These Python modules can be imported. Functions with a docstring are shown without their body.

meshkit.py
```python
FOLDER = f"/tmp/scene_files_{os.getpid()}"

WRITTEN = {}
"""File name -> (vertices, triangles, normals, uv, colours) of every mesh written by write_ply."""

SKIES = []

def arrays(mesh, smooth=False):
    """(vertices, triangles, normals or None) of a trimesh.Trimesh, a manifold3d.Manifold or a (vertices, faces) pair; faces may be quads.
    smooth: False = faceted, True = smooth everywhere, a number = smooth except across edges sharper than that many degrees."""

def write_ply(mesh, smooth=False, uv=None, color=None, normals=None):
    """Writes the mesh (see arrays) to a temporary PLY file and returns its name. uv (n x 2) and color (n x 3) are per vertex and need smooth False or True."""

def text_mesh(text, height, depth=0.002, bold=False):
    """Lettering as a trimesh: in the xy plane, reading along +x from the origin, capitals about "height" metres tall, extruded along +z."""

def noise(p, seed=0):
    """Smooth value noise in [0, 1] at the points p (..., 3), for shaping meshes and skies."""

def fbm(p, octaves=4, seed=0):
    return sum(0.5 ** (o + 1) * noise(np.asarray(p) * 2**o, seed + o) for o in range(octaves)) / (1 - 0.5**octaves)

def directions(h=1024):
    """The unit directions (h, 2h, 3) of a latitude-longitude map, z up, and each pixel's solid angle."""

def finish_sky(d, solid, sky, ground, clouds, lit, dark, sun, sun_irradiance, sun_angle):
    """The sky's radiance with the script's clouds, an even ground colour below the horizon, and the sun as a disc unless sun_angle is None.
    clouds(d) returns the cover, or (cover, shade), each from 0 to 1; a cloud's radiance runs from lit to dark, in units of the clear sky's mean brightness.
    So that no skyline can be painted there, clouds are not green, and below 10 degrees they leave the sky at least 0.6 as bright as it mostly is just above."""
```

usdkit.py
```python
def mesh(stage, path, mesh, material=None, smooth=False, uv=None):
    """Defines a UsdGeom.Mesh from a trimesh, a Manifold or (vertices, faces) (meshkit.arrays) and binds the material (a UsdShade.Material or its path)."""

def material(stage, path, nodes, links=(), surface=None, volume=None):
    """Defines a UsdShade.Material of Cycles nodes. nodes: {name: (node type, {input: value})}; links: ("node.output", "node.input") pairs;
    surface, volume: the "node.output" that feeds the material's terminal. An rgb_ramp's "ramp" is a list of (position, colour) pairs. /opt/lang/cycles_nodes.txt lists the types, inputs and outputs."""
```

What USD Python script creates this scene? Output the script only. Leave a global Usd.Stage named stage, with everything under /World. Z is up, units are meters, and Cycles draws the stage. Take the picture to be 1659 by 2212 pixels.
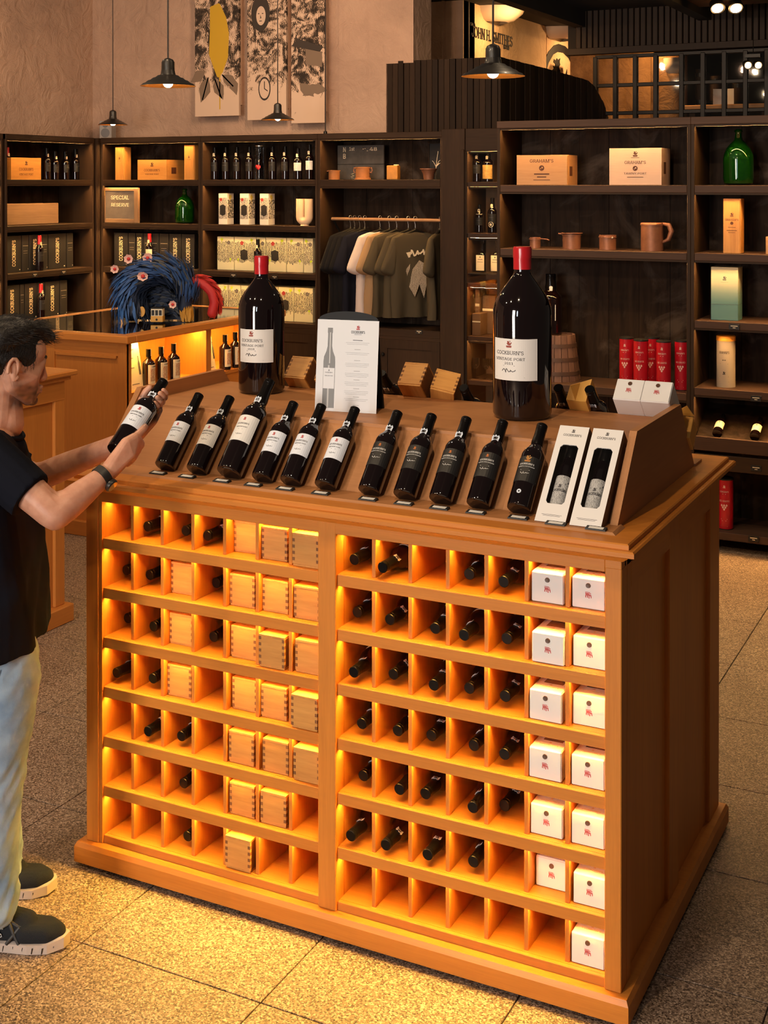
import math, random
import numpy as np, trimesh, usdkit, meshkit
import manifold3d as m3
from pxr import Usd, UsdGeom, UsdLux, UsdShade, Gf, Sdf, Vt
from shapely.geometry import Polygon, Point, box as sbox, LineString
from shapely.ops import unary_union
from shapely import affinity
random.seed(7); RNG = np.random.default_rng(7)
stage = Usd.Stage.CreateInMemory()
UsdGeom.SetStageUpAxis(stage, 'Z'); UsdGeom.SetStageMetersPerUnit(stage, 1.0)
UsdGeom.Xform.Define(stage, '/World'); UsdGeom.Scope.Define(stage, '/World/Looks')
# ---------------------------------------------------------------- camera (level, shifted lens)
FPX, PY, PIT, YAW, CXP = 2802.49, 416.7, 0.00767, 0.46797, 829.5
CAM = np.array([2.674, -3.212, 2.143])
_c, _s, _cp, _sp = math.cos(YAW), math.sin(YAW), math.cos(PIT), math.sin(PIT)
RT = np.array([_c, _s, 0.0]); FW = np.array([-_s * _cp, _c * _cp, -_sp]); UP = np.array([-_s * _sp, _c * _sp, _cp])
cam = UsdGeom.Camera.Define(stage, '/World/Camera')
cam.AddTransformOp().Set(Gf.Matrix4d(*RT, 0, *UP, 0, *(-FW), 0, *CAM, 1))
cam.CreateHorizontalApertureAttr(36.0); cam.CreateVerticalApertureAttr(48.0)
cam.CreateFocalLengthAttr(FPX / 1659 * 36); cam.CreateVerticalApertureOffsetAttr((PY - 1106) / 1659 * 36)
cam.CreateFStopAttr(0.0); cam.CreateFocusDistanceAttr(4.0)
cam.CreateExposureAttr(0.0)
# ---------------------------------------------------------------- light
def dome(strength, col):
    d = UsdLux.DomeLight.Define(stage, '/World/room_ambience'); d.CreateIntensityAttr(strength); d.CreateColorAttr(Gf.Vec3f(*col)); return d
def rect_light(name, loc, target, w, h, power, col):
    L = UsdLux.RectLight.Define(stage, '/World/' + name); L.CreateWidthAttr(w); L.CreateHeightAttr(h)
    L.CreateIntensityAttr(power / (w * h)); L.CreateColorAttr(Gf.Vec3f(*col)); L.CreateNormalizeAttr(False)
    z = np.array(loc, float) - np.array(target, float); z /= np.linalg.norm(z)
    x = np.cross([0, 0, 1], z); x = x / np.linalg.norm(x) if np.linalg.norm(x) > 1e-6 else np.array([1.0, 0, 0]); y = np.cross(z, x)
    L.AddTransformOp().Set(Gf.Matrix4d(*x, 0, *y, 0, *z, 0, *loc, 1)); return L
def spot(name, loc, target, power, col, angle=32, r=0.03, soft=0.5):
    L = UsdLux.DiskLight.Define(stage, '/World/' + name); L.CreateRadiusAttr(r)
    L.CreateIntensityAttr(power / (math.pi * r * r)); L.CreateColorAttr(Gf.Vec3f(*col)); L.CreateNormalizeAttr(False)
    sh = UsdLux.ShapingAPI.Apply(L.GetPrim()); sh.CreateShapingConeAngleAttr(angle); sh.CreateShapingConeSoftnessAttr(soft)
    z = np.array(loc, float) - np.array(target, float); z /= np.linalg.norm(z)
    x = np.cross([0, 1, 0.01], z); x /= np.linalg.norm(x); y = np.cross(z, x)
    L.AddTransformOp().Set(Gf.Matrix4d(*x, 0, *y, 0, *z, 0, *loc, 1)); return L
WARM, NEUT, AMBER = (1, .72, .44), (1, .88, .74), (1, .60, .11)
rect_light('daylight_doorway', (-.5, -7.8, 2.1), (0.8, 0.0, .9), 1.5, 3.0, 118.0, (1, .88, .76))
rect_light('daylight_window', (1.6, -8.2, 2.4), (0.9, 0.0, .9), .5, 2.2, 26.0, (.80, .90, 1.0))
for i, (x, y, tx, ty, tz, pw) in enumerate([
        (-.2, -1.5, .3, .2, 1.2, 6), (1.3, -1.2, 1.0, .3, 1.3, 7), (-1.6, -1.4, -.1, -.4, 1.2, 5), (.9, 2.2, .5, 4.6, 1.2, 5), (2.2, 2.6, 1.5, 4.5, 1.2, 3.5),
        (-.9, 3.2, -1.9, 6.2, 1.3, 5), (-2.4, 1.6, -2.6, 3.2, 1.1, 9), (-2.8, 3.8, -4.3, 6.0, 1.5, 4), (-.6, .9, -1.2, .6, 0, 7)]):
    spot('ceiling_spot_lamp_%d' % i, (x, y, 3.7), (tx, ty, tz), pw, WARM, 34, .035)
for i, (x, y, tx, ty, tz, pw) in enumerate([(-1.9, 4.4, -3.5, 6.4, 3.0, 4.6), (-1.0, 3.4, -1.9, 6.4, 3.2, 5.5), (-4.4, 3.2, -5.0, 6.3, 3.3, 3.5)]):
    spot('wall_wash_lamp_%d' % i, (x, y, 3.72), (tx, ty, tz), pw, (1, .60, .36), 55, .05, .8)
dome(0.017, (1, .78, .60))
# ---------------------------------------------------------------- helpers
def at(u, v, axis, val):
    """the point of the plane axis = val seen at photograph pixel (u, v)"""
    d = FW + RT * (u - CXP) / FPX - UP * (v - PY) / FPX; i = 'xyz'.index(axis)
    return CAM + (val - CAM[i]) / d[i] * d
def atd(u, v, dep):
    return CAM + dep * (FW + RT * (u - CXP) / FPX - UP * (v - PY) / FPX)
def px2m(n, P): return n * float((np.asarray(P) - CAM) @ FW) / FPX
NAMES = {}
def fresh(name, parent):
    k = (str(parent), name); n = NAMES.get(k, 0); NAMES[k] = n + 1
    return name if n == 0 else '%s_%03d' % (name, n)
def data(o, **kw):
    for k, v in kw.items():
        if v: o.SetCustomDataByKey(k, v)
def mat4(loc=(0, 0, 0), rotz=0, M=None):
    T = np.eye(4)
    if M is not None: T[:3, :3] = M
    else:
        c, s = math.cos(rotz), math.sin(rotz); T[:3, :3] = [[c, -s, 0], [s, c, 0], [0, 0, 1]]
    T[:3, 3] = loc; return T
def settf(prim, T):
    op = UsdGeom.Xformable(prim).MakeMatrixXform(); op.Set(Gf.Matrix4d(*np.asarray(T).T.ravel().tolist()))
def thing(name, label, cat, loc=(0, 0, 0), rotz=0, group=None, M=None):
    x = UsdGeom.Xform.Define(stage, '/World/' + fresh(name, '/World')).GetPrim(); settf(x, mat4(loc, rotz, M))
    data(x, label=label, category=cat, group=group); return x
def struct(name):
    x = UsdGeom.Xform.Define(stage, '/World/' + fresh(name, '/World')).GetPrim(); data(x, kind='structure'); return x
def part(name, mesh, m, parent, label=None, smooth=False, kind=None):
    P = parent.GetPath() if hasattr(parent, 'GetPath') else parent
    if isinstance(mesh, (list,)): mesh = cat(mesh)
    o = usdkit.mesh(stage, '%s/%s' % (P, fresh(name, P)), mesh, m, smooth=smooth).GetPrim()
    data(o, label=label, kind=kind); return o
def dup(root, label, loc=(0, 0, 0), rotz=0, M=None, group=None, name=None):
    nm = name or root.GetName()
    while nm[-4:-3] == '_' and nm[-3:].isdigit(): nm = nm[:-4]
    r = UsdGeom.Xform.Define(stage, '/World/' + fresh(nm, '/World')).GetPrim()
    r.GetReferences().AddInternalReference(root.GetPath()); settf(r, mat4(loc, rotz, M)); r.SetInstanceable(True)
    was = root.GetCustomData(); data(r, label=label, category=was.get('category'), group=group or was.get('group')); return r
def cat(ms): return trimesh.util.concatenate(list(ms))
def bx(x0, y0, z0, x1, y1, z1, c=0.0):
    """box, its edges chamfered by c"""
    lo, hi = np.minimum([x0, y0, z0], [x1, y1, z1]), np.maximum([x0, y0, z0], [x1, y1, z1])
    if c <= 0: m = trimesh.creation.box(hi - lo); m.apply_translation((lo + hi) / 2); return m
    c = min(c, (hi - lo).min() * .45); pts = []
    for sx in (0, 1):
        for sy in (0, 1):
            for sz in (0, 1):
                p = np.where([sx, sy, sz], hi, lo); d = np.where([sx, sy, sz], -c, c)
                for k in range(3):
                    q = p + d; q[k] = p[k]; pts.append(q)
    return trimesh.convex.convex_hull(np.array(pts))
def hull(pts): return trimesh.convex.convex_hull(np.array(pts, float))
def lathe(prof, n=32, loc=(0, 0, 0)):
    m = trimesh.creation.revolve(np.array(prof, float), sections=n); m.apply_translation(loc); return m
def tube(path, r, n=8, cap=True):
    path = np.array(path, float); rs = np.broadcast_to(r, len(path)); V = []; F = []
    t = np.gradient(path, axis=0); t /= np.linalg.norm(t, axis=1)[:, None]
    a = np.array([0, 0, 1.0]) if abs(t[0][2]) < .9 else np.array([1.0, 0, 0])
    u = np.cross(t[0], a); u /= np.linalg.norm(u)
    for i in range(len(path)):
        u = u - t[i] * (u @ t[i]); u /= np.linalg.norm(u); w = np.cross(t[i], u)
        for k in range(n):
            th = 2 * math.pi * k / n; V.append(path[i] + rs[i] * (math.cos(th) * u + math.sin(th) * w))
    for i in range(len(path) - 1):
        for k in range(n):
            a_, b_ = i * n + k, i * n + (k + 1) % n; F += [[a_, b_, b_ + n], [a_, b_ + n, a_ + n]]
    if cap:
        V += [path[0], path[-1]]; c0, c1 = len(V) - 2, len(V) - 1; e = (len(path) - 1) * n
        for k in range(n): F += [[c0, (k + 1) % n, k], [c1, e + k, e + (k + 1) % n]]
    m = trimesh.Trimesh(np.array(V), np.array(F), process=False); return m
def extr(poly, h, T=None):
    """a shapely polygon in xy extruded along +z, then moved by the 4x4 T"""
    gs = [g for g in getattr(poly, 'geoms', [poly]) if g.area > 1e-10]
    m = cat(trimesh.creation.extrude_polygon(g, h, engine='earcut') for g in gs)
    if T is not None: m.apply_transform(T)
    return m
def frame(o, x, y):
    """4x4 that takes local x, y to the given directions and z to their cross product"""
    x = np.array(x, float); x /= np.linalg.norm(x); y = np.array(y, float); y -= x * (x @ y); y /= np.linalg.norm(y)
    T = np.eye(4); T[:3, 0], T[:3, 1], T[:3, 2], T[:3, 3] = x, y, np.cross(x, y), o; return T
XZ = lambda o: frame(o, (1, 0, 0), (0, 0, 1))     # drawing plane facing -y
def yz(o): return frame(o, (0, 1, 0), (0, 0, 1))   # drawing plane facing +x
_TX = {}
def letters(text, h, serif=True, bold=False):
    k = (text, serif, bold)
    if k not in _TX:
        m = meshkit.text_mesh(text, 1.0, .02, bold); z0 = m.vertices[:, 2].min()
        tri = [Polygon(m.vertices[f][:, :2]) for f in m.faces if np.ptp(m.vertices[f][:, 2]) < 1e-6 and abs(m.vertices[f][0, 2] - z0) < 1e-6]
        g = unary_union([t.buffer(1e-4) for t in tri])
        if serif:
            x0, _, x1, _ = g.bounds; add = []
            for yy in (0.03, .97):
                cut = g.intersection(sbox(x0, yy - .012, x1, yy + .012))
                for s in getattr(cut, 'geoms', [cut]):
                    if s.is_empty: continue
                    a, _, b, _ = s.bounds
                    if b - a < .24: add.append(sbox(a - .09, yy - .035, b + .09, yy + .035))
            g = unary_union([g] + add)
        _TX[k] = g.simplify(.012)
    return affinity.scale(_TX[k], h, h, origin=(0, 0))
def centred(g, x=0, y=0):
    a, b, c, d = g.bounds; return affinity.translate(g, x - (a + c) / 2, y - (b + d) / 2)
def fit_text(text, w, h, x=0, y=0, serif=True, bold=False):
    g = letters(text, 1.0, serif, bold); a, b, c, d = g.bounds
    return centred(affinity.scale(g, w / (c - a), h / (d - b), origin=(0, 0)), x, y)
def squiggle(w, h, x=0, y=0, th=.0006, seed=1):
    r = np.random.default_rng(seed); n = 26; t = np.linspace(0, 1, n)
    p = np.stack([x - w / 2 + w * t + .05 * w * np.sin(17 * t + seed), y + h * .45 * np.sin(21 * t) * (1 - .7 * t) + h * .1 * r.normal(size=n)], 1)
    return LineString(p).buffer(th, 2)
def bend(g, R, z0, n=None, depth=.0004, ang0=0.0):
    """flat lettering (x along the girth, y up) wrapped on an upright cylinder of radius R, facing -y"""
    m = extr(g, depth) if not isinstance(g, trimesh.Trimesh) else g
    v = m.vertices.copy(); th = v[:, 0] / R + ang0; r = R + v[:, 2]
    m.vertices = np.stack([r * np.sin(th), -r * np.cos(th), z0 + v[:, 1]], 1); return m
def wrap(R, z0, z1, a0, a1, th=.0005, n=14):
    """a paper label: a bent sheet with thickness around the z axis, angle 0 facing -y"""
    a = np.linspace(a0, a1, n); V = []; F = []
    for r in (R, R + th):
        for z in (z0, z1): V += [[r * math.sin(t), -r * math.cos(t), z] for t in a]
    q = lambda i, j, k, l: F.extend([[i, j, k], [i, k, l]])
    for i in range(n - 1):
        o, u_ = 2 * n, 3 * n
        q(o + i, o + i + 1, u_ + i + 1, u_ + i); q(i + 1, i, n + i, n + i + 1); q(n + i, u_ + i, u_ + i + 1, n + i + 1); q(i, i + 1, o + i + 1, o + i)
    q(0, 2 * n, 3 * n, n); q(n - 1, 2 * n - 1, 4 * n - 1, 3 * n - 1)
    m = trimesh.Trimesh(V, F, process=False); return m
# ---------------------------------------------------------------- materials
_MAT = {}
def s2l(c): return tuple(((x / 255) / 12.92 if x / 255 <= .04045 else ((x / 255 + .055) / 1.055) ** 2.4) for x in c)
def mat(name, col, rough=.5, spec=.5, metal=0, coat=0, emit=None, es=0, trans=0, ior=1.5, bump=0, bscale=200, var=0, vscale=6, sss=0):
    if name in _MAT or col is None: return _MAT[name]
    p = dict(base_color=col, roughness=rough, metallic=metal, specular_ior_level=spec, ior=ior)
    if coat: p.update(coat_weight=coat, coat_roughness=.05)
    if emit is not None: p.update(emission_color=emit, emission_strength=es)
    if trans: p.update(transmission_weight=trans)
    if sss: p.update(subsurface_weight=sss, subsurface_radius=(1, .35, .2), subsurface_scale=.008)
    nodes = {'p': ('principled_bsdf', p)}; links = []
    if var or bump: nodes['tc'] = ('texture_coordinate', {})
    if var:
        nodes['n'] = ('noise_texture', dict(scale=vscale, detail=5, roughness=.6))
        nodes['r'] = ('rgb_ramp', dict(ramp=[(.25, tuple(c * (1 - var) for c in col)), (.75, tuple(min(1, c * (1 + var)) for c in col))]))
        links += [('tc.object', 'n.vector'), ('n.fac', 'r.fac'), ('r.color', 'p.base_color')]
    if bump:
        nodes['bn'] = ('noise_texture', dict(scale=bscale, detail=4)); nodes['b'] = ('bump', dict(strength=bump, distance=.004))
        links += [('tc.object', 'bn.vector'), ('bn.fac', 'b.height'), ('b.normal', 'p.normal')]
    _MAT[name] = usdkit.material(stage, '/World/Looks/' + name, nodes, links, surface='p.BSDF'); return _MAT[name]
def wood(name, light, dark, axis='x', grain=26, stretch=.05, rough=.42, coat=0, knots=.0, bump=.12, spec=.4):
    """procedural timber: streaks and wavy figure along the axis, different on every object"""
    sc = {'x': (stretch, 1, 1), 'y': (1, stretch, 1), 'z': (1, 1, stretch)}[axis]
    nodes = {'tc': ('texture_coordinate', {}), 'oi': ('object_info', {}),
             'cx': ('combine_xyz', {}), 'mu': ('math', dict(math_type='multiply', value2=37.0)), 'va': ('vector_math', dict(math_type='add')),
             'mp': ('mapping', dict(scale=sc)), 'n1': ('noise_texture', dict(scale=grain, detail=6, roughness=.62, distortion=.6)),
             'n2': ('noise_texture', dict(scale=grain * 5.2, detail=3, roughness=.7)), 'n3': ('noise_texture', dict(scale=grain * .22, detail=2)),
             'a1': ('math', dict(math_type='multiply_add', value2=.42)), 'a2': ('math', dict(math_type='multiply_add', value2=.35)),
             'a3': ('math', dict(math_type='multiply', value2=.45)),
             'r': ('rgb_ramp', dict(ramp=[(.30, dark), (.52, tuple((a + b) / 2 for a, b in zip(light, dark))), (.82, light)])),
             'b': ('bump', dict(strength=bump, distance=.002)), 'p': ('principled_bsdf', dict(roughness=rough, specular_ior_level=spec, coat_weight=coat, coat_roughness=.15))}
    links = [('oi.random', 'mu.value1'), ('mu.value', 'cx.x'), ('mu.value', 'cx.y'), ('mu.value', 'cx.z'), ('tc.object', 'va.vector1'), ('cx.vector', 'va.vector2'),
             ('va.vector', 'mp.vector'), ('mp.vector', 'n1.vector'), ('mp.vector', 'n2.vector'), ('mp.vector', 'n3.vector'),
             ('n3.fac', 'a3.value1'), ('n2.fac', 'a2.value1'), ('a3.value', 'a2.value3'), ('n1.fac', 'a1.value1'), ('a2.value', 'a1.value3'),
             ('a1.value', 'r.fac'), ('r.color', 'p.base_color'), ('n2.fac', 'b.height'), ('b.normal', 'p.normal')]
    return usdkit.material(stage, '/World/Looks/' + name, nodes, links, surface='p.BSDF')
OAK_L, OAK_D = (.68, .245, .034), (.43, .125, .013)
OAK = {a: wood('oak_along_' + a, OAK_L, OAK_D, a) for a in 'xyz'}
DK_L, DK_D = (.050, .027, .015), (.014, .008, .005)
DARK = {a: wood('smoked_timber_along_' + a, DK_L, DK_D, a, grain=14, stretch=.08, rough=.6, bump=.25, spec=.18) for a in 'xyz'}
PINE = {a: wood('pine_box_along_' + a, (.72, .35, .085), (.36, .12, .020), a, grain=20, stretch=.09, rough=.5) for a in 'xyz'}
CRATE = {a: wood('crate_pine_along_' + a, (.62, .34, .15), (.42, .19, .07), a, grain=16, stretch=.09, rough=.55) for a in 'xyz'}
def emission(name, col, s):
    return usdkit.material(stage, '/World/Looks/' + name, {'e': ('emission', dict(color=col, strength=s))}, [], surface='e.emission')
LED = emission('amber_led', AMBER, 135.0)
LED_BG = emission('warm_led', (1, .54, .17), 190.0)
GLASS = mat('dark_wine_glass', (.006, .0025, .003), .06, .6, coat=.6)
WHITE = mat('label_paper', (.78, .76, .73), .55)
CREAM = mat('cream_paper', (.78, .66, .48), .6)
INK = mat('black_ink', (.012, .010, .010), .6)
GREYINK = mat('grey_ink', (.10, .09, .09), .6)
REDINK = mat('red_ink', (.42, .030, .03), .5)
GOLD = mat('gold_print', (.75, .52, .25), .4, metal=.3)
BLKPAPER = mat('black_paper', (.012, .011, .011), .5)
CAPS = mat('black_capsule', (.005, .004, .004), .24, .18)
WAX = mat('red_wax', (.50, .012, .018), .28, .5, coat=.4, var=.12, vscale=20)
SEAL = mat('pale_blue_seal', (.66, .72, .80), .6)
SILVER = mat('brushed_silver', (.6, .58, .55), .35, metal=1)
BLKMETAL = mat('black_metal', (.012, .011, .010), .4, metal=.4)
# ================================================================ THE SETTING
def floor_mat():
    nodes = {'tc': ('texture_coordinate', {}), 'oi': ('object_info', {}), 'v': ('voronoi_texture', dict(scale=230, randomness=1)), 'n': ('noise_texture', dict(scale=120, detail=5, roughness=.8)),
             'n2': ('noise_texture', dict(scale=2.2, detail=4, roughness=.6)), 'sc': ('separate_color', {}), 'a': ('math', dict(math_type='multiply_add', value2=.40)), 'b': ('math', dict(math_type='multiply', value2=.62)),
             'r': ('rgb_ramp', dict(ramp=[(.30, (.05, .030, .020)), (.45, (.205, .137, .094)), (.58, (.325, .228, .163)), (.76, (.66, .51, .38))])),
             'm': ('mix_color', dict(blend_type='multiply', fac=.55)), 'r2': ('rgb_ramp', dict(ramp=[(.3, (.62, .6, .6)), (.7, (1, 1, 1))])),
             'bp': ('bump', dict(strength=.25, distance=.003)), 'p': ('principled_bsdf', dict(roughness=.42, specular_ior_level=.4))}
    links = [('tc.object', 'v.vector'), ('tc.object', 'n.vector'), ('tc.object', 'n2.vector'), ('v.color', 'sc.color'), ('sc.r', 'a.value1'), ('n.fac', 'b.value1'), ('b.value', 'a.value3'),
             ('a.value', 'r.fac'), ('r.color', 'm.a'), ('n2.fac', 'r2.fac'), ('r2.color', 'm.b'), ('m.result', 'p.base_color'), ('n.fac', 'bp.height'), ('bp.normal', 'p.normal')]
    return usdkit.material(stage, '/World/Looks/speckled_stone', nodes, links, surface='p.BSDF')
def plaster_mat(name, col, dark):
    nodes = {'tc': ('texture_coordinate', {}), 'n': ('noise_texture', dict(scale=1.4, detail=7, roughness=.62, distortion=.5)), 'n2': ('noise_texture', dict(scale=5.5, detail=6, roughness=.6, distortion=1.2)),
             'r': ('rgb_ramp', dict(ramp=[(.28, dark), (.6, col), (.85, tuple(min(1, c * 1.12) for c in col))])), 'b': ('bump', dict(strength=.55, distance=.05)), 'p': ('principled_bsdf', dict(roughness=.85, specular_ior_level=.2))}
    links = [('tc.object', 'n.vector'), ('tc.object', 'n2.vector'), ('n.fac', 'r.fac'), ('r.color', 'p.base_color'), ('n2.fac', 'b.height'), ('b.normal', 'p.normal')]
    return usdkit.material(stage, '/World/Looks/' + name, nodes, links, surface='p.BSDF')
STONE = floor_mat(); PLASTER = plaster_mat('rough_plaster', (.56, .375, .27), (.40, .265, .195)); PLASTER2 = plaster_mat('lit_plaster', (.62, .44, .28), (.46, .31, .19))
GROUT = mat('grout', (.05, .038, .03), .8)
CEIL = mat('dark_ceiling', (.018, .014, .012), .9)
floor = struct('floor')
part('slab', bx(-9, -9, -.12, 8, 16, -.006), GROUT, floor)
TP, TX, TY = .594, .269, -.345
rest = []
for i in range(-16, 13):
    for j in range(-14, 27):
        x, y = TX + i * TP, TY + j * TP; t = bx(x + .0018, y + .0018, -.02, x + TP - .0018, y + TP - .0018, 0, .0012)
        seen = (-3.3 < x < 3.3 and -1.4 < y < 4.3)
        if seen: part('tile', t, STONE, floor)
        elif y < 8: rest.append(t)
part('outer_tile', rest, STONE, floor, kind='stuff')
YB, XL = 6.45, -5.28                       # faces of the back and left walls
XE = at(893, 100, 'y', YB)[0]
XB_ = at(836, 133, 'y', 6.455)[0]; wb = struct('wall_back')
part('plaster', bx(XL, YB, 0, XB_ - .004, YB + .35, 3.95), PLASTER, wb); part('plaster', bx(XB_ - .004, YB, 3.135, XE, YB + .35, 3.95), PLASTER, wb)
part('plaster', bx(XL - .3, -3.5, 0, XL, YB + .35, 3.95), PLASTER, struct('wall_left'))
ce = struct('ceiling'); part('deck', bx(XL - .3, 6.9, 3.86, 8, 17, 4.0), CEIL, ce)
for k in range(9): part('beam', bx(-4 + k * 1.25, 6.9, 3.70, -3.88 + k * 1.25, 16, 3.86), CEIL, ce)
# plaster pier behind the gap, then the side wall with the painted name
wr = struct('wall_rear'); part('dark_back', bx(-6, 15.6, 0, 8, 15.8, 4.0), CEIL, wr)
YP = 8.0; XS = -2.25
xa, xb = at(921, 100, 'y', YP)[0], at(1000, 100, 'y', YP)[0]; XS = xb
part('pier', bx(xa, YP, 0, xb, YP + .3, 3.9, .02), PLASTER, wr)
part('pier_return', bx(xa + .18, YP - .05, 0, xa + .20, YP + .0, 3.9), PLASTER, wr)
ws = struct('wall_side')
def side_poly(pxs, x): return Polygon([(lambda P: (P[1], P[2]))(at(u, v, 'x', x)) for u, v in pxs])
g1 = side_poly([(1001, 300), (1001, -40), (1100, -30), (1174, 8), (1181, 24), (1183, 42), (1180, 46), (1180, 300)], XS)
g2 = side_poly([(1181, 300), (1181, 60), (1200, 52), (1226, 38), (1234, 33), (1246, 38), (1268, 45), (1272, 60), (1271, 330)], XS - .02)
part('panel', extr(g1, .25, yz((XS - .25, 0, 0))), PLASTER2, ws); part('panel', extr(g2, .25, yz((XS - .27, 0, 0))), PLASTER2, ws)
part('groove', extr(side_poly([(1012, 300), (1012, -30), (1014, -30), (1014, 300)], XS), .004, yz((XS - .002, 0, 0))), INK, ws)
# dark planked booth standing behind the shelving, its boards one by one
booth = thing('plank_booth', 'dark planked timber booth with a sloping top edge behind the shelving', 'booth')
PK = [wood('booth_plank_%d' % k, tuple(c * f for c in (.034, .018, .009)), (.009, .0045, .0025), 'z', grain=14, stretch=.06, rough=.7, bump=.2, spec=.2) for k, f in enumerate((1, .7, 1.35))]
yk = 6.455; c0 = at(836, 133, 'y', yk); c1 = at(1075, 123, 'y', yk); n = 19
zt = lambda x: c0[2] + (c1[2] - c0[2]) * (x - c0[0]) / (c1[0] - c0[0])
for k in range(n):
    a = c0[0] + (c1[0] - c0[0]) * k / n; b = c0[0] + (c1[0] - c0[0]) * (k + 1) / n; d = .004 * ((k * 7) % 3)
    part('plank', extr(Polygon([(a + .003, 0), (b - .003, 0), (b - .003, zt(b)), (a + .003, zt(a))]), .05, frame((0, yk + .05 - d, 0), (1, 0, 0), (0, 0, 1))), PK[(k * 5) % 3], booth)
xk = c1[0]; top = [at(u, v, 'x', xk) for u, v in ((1076, 123), (1180, 149), (1268, 174), (1285, 192), (1300, 222), (1312, 254))]
ty = [p[1] for p in top]; tz = [p[2] for p in top]; n = 26
for k in range(n):
    a = ty[0] + (ty[-1] - ty[0]) * k / n; b = ty[0] + (ty[-1] - ty[0]) * (k + 1) / n; d = .004 * ((k * 5) % 3)
    part('plank', extr(Polygon([(a + .003, 0), (b - .003, 0), (b - .003, np.interp(b, ty, tz)), (a + .003, np.interp(a, ty, tz))]), .05, frame((xk - .03 - d, 0, 0), (0, 1, 0), (0, 0, 1))), PK[(k * 4) % 3], booth)
part('core', bx(c0[0] + .02, yk + .06, 0, xk - .08, ty[-1] - .6, 2.75), BLKPAPER, booth)
# metal-framed glazing above the right-hand shelving
win = struct('window_1'); YW = 9.3
FR = mat('black_steel', (.010, .008, .007), .45, metal=.5)
xs = [at(u, 200, 'y', YW)[0] for u in (1287, 1330, 1373, 1417, 1473, 1519, 1565, 1611, 1657, 1703)]; zs = [at(1400, v, 'y', YW)[2] for v in (300, 243, 182, 119)]
for k, x in enumerate(xs): part('mullion', bx(x - .022, YW - .03, zs[0], x + .022, YW + .03, zs[3], .004), FR, win)
for z in zs: part('glazing_bar', bx(xs[0], YW - .025, z - .018, xs[-1], YW + .025, z + .018, .004), FR, win)
PANE = usdkit.material(stage, '/World/Looks/window_pane', {'f': ('fresnel', dict(IOR=1.45)), 't': ('transparent_bsdf', dict(color=(.93, .93, .92))), 'g': ('glossy_bsdf', dict(roughness=.02, color=(1, 1, 1))), 'm': ('mix_closure', {})},
                       [('f.fac', 'm.fac'), ('t.BSDF', 'm.closure1'), ('g.BSDF', 'm.closure2')], surface='m.closure')
for k in range(len(xs) - 1):
    for j in range(3): part('pane', bx(xs[k] + .022, YW - .003, zs[j] + .018, xs[k + 1] - .022, YW + .003, zs[j + 1] - .018), PANE, win)
# ribbed dark cladding above the glazing
rib = struct('trim_1'); RIBM = wood('ribbed_cladding', (.030, .015, .008), (.009, .004, .002), 'z', grain=16, stretch=.06, rough=.65)
zr0, zr1 = zs[3] + .03, at(1450, 12, 'y', YW)[2]
part('lintel', bx(xs[0] - .3, YW - .06, zr0, xs[-1] + .4, YW + .04, zr0 + .06), RIBM, rib)
x = xs[0] - .2
while x < xs[-1] + .3:
    part('slat', bx(x, YW - .03, zr0 + .06, x + .052, YW + .02, zr1, .006), RIBM, rib); x += .06
part('backing', bx(xs[0] - .3, YW + .03, zr0, xs[-1] + .4, YW + .06, 3.86), CEIL, rib)
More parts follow.
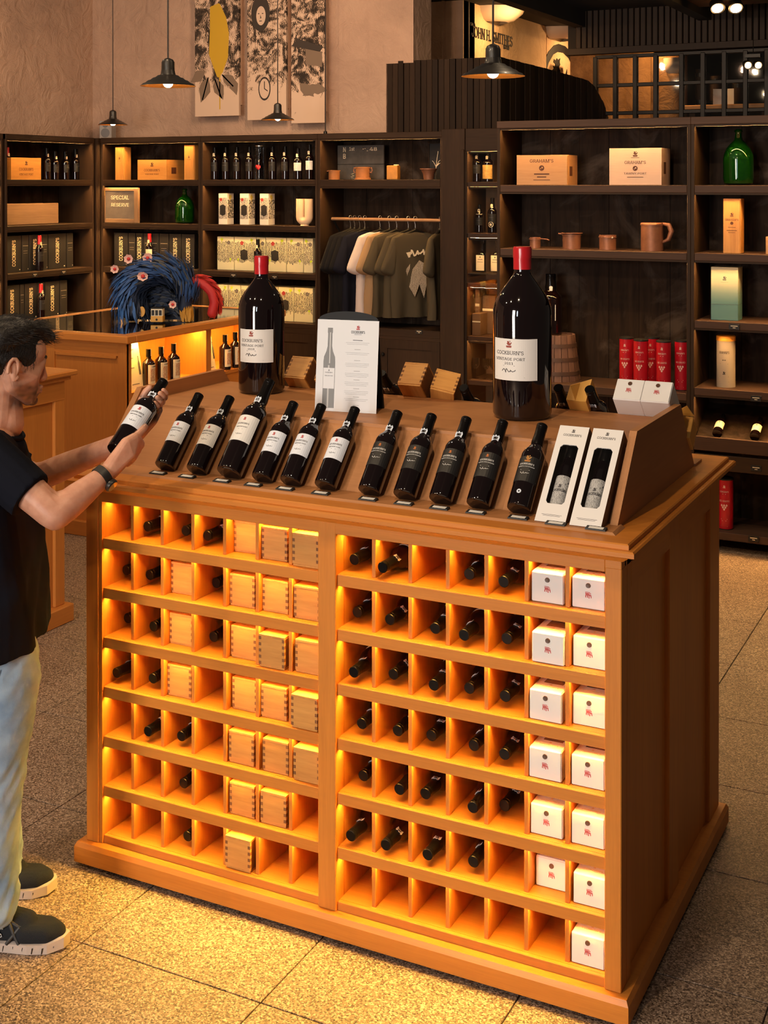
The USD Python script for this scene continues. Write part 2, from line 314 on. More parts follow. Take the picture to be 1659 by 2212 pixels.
# behind the glazing: a rough lit wall, a round pier with a half-shell lamp, stacked boards and loose papers
ROUGH = plaster_mat('stained_stone', (.34, .20, .10), (.10, .05, .025))
part('stone', bx(at(1288, 200, 'y', 10.6)[0] - .3, 10.6, 0, at(1412, 200, 'y', 10.6)[0], 10.9, at(1350, 116, 'y', 10.6)[2]), ROUGH, struct('wall_cellar'))
xp = at(1440, 200, 'y', 10.3)[0]
part('pillar', lathe([(0, 0), (.19, 0), (.19, at(1440, 121, 'y', 10.3)[2]), (0, at(1440, 121, 'y', 10.3)[2])], 28, (xp, 10.4, 0)), ROUGH, struct('column_1'), smooth=40)
tbl = thing('cellar_table', 'dim low table with a pale cloth seen through the glazing at far right', 'table')
xt0, xt1, zt_ = at(1492, 230, 'y', 10.4)[0], at(1680, 230, 'y', 10.4)[0], at(1560, 229, 'y', 10.4)[2]
part('table_top', bx(xt0, 10.1, zt_ - .05, xt1, 10.9, zt_, .01), CRATE['x'], tbl)
for x in (xt0 + .08, xt1 - .08):
    for y in (10.16, 10.84): part('leg', bx(x - .03, y - .03, 0, x + .03, y + .03, zt_ - .05), DARK['z'], tbl)
for k, (u, rz, w) in enumerate(((1557, .5, .16), (1573, -.3, .13))):
    P = at(u, 229, 'y', 10.3); t = thing('loose_paper', ('tilted white paper sheet, left of two on the dim table behind glass', 'white paper sheet standing right of another on the table behind glass')[k], 'paper', (P[0], 10.3, zt_), rz)
    part('sheet', hull([(-w / 2, 0, .02), (w / 2, 0, 0), (w / 2, .01, .20), (-w / 2, .01, .26), (-w / 2, .06, .02), (w / 2, .05, 0)]) if 0 else bx(-w / 2, -.002, 0, w / 2, .002, .17), WHITE, t)
for k, (u0, u1, v0) in enumerate(((1500, 1525, 150), (1530, 1560, 165), (1580, 1606, 178))):
    a, b = at(u0, 228, 'y', 10.6), at(u1, 228, 'y', 10.6); z1 = at(u0, v0, 'y', 10.6)[2]
    t = thing('dark_cask', ('tallest dark upright cask behind the glazing', 'middle dark cask behind the glazing', 'short dark cask right of the papers behind glass')[k], 'cask', ((a[0] + b[0]) / 2, 10.62, zt_))
    R = (b[0] - a[0]) / 2; H = z1 - zt_
    part('staves', lathe([(0, 0), (R * .85, 0), (R, H * .5), (R * .85, H), (0, H)], 24), DARK['z'], t, smooth=40)
    for q in (.15, .85): part('hoop', lathe([(R * .9, H * q - .02), (R * .96, H * q - .02), (R * .96, H * q + .02), (R * .9, H * q + .02)], 24), BLKMETAL, t)
# painted name and arched emblem on the side wall
sg = thing('painted_name', 'JOHN H. SMITHES ROOM lettering painted on the lit side wall', 'sign')
def on_side(g, u, v, w_px, h_px, nm, m=INK):
    """lettering on the side wall: its left baseline end at pixel (u, v)"""
    P = at(u, v, 'x', XS); Q = at(u + w_px, v + .25 * w_px, 'x', XS); a, b, c, d = g.bounds; L = Q[1] - P[1]; h = px2m(h_px, P)
    g = affinity.scale(affinity.translate(g, -a, -b), L / (c - a), h / (d - b), origin=(0, 0)); g = affinity.translate(g, P[1], P[2])
    part(nm, extr(g, .006, yz((XS + .001, 0, 0))), m, sg)
on_side(letters('SALA', 1), 1015, 55, 11, 7, 'letters'); on_side(letters('JOHN H. SMITHES', 1), 1018, 79, 88, 24, 'letters'); on_side(letters('ROOM', 1), 1087, 105, 12, 9, 'letters')
em = thing('arch_emblem', 'black arch with a small crowned bird silhouette painted on the rear wall panel', 'emblem')
def spoly(pxs): return side_poly(pxs, XS - .02)
arch = spoly([(1169, 158), (1174, 135), (1184, 112), (1196, 98), (1206, 95), (1220, 100), (1234, 115), (1245, 140), (1253, 178), (1247, 178), (1238, 148), (1228, 126), (1216, 114), (1204, 112), (1194, 118), (1184, 136), (1178, 158)])
part('arch', extr(arch, .006, yz((XS - .019, 0, 0))), INK, em)
part('bird', extr(spoly([(1192, 168), (1192, 152), (1196, 148), (1194, 142), (1198, 144), (1199, 138), (1195, 134), (1196, 128), (1200, 131), (1202, 126), (1205, 130), (1209, 126), (1208, 134), (1209, 140), (1206, 146), (1209, 152), (1208, 170)]), .006, yz((XS - .019, 0, 0))), INK, em)
part('quill', extr(spoly([(1221, 172), (1222, 158), (1224, 150), (1224, 172)]).union(spoly([(1226, 173), (1225, 163), (1228, 173)])), .006, yz((XS - .019, 0, 0))), INK, em)
# half-shell plaster wall lamps
SCONCE = mat('white_plaster_shell', (.74, .60, .47), .7)
BULB = emission('bulb_glow', (1, .62, .26), 18.0)
SGLOW = emission('shell_lamp_glow', (1, .58, .22), 9.0)
def shell_lamp(P, w, h, label, ax='x', lamp=0):
    global SGLOW
    t = thing('wall_lamp', label, 'lamp', P, 0 if ax == 'x' else -math.pi / 2); n = 14; V = []; F = []
    rows = [(1.0, h), (.97, h * .6), (.86, h * .28), (.62, h * .06), (.45, 0)]
    for s, z in rows:
        for k in range(n + 1):
            th = math.pi * k / n - math.pi / 2; V.append([w * .55 * s * math.cos(th), w / 2 * s * math.sin(th), z])
    for i in range(len(rows) - 1):
        for k in range(n): a = i * (n + 1) + k; F += [[a, a + n + 1, a + n + 2], [a, a + n + 2, a + 1]]
    part('shade', trimesh.Trimesh(V, F), SCONCE, t, smooth=50); part('bracket', bx(-.01, -.03, h * .3, .05, .03, h * .5), SCONCE, t)
    part('bulb', trimesh.creation.icosphere(2, .028).apply_translation((w * .16, 0, h * .20)), SGLOW, t); return t
P = at(1062, 50, 'x', XS); shell_lamp((XS, P[1], P[2]), .66, .30, 'white half-shell wall lamp above the painted name')
P = at(1203, 87, 'x', XS); shell_lamp((XS - .02, P[1], P[2]), .78, .22, 'white half-shell wall lamp above the arched emblem')
P = at(1446, 160, 'y', 10.2); shell_lamp((P[0] + .04, 10.2, P[2]), .2, .16, 'small half-shell lamp on the pillar behind the glazing', 'y')
spot('name_wall_lamp', (XS + .55, at(1045, 70, 'x', XS)[1] - .1, 3.75), (XS, at(1045, 90, 'x', XS)[1], 2.9), 5, (1, .55, .20), 60, .04, .9)
spot('emblem_wall_lamp', (XS + .6, at(1215, 100, 'x', XS)[1], 3.75), (XS, at(1215, 120, 'x', XS)[1], 2.9), 5, (1, .55, .22), 60, .04, .9)
spot('cellar_lamp', (at(1400, 200, 'y', 10.0)[0], 10.0, 3.7), (at(1370, 200, 'y', 10.6)[0], 10.6, 2.6), 5, (1, .50, .16), 50, .04, .9)
# ceiling spots
def double_spot(P, label, tilt=0, stem=0, s=1.0):
    RX = trimesh.transformations.rotation_matrix(-tilt, (1, 0, 0)); RX = trimesh.transformations.rotation_matrix(YAW, (0, 0, 1)) @ RX if tilt else RX; DX = (math.cos(YAW), math.sin(YAW)) if tilt else (1, 0)
    t = thing('double_spotlight', label, 'spotlight', P)
    for sx in (-1, 1):
        b = part('housing', lathe([(0, .07), (.045 * s, .07), (.052 * s, 0), (.046 * s, -.004), (.040 * s, .004), (0, .004)], 20).apply_transform(RX).apply_translation((sx * .062 * s * DX[0], sx * .062 * s * DX[1], 0)), BLKMETAL, t, smooth=40)
        part('lens', lathe([(0, -.003), (.038 * s, -.003), (.038 * s, .0025), (0, .0025)], 20).apply_transform(RX).apply_translation((sx * .062 * s * DX[0], sx * .062 * s * DX[1], 0)), BULB, t)
    part('mount', bx(-.09 * s, -.03, .07, .09 * s, .03, .10), BLKMETAL, t)
    if stem: part('cord', tube([(0.0, 0, .1), (0.0, 0, stem)], .004, 6), BLKMETAL, t)
P = at(1570, 8, 'z', 3.70); P[2] = 3.66; double_spot(P, 'glowing twin spotlight under the dark ceiling at the top right', tilt=.75, s=1.3)
part('soffit', bx(P[0] - .6, P[1] - .6, 3.765, P[0] + .6, P[1] + .6, 3.80), wood('soffit_board', (.22, .10, .035), (.10, .04, .015), 'x'), struct('trim_2'))
L = UsdLux.SphereLight.Define(stage, '/World/soffit_glow'); L.CreateRadiusAttr(.03); L.CreateIntensityAttr(60); L.CreateColorAttr(Gf.Vec3f(1, .5, .15)); L.AddTranslateOp().Set(Gf.Vec3d(P[0], P[1] - .02, 3.62))
P = at(1627, 141, 'y', 8.8); double_spot(P, 'small twin spotlight hanging on a thin cord before the glazing', tilt=1.3, stem=3.86 - P[2], s=.75)
# ================================================================ THE MAIN DISPLAY CABINET
W, D, ZB, ZC, PT, Z1 = 1.728, 1.128, 1.198, 1.232, .1555, 1.031
XA0, XA1, XB0, XB1 = .060, .839, .897, 1.684         # openings of the left and right bay
DEP, LIPY, DIVY = .42, .010, .030
cabn = thing('display_cabinet', 'large oak display cabinet with two bays of lit bottle compartments', 'cabinet')
def rect_ring(x0, y0, x1, y1, z, e): return [(x0 - e, y0 - e, z), (x1 + e, y0 - e, z), (x1 + e, y1 + e, z), (x0 - e, y1 + e, z)]
part('plinth', hull(rect_ring(0, 0, W, D, .012, .027) + rect_ring(0, 0, W, D, .060, .027) + rect_ring(0, 0, W, D, .074, .020)), OAK['x'], cabn)
part('plinth_foot', bx(.03, .03, 0, W - .03, D - .03, .013), INK, cabn)
part('post', bx(0, 0, .074, XA0 - .012, .05, ZB, .002), OAK['z'], cabn); part('post', bx(XA1, 0, .074, XB0, .05, ZB, .002), OAK['z'], cabn)
part('post', bx(XB1, 0, .074, W, .05, ZB - .038, .002), OAK['z'], cabn)
part('post_lining', bx(XA0 - .012, .004, .074, XA0, .05, 1.16), OAK['z'], cabn)
part('frieze', bx(XA0 - .012, .0005, 1.147, XB1, .04, ZB, .0015), OAK['x'], cabn); part('frieze_end', bx(XB1, -.001, 1.158, W, .04, ZB, .0015), OAK['x'], cabn)
part('cornice', hull(rect_ring(0, 0, W, D, 1.180, .004) + rect_ring(0, 0, W, D, 1.186, .010) + rect_ring(0, 0, W, D, 1.200, .030)), OAK['x'], cabn)
part('top_board', hull(rect_ring(0, 0, W, D, 1.199, .036) + rect_ring(0, 0, W, D, 1.203, .045) + rect_ring(0, 0, W, D, 1.214, .045) + rect_ring(0, 0, W, D, 1.218, .040)), OAK['x'], cabn)
part('top_board', hull(rect_ring(0, 0, W, D, 1.217, .026) + rect_ring(0, 0, W, D, 1.229, .026) + rect_ring(0, 0, W, D, 1.232, .022)), OAK['x'], cabn)
# side: stiles and sunk panels, on both ends
for xo, s in ((W, 1), (0, -1)):
    ys = [0.05, .12, .50, .585, .99, 1.07] if 0 else [(0.0505, .085), (.484, .592), (.997, D)]
    for a, b in ys: part('side_stile', hull([(xo, a, .074), (xo, b, .074), (xo, a, 1.18), (xo, b, 1.18), (xo - s * .03, a, .074), (xo - s * .03, b, .074), (xo - s * .03, a, 1.18), (xo - s * .03, b, 1.18)]), OAK['z'], cabn)
    for a, b in ((.085, .484), (.592, .997)):
        part('side_panel', bx(xo - s * .014, a, .074, xo - s * .03, b, 1.18), OAK['z'], cabn)
        part('side_rail', bx(xo, a, 1.09, xo - s * .03, b, 1.18, .002), OAK['y'], cabn)
part('back_panel', bx(.03, D - .02, .074, W - .03, D, 1.18), OAK['z'], cabn)
part('carcass_top', bx(.0, .03, 1.158, W, D - .02, 1.18), OAK['x'], cabn)
ALU = mat('aluminium_profile', (.30, .28, .25), .4, metal=.8)
for x0, x1, xs in ((XA0, XA1, [.158, .272, .386, .501, .616, .730]), (XB0, XB1, [1.003, 1.117, 1.231, 1.345, 1.460, 1.574])):
    part('bay_side', bx(x0 - .012, .05, .074, x0, DEP, 1.16), OAK['z'], cabn); part('bay_side', bx(x1, .05, .074, x1 + .012, DEP, 1.16), OAK['z'], cabn)
    part('bay_back', bx(x0, DEP, .074, x1, DEP + .012, 1.16), OAK['z'], cabn)
    for r in range(7):
        z = Z1 - PT * r
        part('shelf', [bx(x0, LIPY, z - (.033 if r < 6 else .027), x1, LIPY + .014, z, .0012), bx(x0, LIPY + .014, z - .020, x1, DEP, z)], OAK['x'], cabn)
        zt_ = 1.158 if r == 0 else z + PT - .020
        for x in xs: part('divider', bx(x - .006, DIVY, z, x + .006, DEP, zt_, .001), OAK['z'], cabn)
        # light strip tucked behind the lip above, turned down and outwards
        y, zz = (.0405 if r == 0 else LIPY + .0145), (1.1575 if r == 0 else z + PT - .0205)
        part('led_strip', hull([(x0 + .004, y, zz), (x1 - .004, y, zz), (x0 + .004, y, zz - .001), (x1 - .004, y, zz - .001), (x0 + .004, y + .010, zz - .0100), (x1 - .004, y + .010, zz - .0100), (x0 + .004, y + .010, zz), (x1 - .004, y + .010, zz)]), LED, cabn)
        part('led_profile', bx(x0, y + .0101, zz - .0125, x1, y + .0125, zz + .0003), ALU, cabn)
# ---------------------------------------------------------------- bottles
def bottle_profile(R, H, neck=.0145, shoulder=.60, cap=.0158):
    """outline of a port bottle; returns the glass and the capsule profiles"""
    s = H
    g = [(0, .006 * s), (R * .55, .004 * s), (R * .86, 0), (R * .97, .008 * s), (R, .03 * s), (R, shoulder * s), (R * .985, (shoulder + .022) * s), (R * .90, (shoulder + .055) * s), (R * .72, (shoulder + .085) * s), (neck * 1.42, (shoulder + .113) * s), (neck * 1.12, (shoulder + .14) * s), (neck * 1.06, .80 * s), (neck * .98, .9 * s), (neck * .98, .985 * s), (0, .985 * s)]
    c = [(neck * 1.16, (shoulder + .145) * s), (neck * 1.22, .78 * s), (neck * 1.10, .84 * s), (neck * 1.06, .925 * s), (cap, .93 * s), (cap, .955 * s), (cap * .96, .957 * s), (cap, .96 * s), (cap, .993 * s), (cap * .9, s), (0, s)]
    return g, c
BR, BH = .034, .275
def crest(s, x=0, y=0):
    """the little bird-on-a-crown emblem"""
    g = unary_union([Polygon([(-.4, 0), (.4, 0), (.45, .28), (-.45, .28)]), Polygon([(-.1, .35), (.25, .35), (.5, .75), (.35, .8), (.2, .6), (.1, .75), (-.05, 1.0), (-.3, .9), (-.2, .75), (-.35, .6), (-.2, .45)]), Polygon([(.1, .8), (.3, .95), (.15, 1.05)])])
    return affinity.translate(affinity.scale(g, s, s, origin=(0, 0)), x, y - s * .5)
def wrap_label(t, R, z0, z1, half, paper, ink, lines, crest_m=None, crest_s=.008, crest_z=None):
    lb = part('label', wrap(R + .0002, z0, z1, -half, half), paper, t)
    for txt, h, w, z in lines:
        g = squiggle(w, h, seed=3, th=h * .07) if txt == '~' else (sbox(-w / 2, -h / 2, w / 2, h / 2) if txt == '-' else fit_text(txt, w, h))
        part('lettering', bend(g, R + .0008, z), ink, lb)
    if crest_m is not None: part('crest', bend(crest(crest_s), R + .0008, crest_z), crest_m, lb)
    return lb
def make_bottle(name, label, kind='white', R=BR, H=BH, seal=True, capm=CAPS, loc=(0, 0, 0), group=None, tint=WHITE, M=None, rotz=0, year=None):
    t = thing(name, label, 'bottle', loc, rotz, group, M)
    g, c = bottle_profile(R, H, .0145 * R / .034, cap=.0158 * R / .034)
    part('glass', lathe(g, 36), GLASS, t, smooth=40); part('capsule', lathe(c, 28), capm, t, smooth=35)
    if seal:
        k = R / .034; part('seal', bend(Polygon([(-.010, -.012), (.010, -.012), (.012, .004), (.009, .010), (.004, .006), (0, .011), (-.004, .006), (-.009, .010), (-.012, .004)]), .0192 * k, .755 * H, depth=.0006), SEAL, t)
        part('seal_print', bend(centred(sbox(0, 0, .011, .008).difference(sbox(.002, .002, .009, .006))), .0199 * k, .752 * H, depth=.0003), GREYINK, t)
    if kind == 'white':
        wrap_label(t, R, .28 * H, .545 * H, 1.15, tint, GREYINK, [("COCKBURN'S", .0052, .043, .455 * H), ('VINTAGE PORT', .0032, .040, .420 * H), ('-', .0006, .016, .395 * H), ('~', .0050, .020, .345 * H)], REDINK, .010, .505 * H)
    elif kind == 'black':
        lb = wrap_label(t, R, .26 * H, .545 * H, 1.25, BLKPAPER, WHITE, [("COCKBURN'S", .0056, .044, .455 * H), ('QUINTA DOS CANAIS', .0030, .050, .425 * H), ('-', .0012, .026, .385 * H), ('~', .0054, .024, .350 * H)], mat('orange_ink', (.55, .16, .03), .5), .009, .505 * H)
        part('rule', bend(sbox(-.040, -.0005, .040, .0005), R + .0008, .285 * H), GREYINK, lb)
    return t
SL_B = np.array([0, .128, 1.236]); SL_T = np.array([0, .292, 1.408])          # the leaning board
def lean(x, lift=0.0):
    """matrix and place of a thing lying on the leaning board, its back against it"""
    d = SL_T - SL_B; d /= np.linalg.norm(d); nrm = np.array([0, -d[2], d[1]])   # outward normal
    M = np.stack([[1, 0, 0], -nrm, d], 1)                                        # local -y looks along the normal
    return np.array([x, SL_B[1], SL_B[2]]) + nrm * lift - d * .009, M
# ---------------------------------------------------------------- the two-sided stand on top
stand = thing('bottle_stand', 'oak stand with sloping front and flat top on the display cabinet', 'stand')
OAKS = {a: wood('stand_oak_along_' + a, (.52, .23, .085), (.34, .135, .045), a, rough=.5) for a in 'xyz'}
x0s, x1s = -.01, 1.663
part('back_board', hull([(x0s, .100, 1.233), (x1s, .100, 1.233), (x0s, .128, 1.233), (x1s, .128, 1.233), (x0s, .277, 1.408), (x1s, .277, 1.408), (x0s, .300, 1.408), (x1s, .300, 1.408)]) if 0 else
     hull([(x0s, .128, 1.232), (x1s, .128, 1.232), (x0s, .15, 1.232), (x1s, .15, 1.232), (x0s, .292, 1.408), (x1s, .292, 1.408), (x0s, .312, 1.408), (x1s, .312, 1.408)]), OAKS['x'], stand)
part('top_shelf', bx(x0s, .286, 1.395, x1s, .80, 1.411, .0015), OAKS['x'], stand)
part('rear_board', hull([(x0s, .79, 1.396), (x1s, .79, 1.396), (x0s, .775, 1.396), (x1s, .775, 1.396), (x0s, .955, 1.232), (x1s, .955, 1.232), (x0s, .935, 1.232), (x1s, .935, 1.232)]), OAKS['x'], stand)
part('ledge', hull([(x0s, .040, 1.232), (1.70, .040, 1.232), (x0s, .128, 1.232), (1.70, .128, 1.232), (x0s, .046, 1.238), (1.69, .046, 1.238), (x0s, .128, 1.240), (1.69, .128, 1.240)]), OAKS['x'], stand)
part('rear_ledge', bx(x0s, .955, 1.232, 1.69, 1.04, 1.24), OAKS['x'], stand)
for xs_ in (1.663, x0s - .02):
    part('end_panel', extr(Polygon([(.106, 1.232), (.298, 1.457), (.785, 1.457), (.965, 1.232)]), .021, frame((xs_, 0, 0), (0, 1, 0), (0, 0, 1))), OAKS['y'], stand)
# ---------------------------------------------------------------- bottles, tags and boxes on the stand
WB = [.232, .352, None, .590, .690, .808]; LW = ['leftmost', 'second', None, 'fourth', 'fifth', 'sixth']
tintb = mat('cool_label_paper', (.74, .78, .86), .5)
first = None
for x, w in zip(WB, LW):
    if x is None: continue
    P, M = lean(x, BR + .001); lab = 'dark port bottle with white label, %s bottle from the left on the sloping stand' % w
    if w == 'second': make_bottle('port_bottle', lab, 'white', loc=P, M=M, group=None, tint=WHITE); continue
    if first is None: first = make_bottle('port_bottle', lab, 'white', loc=P, M=M, tint=tintb)
    else: dup(first, lab, P, M=M)
P, M = lean(.475, .0415); make_bottle('magnum_bottle', 'taller magnum bottle with white label, third from the left on the sloping stand', 'white', R=.0405, H=.345, loc=P, M=M)
first = None
for k, x in enumerate([.953, 1.066, 1.178, 1.292, 1.412]):
    P, M = lean(x, BR + .001); lab = '%s of five black-labelled port bottles on the stand' % ('first', 'second', 'third', 'fourth', 'rightmost')[k]
    if k == 4:
        t = make_bottle('port_bottle', lab + ', with gold crest', 'black', loc=P, M=M, seal=False)
        part('gold_crest', bend(crest(.020), BR + .0012, .515 * BH), mat('bronze_print', (.42, .20, .05), .4, metal=.3), t)
        part('round_sticker', bend(Point(0, 0).buffer(.0065).difference(Point(0, 0).buffer(.0022)), BR + .0006, .14 * BH), SEAL, t)
    elif first is None: first = make_bottle('port_bottle', lab, 'black', loc=P, M=M)
    else: dup(first, lab, P, M=M)
# two white window cartons
CARTON = mat('white_carton', (.80, .77, .74), .5)
BROWNCARD = mat('brown_card', (.16, .09, .05), .7, var=.3, vscale=40)
CLEAR = usdkit.material(stage, '/World/Looks/clear_film', {'f': ('fresnel', dict(IOR=1.4)), 't': ('transparent_bsdf', dict(color=(.95, .95, .95))), 'g': ('glossy_bsdf', dict(roughness=.05)), 'm': ('mix_closure', {})}, [('f.fac', 'm.fac'), ('t.BSDF', 'm.closure1'), ('g.BSDF', 'm.closure2')], surface='m.closure')
def ink_vines(name, paper, ink, scale=60, amount=.5, m=None):
    """engraving-like printed foliage"""
    nodes = {'tc': ('texture_coordinate', {}), 'n': ('noise_texture', dict(scale=scale, detail=5, roughness=.65, distortion=2.0)), 'w': ('wave_texture', dict(scale=scale * 1.7, distortion=9, detail=2, detail_scale=1.5)),
             'mu': ('math', dict(math_type='multiply')), 'r': ('rgb_ramp', dict(ramp=[(amount - .12, paper), (amount, ink), (1, ink)])), 'p': ('principled_bsdf', dict(roughness=.55))}
    links = [('tc.object', 'n.vector'), ('tc.object', 'w.vector'), ('n.fac', 'mu.value1'), ('w.fac', 'mu.value2'), ('mu.value', 'r.fac'), ('r.color', 'p.base_color')]
    return usdkit.material(stage, '/World/Looks/' + name, nodes, links, surface='p.BSDF')
VINE = ink_vines('engraved_label', (.80, .78, .75), (.05, .05, .055), 75, .50)
def window_carton(x, lab):
    w, h, d, b0 = .0860, .270, .052, -.034; P, M = lean(x, d); t = thing('window_carton', lab, 'box', P, M=M)
    win_ = Polygon([(-.026, .030), (-.020, .022), (.020, .022), (.026, .030), (.026, .200), (.018, .209), (-.018, .209), (-.026, .200)])
    part('front_card', extr(sbox(-w / 2, b0, w / 2, h).difference(win_), .002, XZ((0, .002, 0))), CARTON, t)
    side = Polygon([(.002, b0 + .001), (d, .008), (d, h), (.002, h)])
    part('tray', [extr(side, .002, frame((x_, 0, 0), (0, 1, 0), (0, 0, 1))) for x_ in (-w / 2, w / 2 - .002)] + [bx(-w / 2, .002, h - .002, w / 2, d, h), bx(-w / 2, d - .002, .008, w / 2, d, h), hull([(-w / 2, .002, b0), (w / 2, .002, b0), (-w / 2, d, .008), (w / 2, d, .008), (-w / 2, .002, b0 + .002), (w / 2, d, .010), (w / 2, .002, b0 + .002), (-w / 2, d, .010)])], BROWNCARD, t)
    part('film', extr(win_, .0004, XZ((0, .0030, 0))), CLEAR, t)
    R = .0222; g, c = bottle_profile(R, .236, .0120, cap=.0128); o = (0, .0275, .002)
    b = part('bottle', lathe(g, 32, o), GLASS, t, smooth=40); part('capsule', lathe(c, 24, o), CAPS, b, smooth=35)
    T = np.eye(4); T[:3, 3] = o
    part('bottle_label', wrap(R + .0003, .018, .112, -1.45, 1.45).apply_transform(T), VINE, b)
    part('oval_label', bend(affinity.scale(Point(0, 0).buffer(.0200, 12), 1, .95), R + .0008, .064).apply_transform(T), WHITE, b)
    for q in (bend(fit_text('COCKBURN', .042, .0078), R + .0014, .066), bend(crest(.010), R + .0014, .079), bend(sbox(-.012, -.0006, .012, .0006), R + .0014, .056), bend(sbox(-.014, -.0004, .014, .0004), R + .0014, .052)): part('bottle_lettering', q.apply_transform(T), GREYINK, b)
    part('lettering', extr(fit_text("COCKBURN'S", .052, .0070, 0, .240), .0005, XZ((0, 0, 0))), GREYINK, t); part('crest', extr(crest(.0105, 0, .254), .0005, XZ((0, 0, 0))), GREYINK, t)
    for a_, z_ in ((.028, -.012), (.024, -.0155)): part('small_print', extr(sbox(-a_, z_, a_, z_ + .0006), .0005, XZ((0, 0, 0))), GREYINK, t)
window_carton(1.5135, 'white window carton with a bottle inside, left of the pair on the stand')
window_carton(1.6110, 'white window carton with a bottle inside, beside the right end panel of the stand')
tag0 = None
for k, (u, v) in enumerate([(336, 1023), (395, 1032), (466, 1043), (538, 1050), (604, 1060), (678, 1071), (781, 1084), (858, 1094), (937, 1103), (1018, 1112), (1108, 1125), (1192, 1136), (1280, 1147)]):
    P = at(u, v, 'z', 1.242); lab = 'small dark price tag on the ledge under %s' % ('the first white-labelled bottle', 'the second white-labelled bottle', 'the leaning magnum', 'the fourth bottle', 'the fifth bottle', 'the sixth bottle', 'the first black-labelled bottle', 'the second black-labelled bottle', 'the third black-labelled bottle', 'the fourth black-labelled bottle', 'the gold-crested bottle', 'the left window carton', 'the right window carton')[k]
    if tag0 is None:
        tag0 = t = thing('price_tag', lab, 'price tag', (P[0], .066, 1.2388), group='price tags along the ledge')
        part('plate', hull([(-.028, -.011, 0), (.028, -.011, 0), (-.028, .011, 0), (.028, .011, 0), (-.027, -.010, .003), (.027, -.010, .003), (-.027, .010, .006), (.027, .010, .006)]), BLKPAPER, t)
        part('paper_slip', hull([(-.020, -.007, .0036), (.020, -.007, .0036), (-.020, .007, .0056), (.020, .007, .0056), (-.020, -.007, .0030), (.020, .007, .0030)]), WHITE, t)
    else: dup(tag0, lab, (P[0], .066 if k < 11 else .054, 1.2388))
# ---------------------------------------------------------------- what lies in the compartments
ORD = ['top', 'second', 'third', 'fourth', 'fifth', 'sixth', 'bottom']; COL = ['first', 'second', 'third', 'fourth', 'fifth', 'sixth', 'seventh']
cellx = {'L': [XA0, .158, .272, .386, .501, .616, .730, XA1], 'R': [XB0, 1.003, 1.117, 1.231, 1.345, 1.460, 1.574, XB1]}
TIPS = {'L': [[(275.7, 1117.8), (316.4, 1137.6), (400.5, 1146.7), (444, 1157)], [(258.6, 1229.9), (306.5, 1239.8), None, (466, 1259.5)], [(259.5, 1333), (331, 1353.7), None, (460.5, 1376)], [(248.4, 1453.5), (329.4, 1466)],
              [None, (319, 1580.3), (390.8, 1590.7)], [None, None, (396, 1692.6)], [None, None, (404.3, 1807)]],
        'R': [[(764.7, 1209), (826, 1226), None, (1013.4, 1240.4), (1087.6, 1256.8)], [(771.4, 1323), (841.7, 1338.6), (939.8, 1357.5), (1002, 1372), (1094.4, 1379.4)], [(763.6, 1452.3), (849.5, 1456.8), (936.4, 1480.2), (1013.4, 1486.9), (1091, 1504)],
              [(781, 1563.5), (858.7, 1578.7), (931.5, 1589.3), (1023.2, 1610.5), (1089.3, 1629.4)], [(784.6, 1676.3), (862.2, 1705.7), (918.6, 1715), (1020.9, 1744.5), (1089.3, 1740.8)], [(755.2, 1808), (831.6, 1826.7), (923.3, 1846.7), (1022, 1862)]]}
LIE = np.stack([[1, 0, 0], [0, 0, -1], [0, -1, 0]], 1)       # local z towards the viewer, local -y upwards
cell0 = None
for bay in 'LR':
    for r, row in enumerate(TIPS[bay]):
        for c, tip in enumerate(row):
            if tip is None: continue
            zs_ = Z1 - PT * r + BR + .001; x0, x1 = cellx[bay][c] + .006, cellx[bay][c + 1] - .006
            P = at(tip[0], tip[1], 'z', zs_); yt = float(np.clip(P[1], .02, .135)); xt = float(np.clip(P[0], x0 + .017, x1 - .017))
            xm = float(np.clip(xt, x0 + BR + .003, x1 - BR - .003)); ang = math.atan2(xt - xm, .25)   # turned a little when the neck lies off centre
            ax = np.array([math.sin(ang), -math.cos(ang), 0]); xx = np.array([math.cos(ang), math.sin(ang), 0])
            roll = ((r * 5 + c * 3 + (bay == 'R')) % 5 - 2) * .35; up = np.array([0, 0, 1.0])
            ly = -(math.cos(roll) * up + math.sin(roll) * xx); lx = np.cross(ly, ax)
            M = np.stack([lx, ly, ax], 1); base = np.array([xt, yt, zs_]) - ax * BH
            lab = 'dark bottle in the %s compartment of the %s row, %s bay' % (COL[c], ORD[r], 'left' if bay == 'L' else 'right')
            if cell0 is None: cell0 = make_bottle('lying_bottle', lab, 'white', loc=base, M=M, group='bottles lying in the compartments', tint=CREAM)
            else: dup(cell0, lab, base, M=M)
# wooden single-bottle boxes with finger joints
def finger_box(name, label, w, h, d, loc, rotz=0, M=None, flip=0):
    t = thing(name, label, 'box', loc, rotz, 'wooden bottle boxes', M)
    part('lid', bx(-w / 2, 0, h - .007, w / 2, d, h, .0008), PINE['y'], t); part('base_board', bx(-w / 2 + .001, .002, 0, w / 2 - .001, d, .007, .0008), PINE['y'], t)
    n = 9; dz = (h - .014) / n; fr, sl, sr = [bx(-w / 2 + .008, .0006, .007, w / 2 - .008, .008, h - .007)], [], []
    for side, acc in ((-1, sl), (1, sr)):
        xo = side * w / 2; acc.append(bx(xo, .008, .007, xo - side * .008, d, h - .007))
        for k in range(n):
            q = bx(xo, 0 if (k + flip) % 2 else .0006, .007 + dz * k, xo - side * .008, .008, .007 + dz * (k + 1))
            (acc if (k + flip) % 2 else fr).append(q)
    part('front_board', fr, PINE['x'], t); part('side_board', sl, PINED, t); part('side_board', sr, PINED, t); return t
PINED = wood('pine_end_grain', (.27, .11, .032), (.13, .045, .012), 'z', grain=30, stretch=.3, rough=.6)
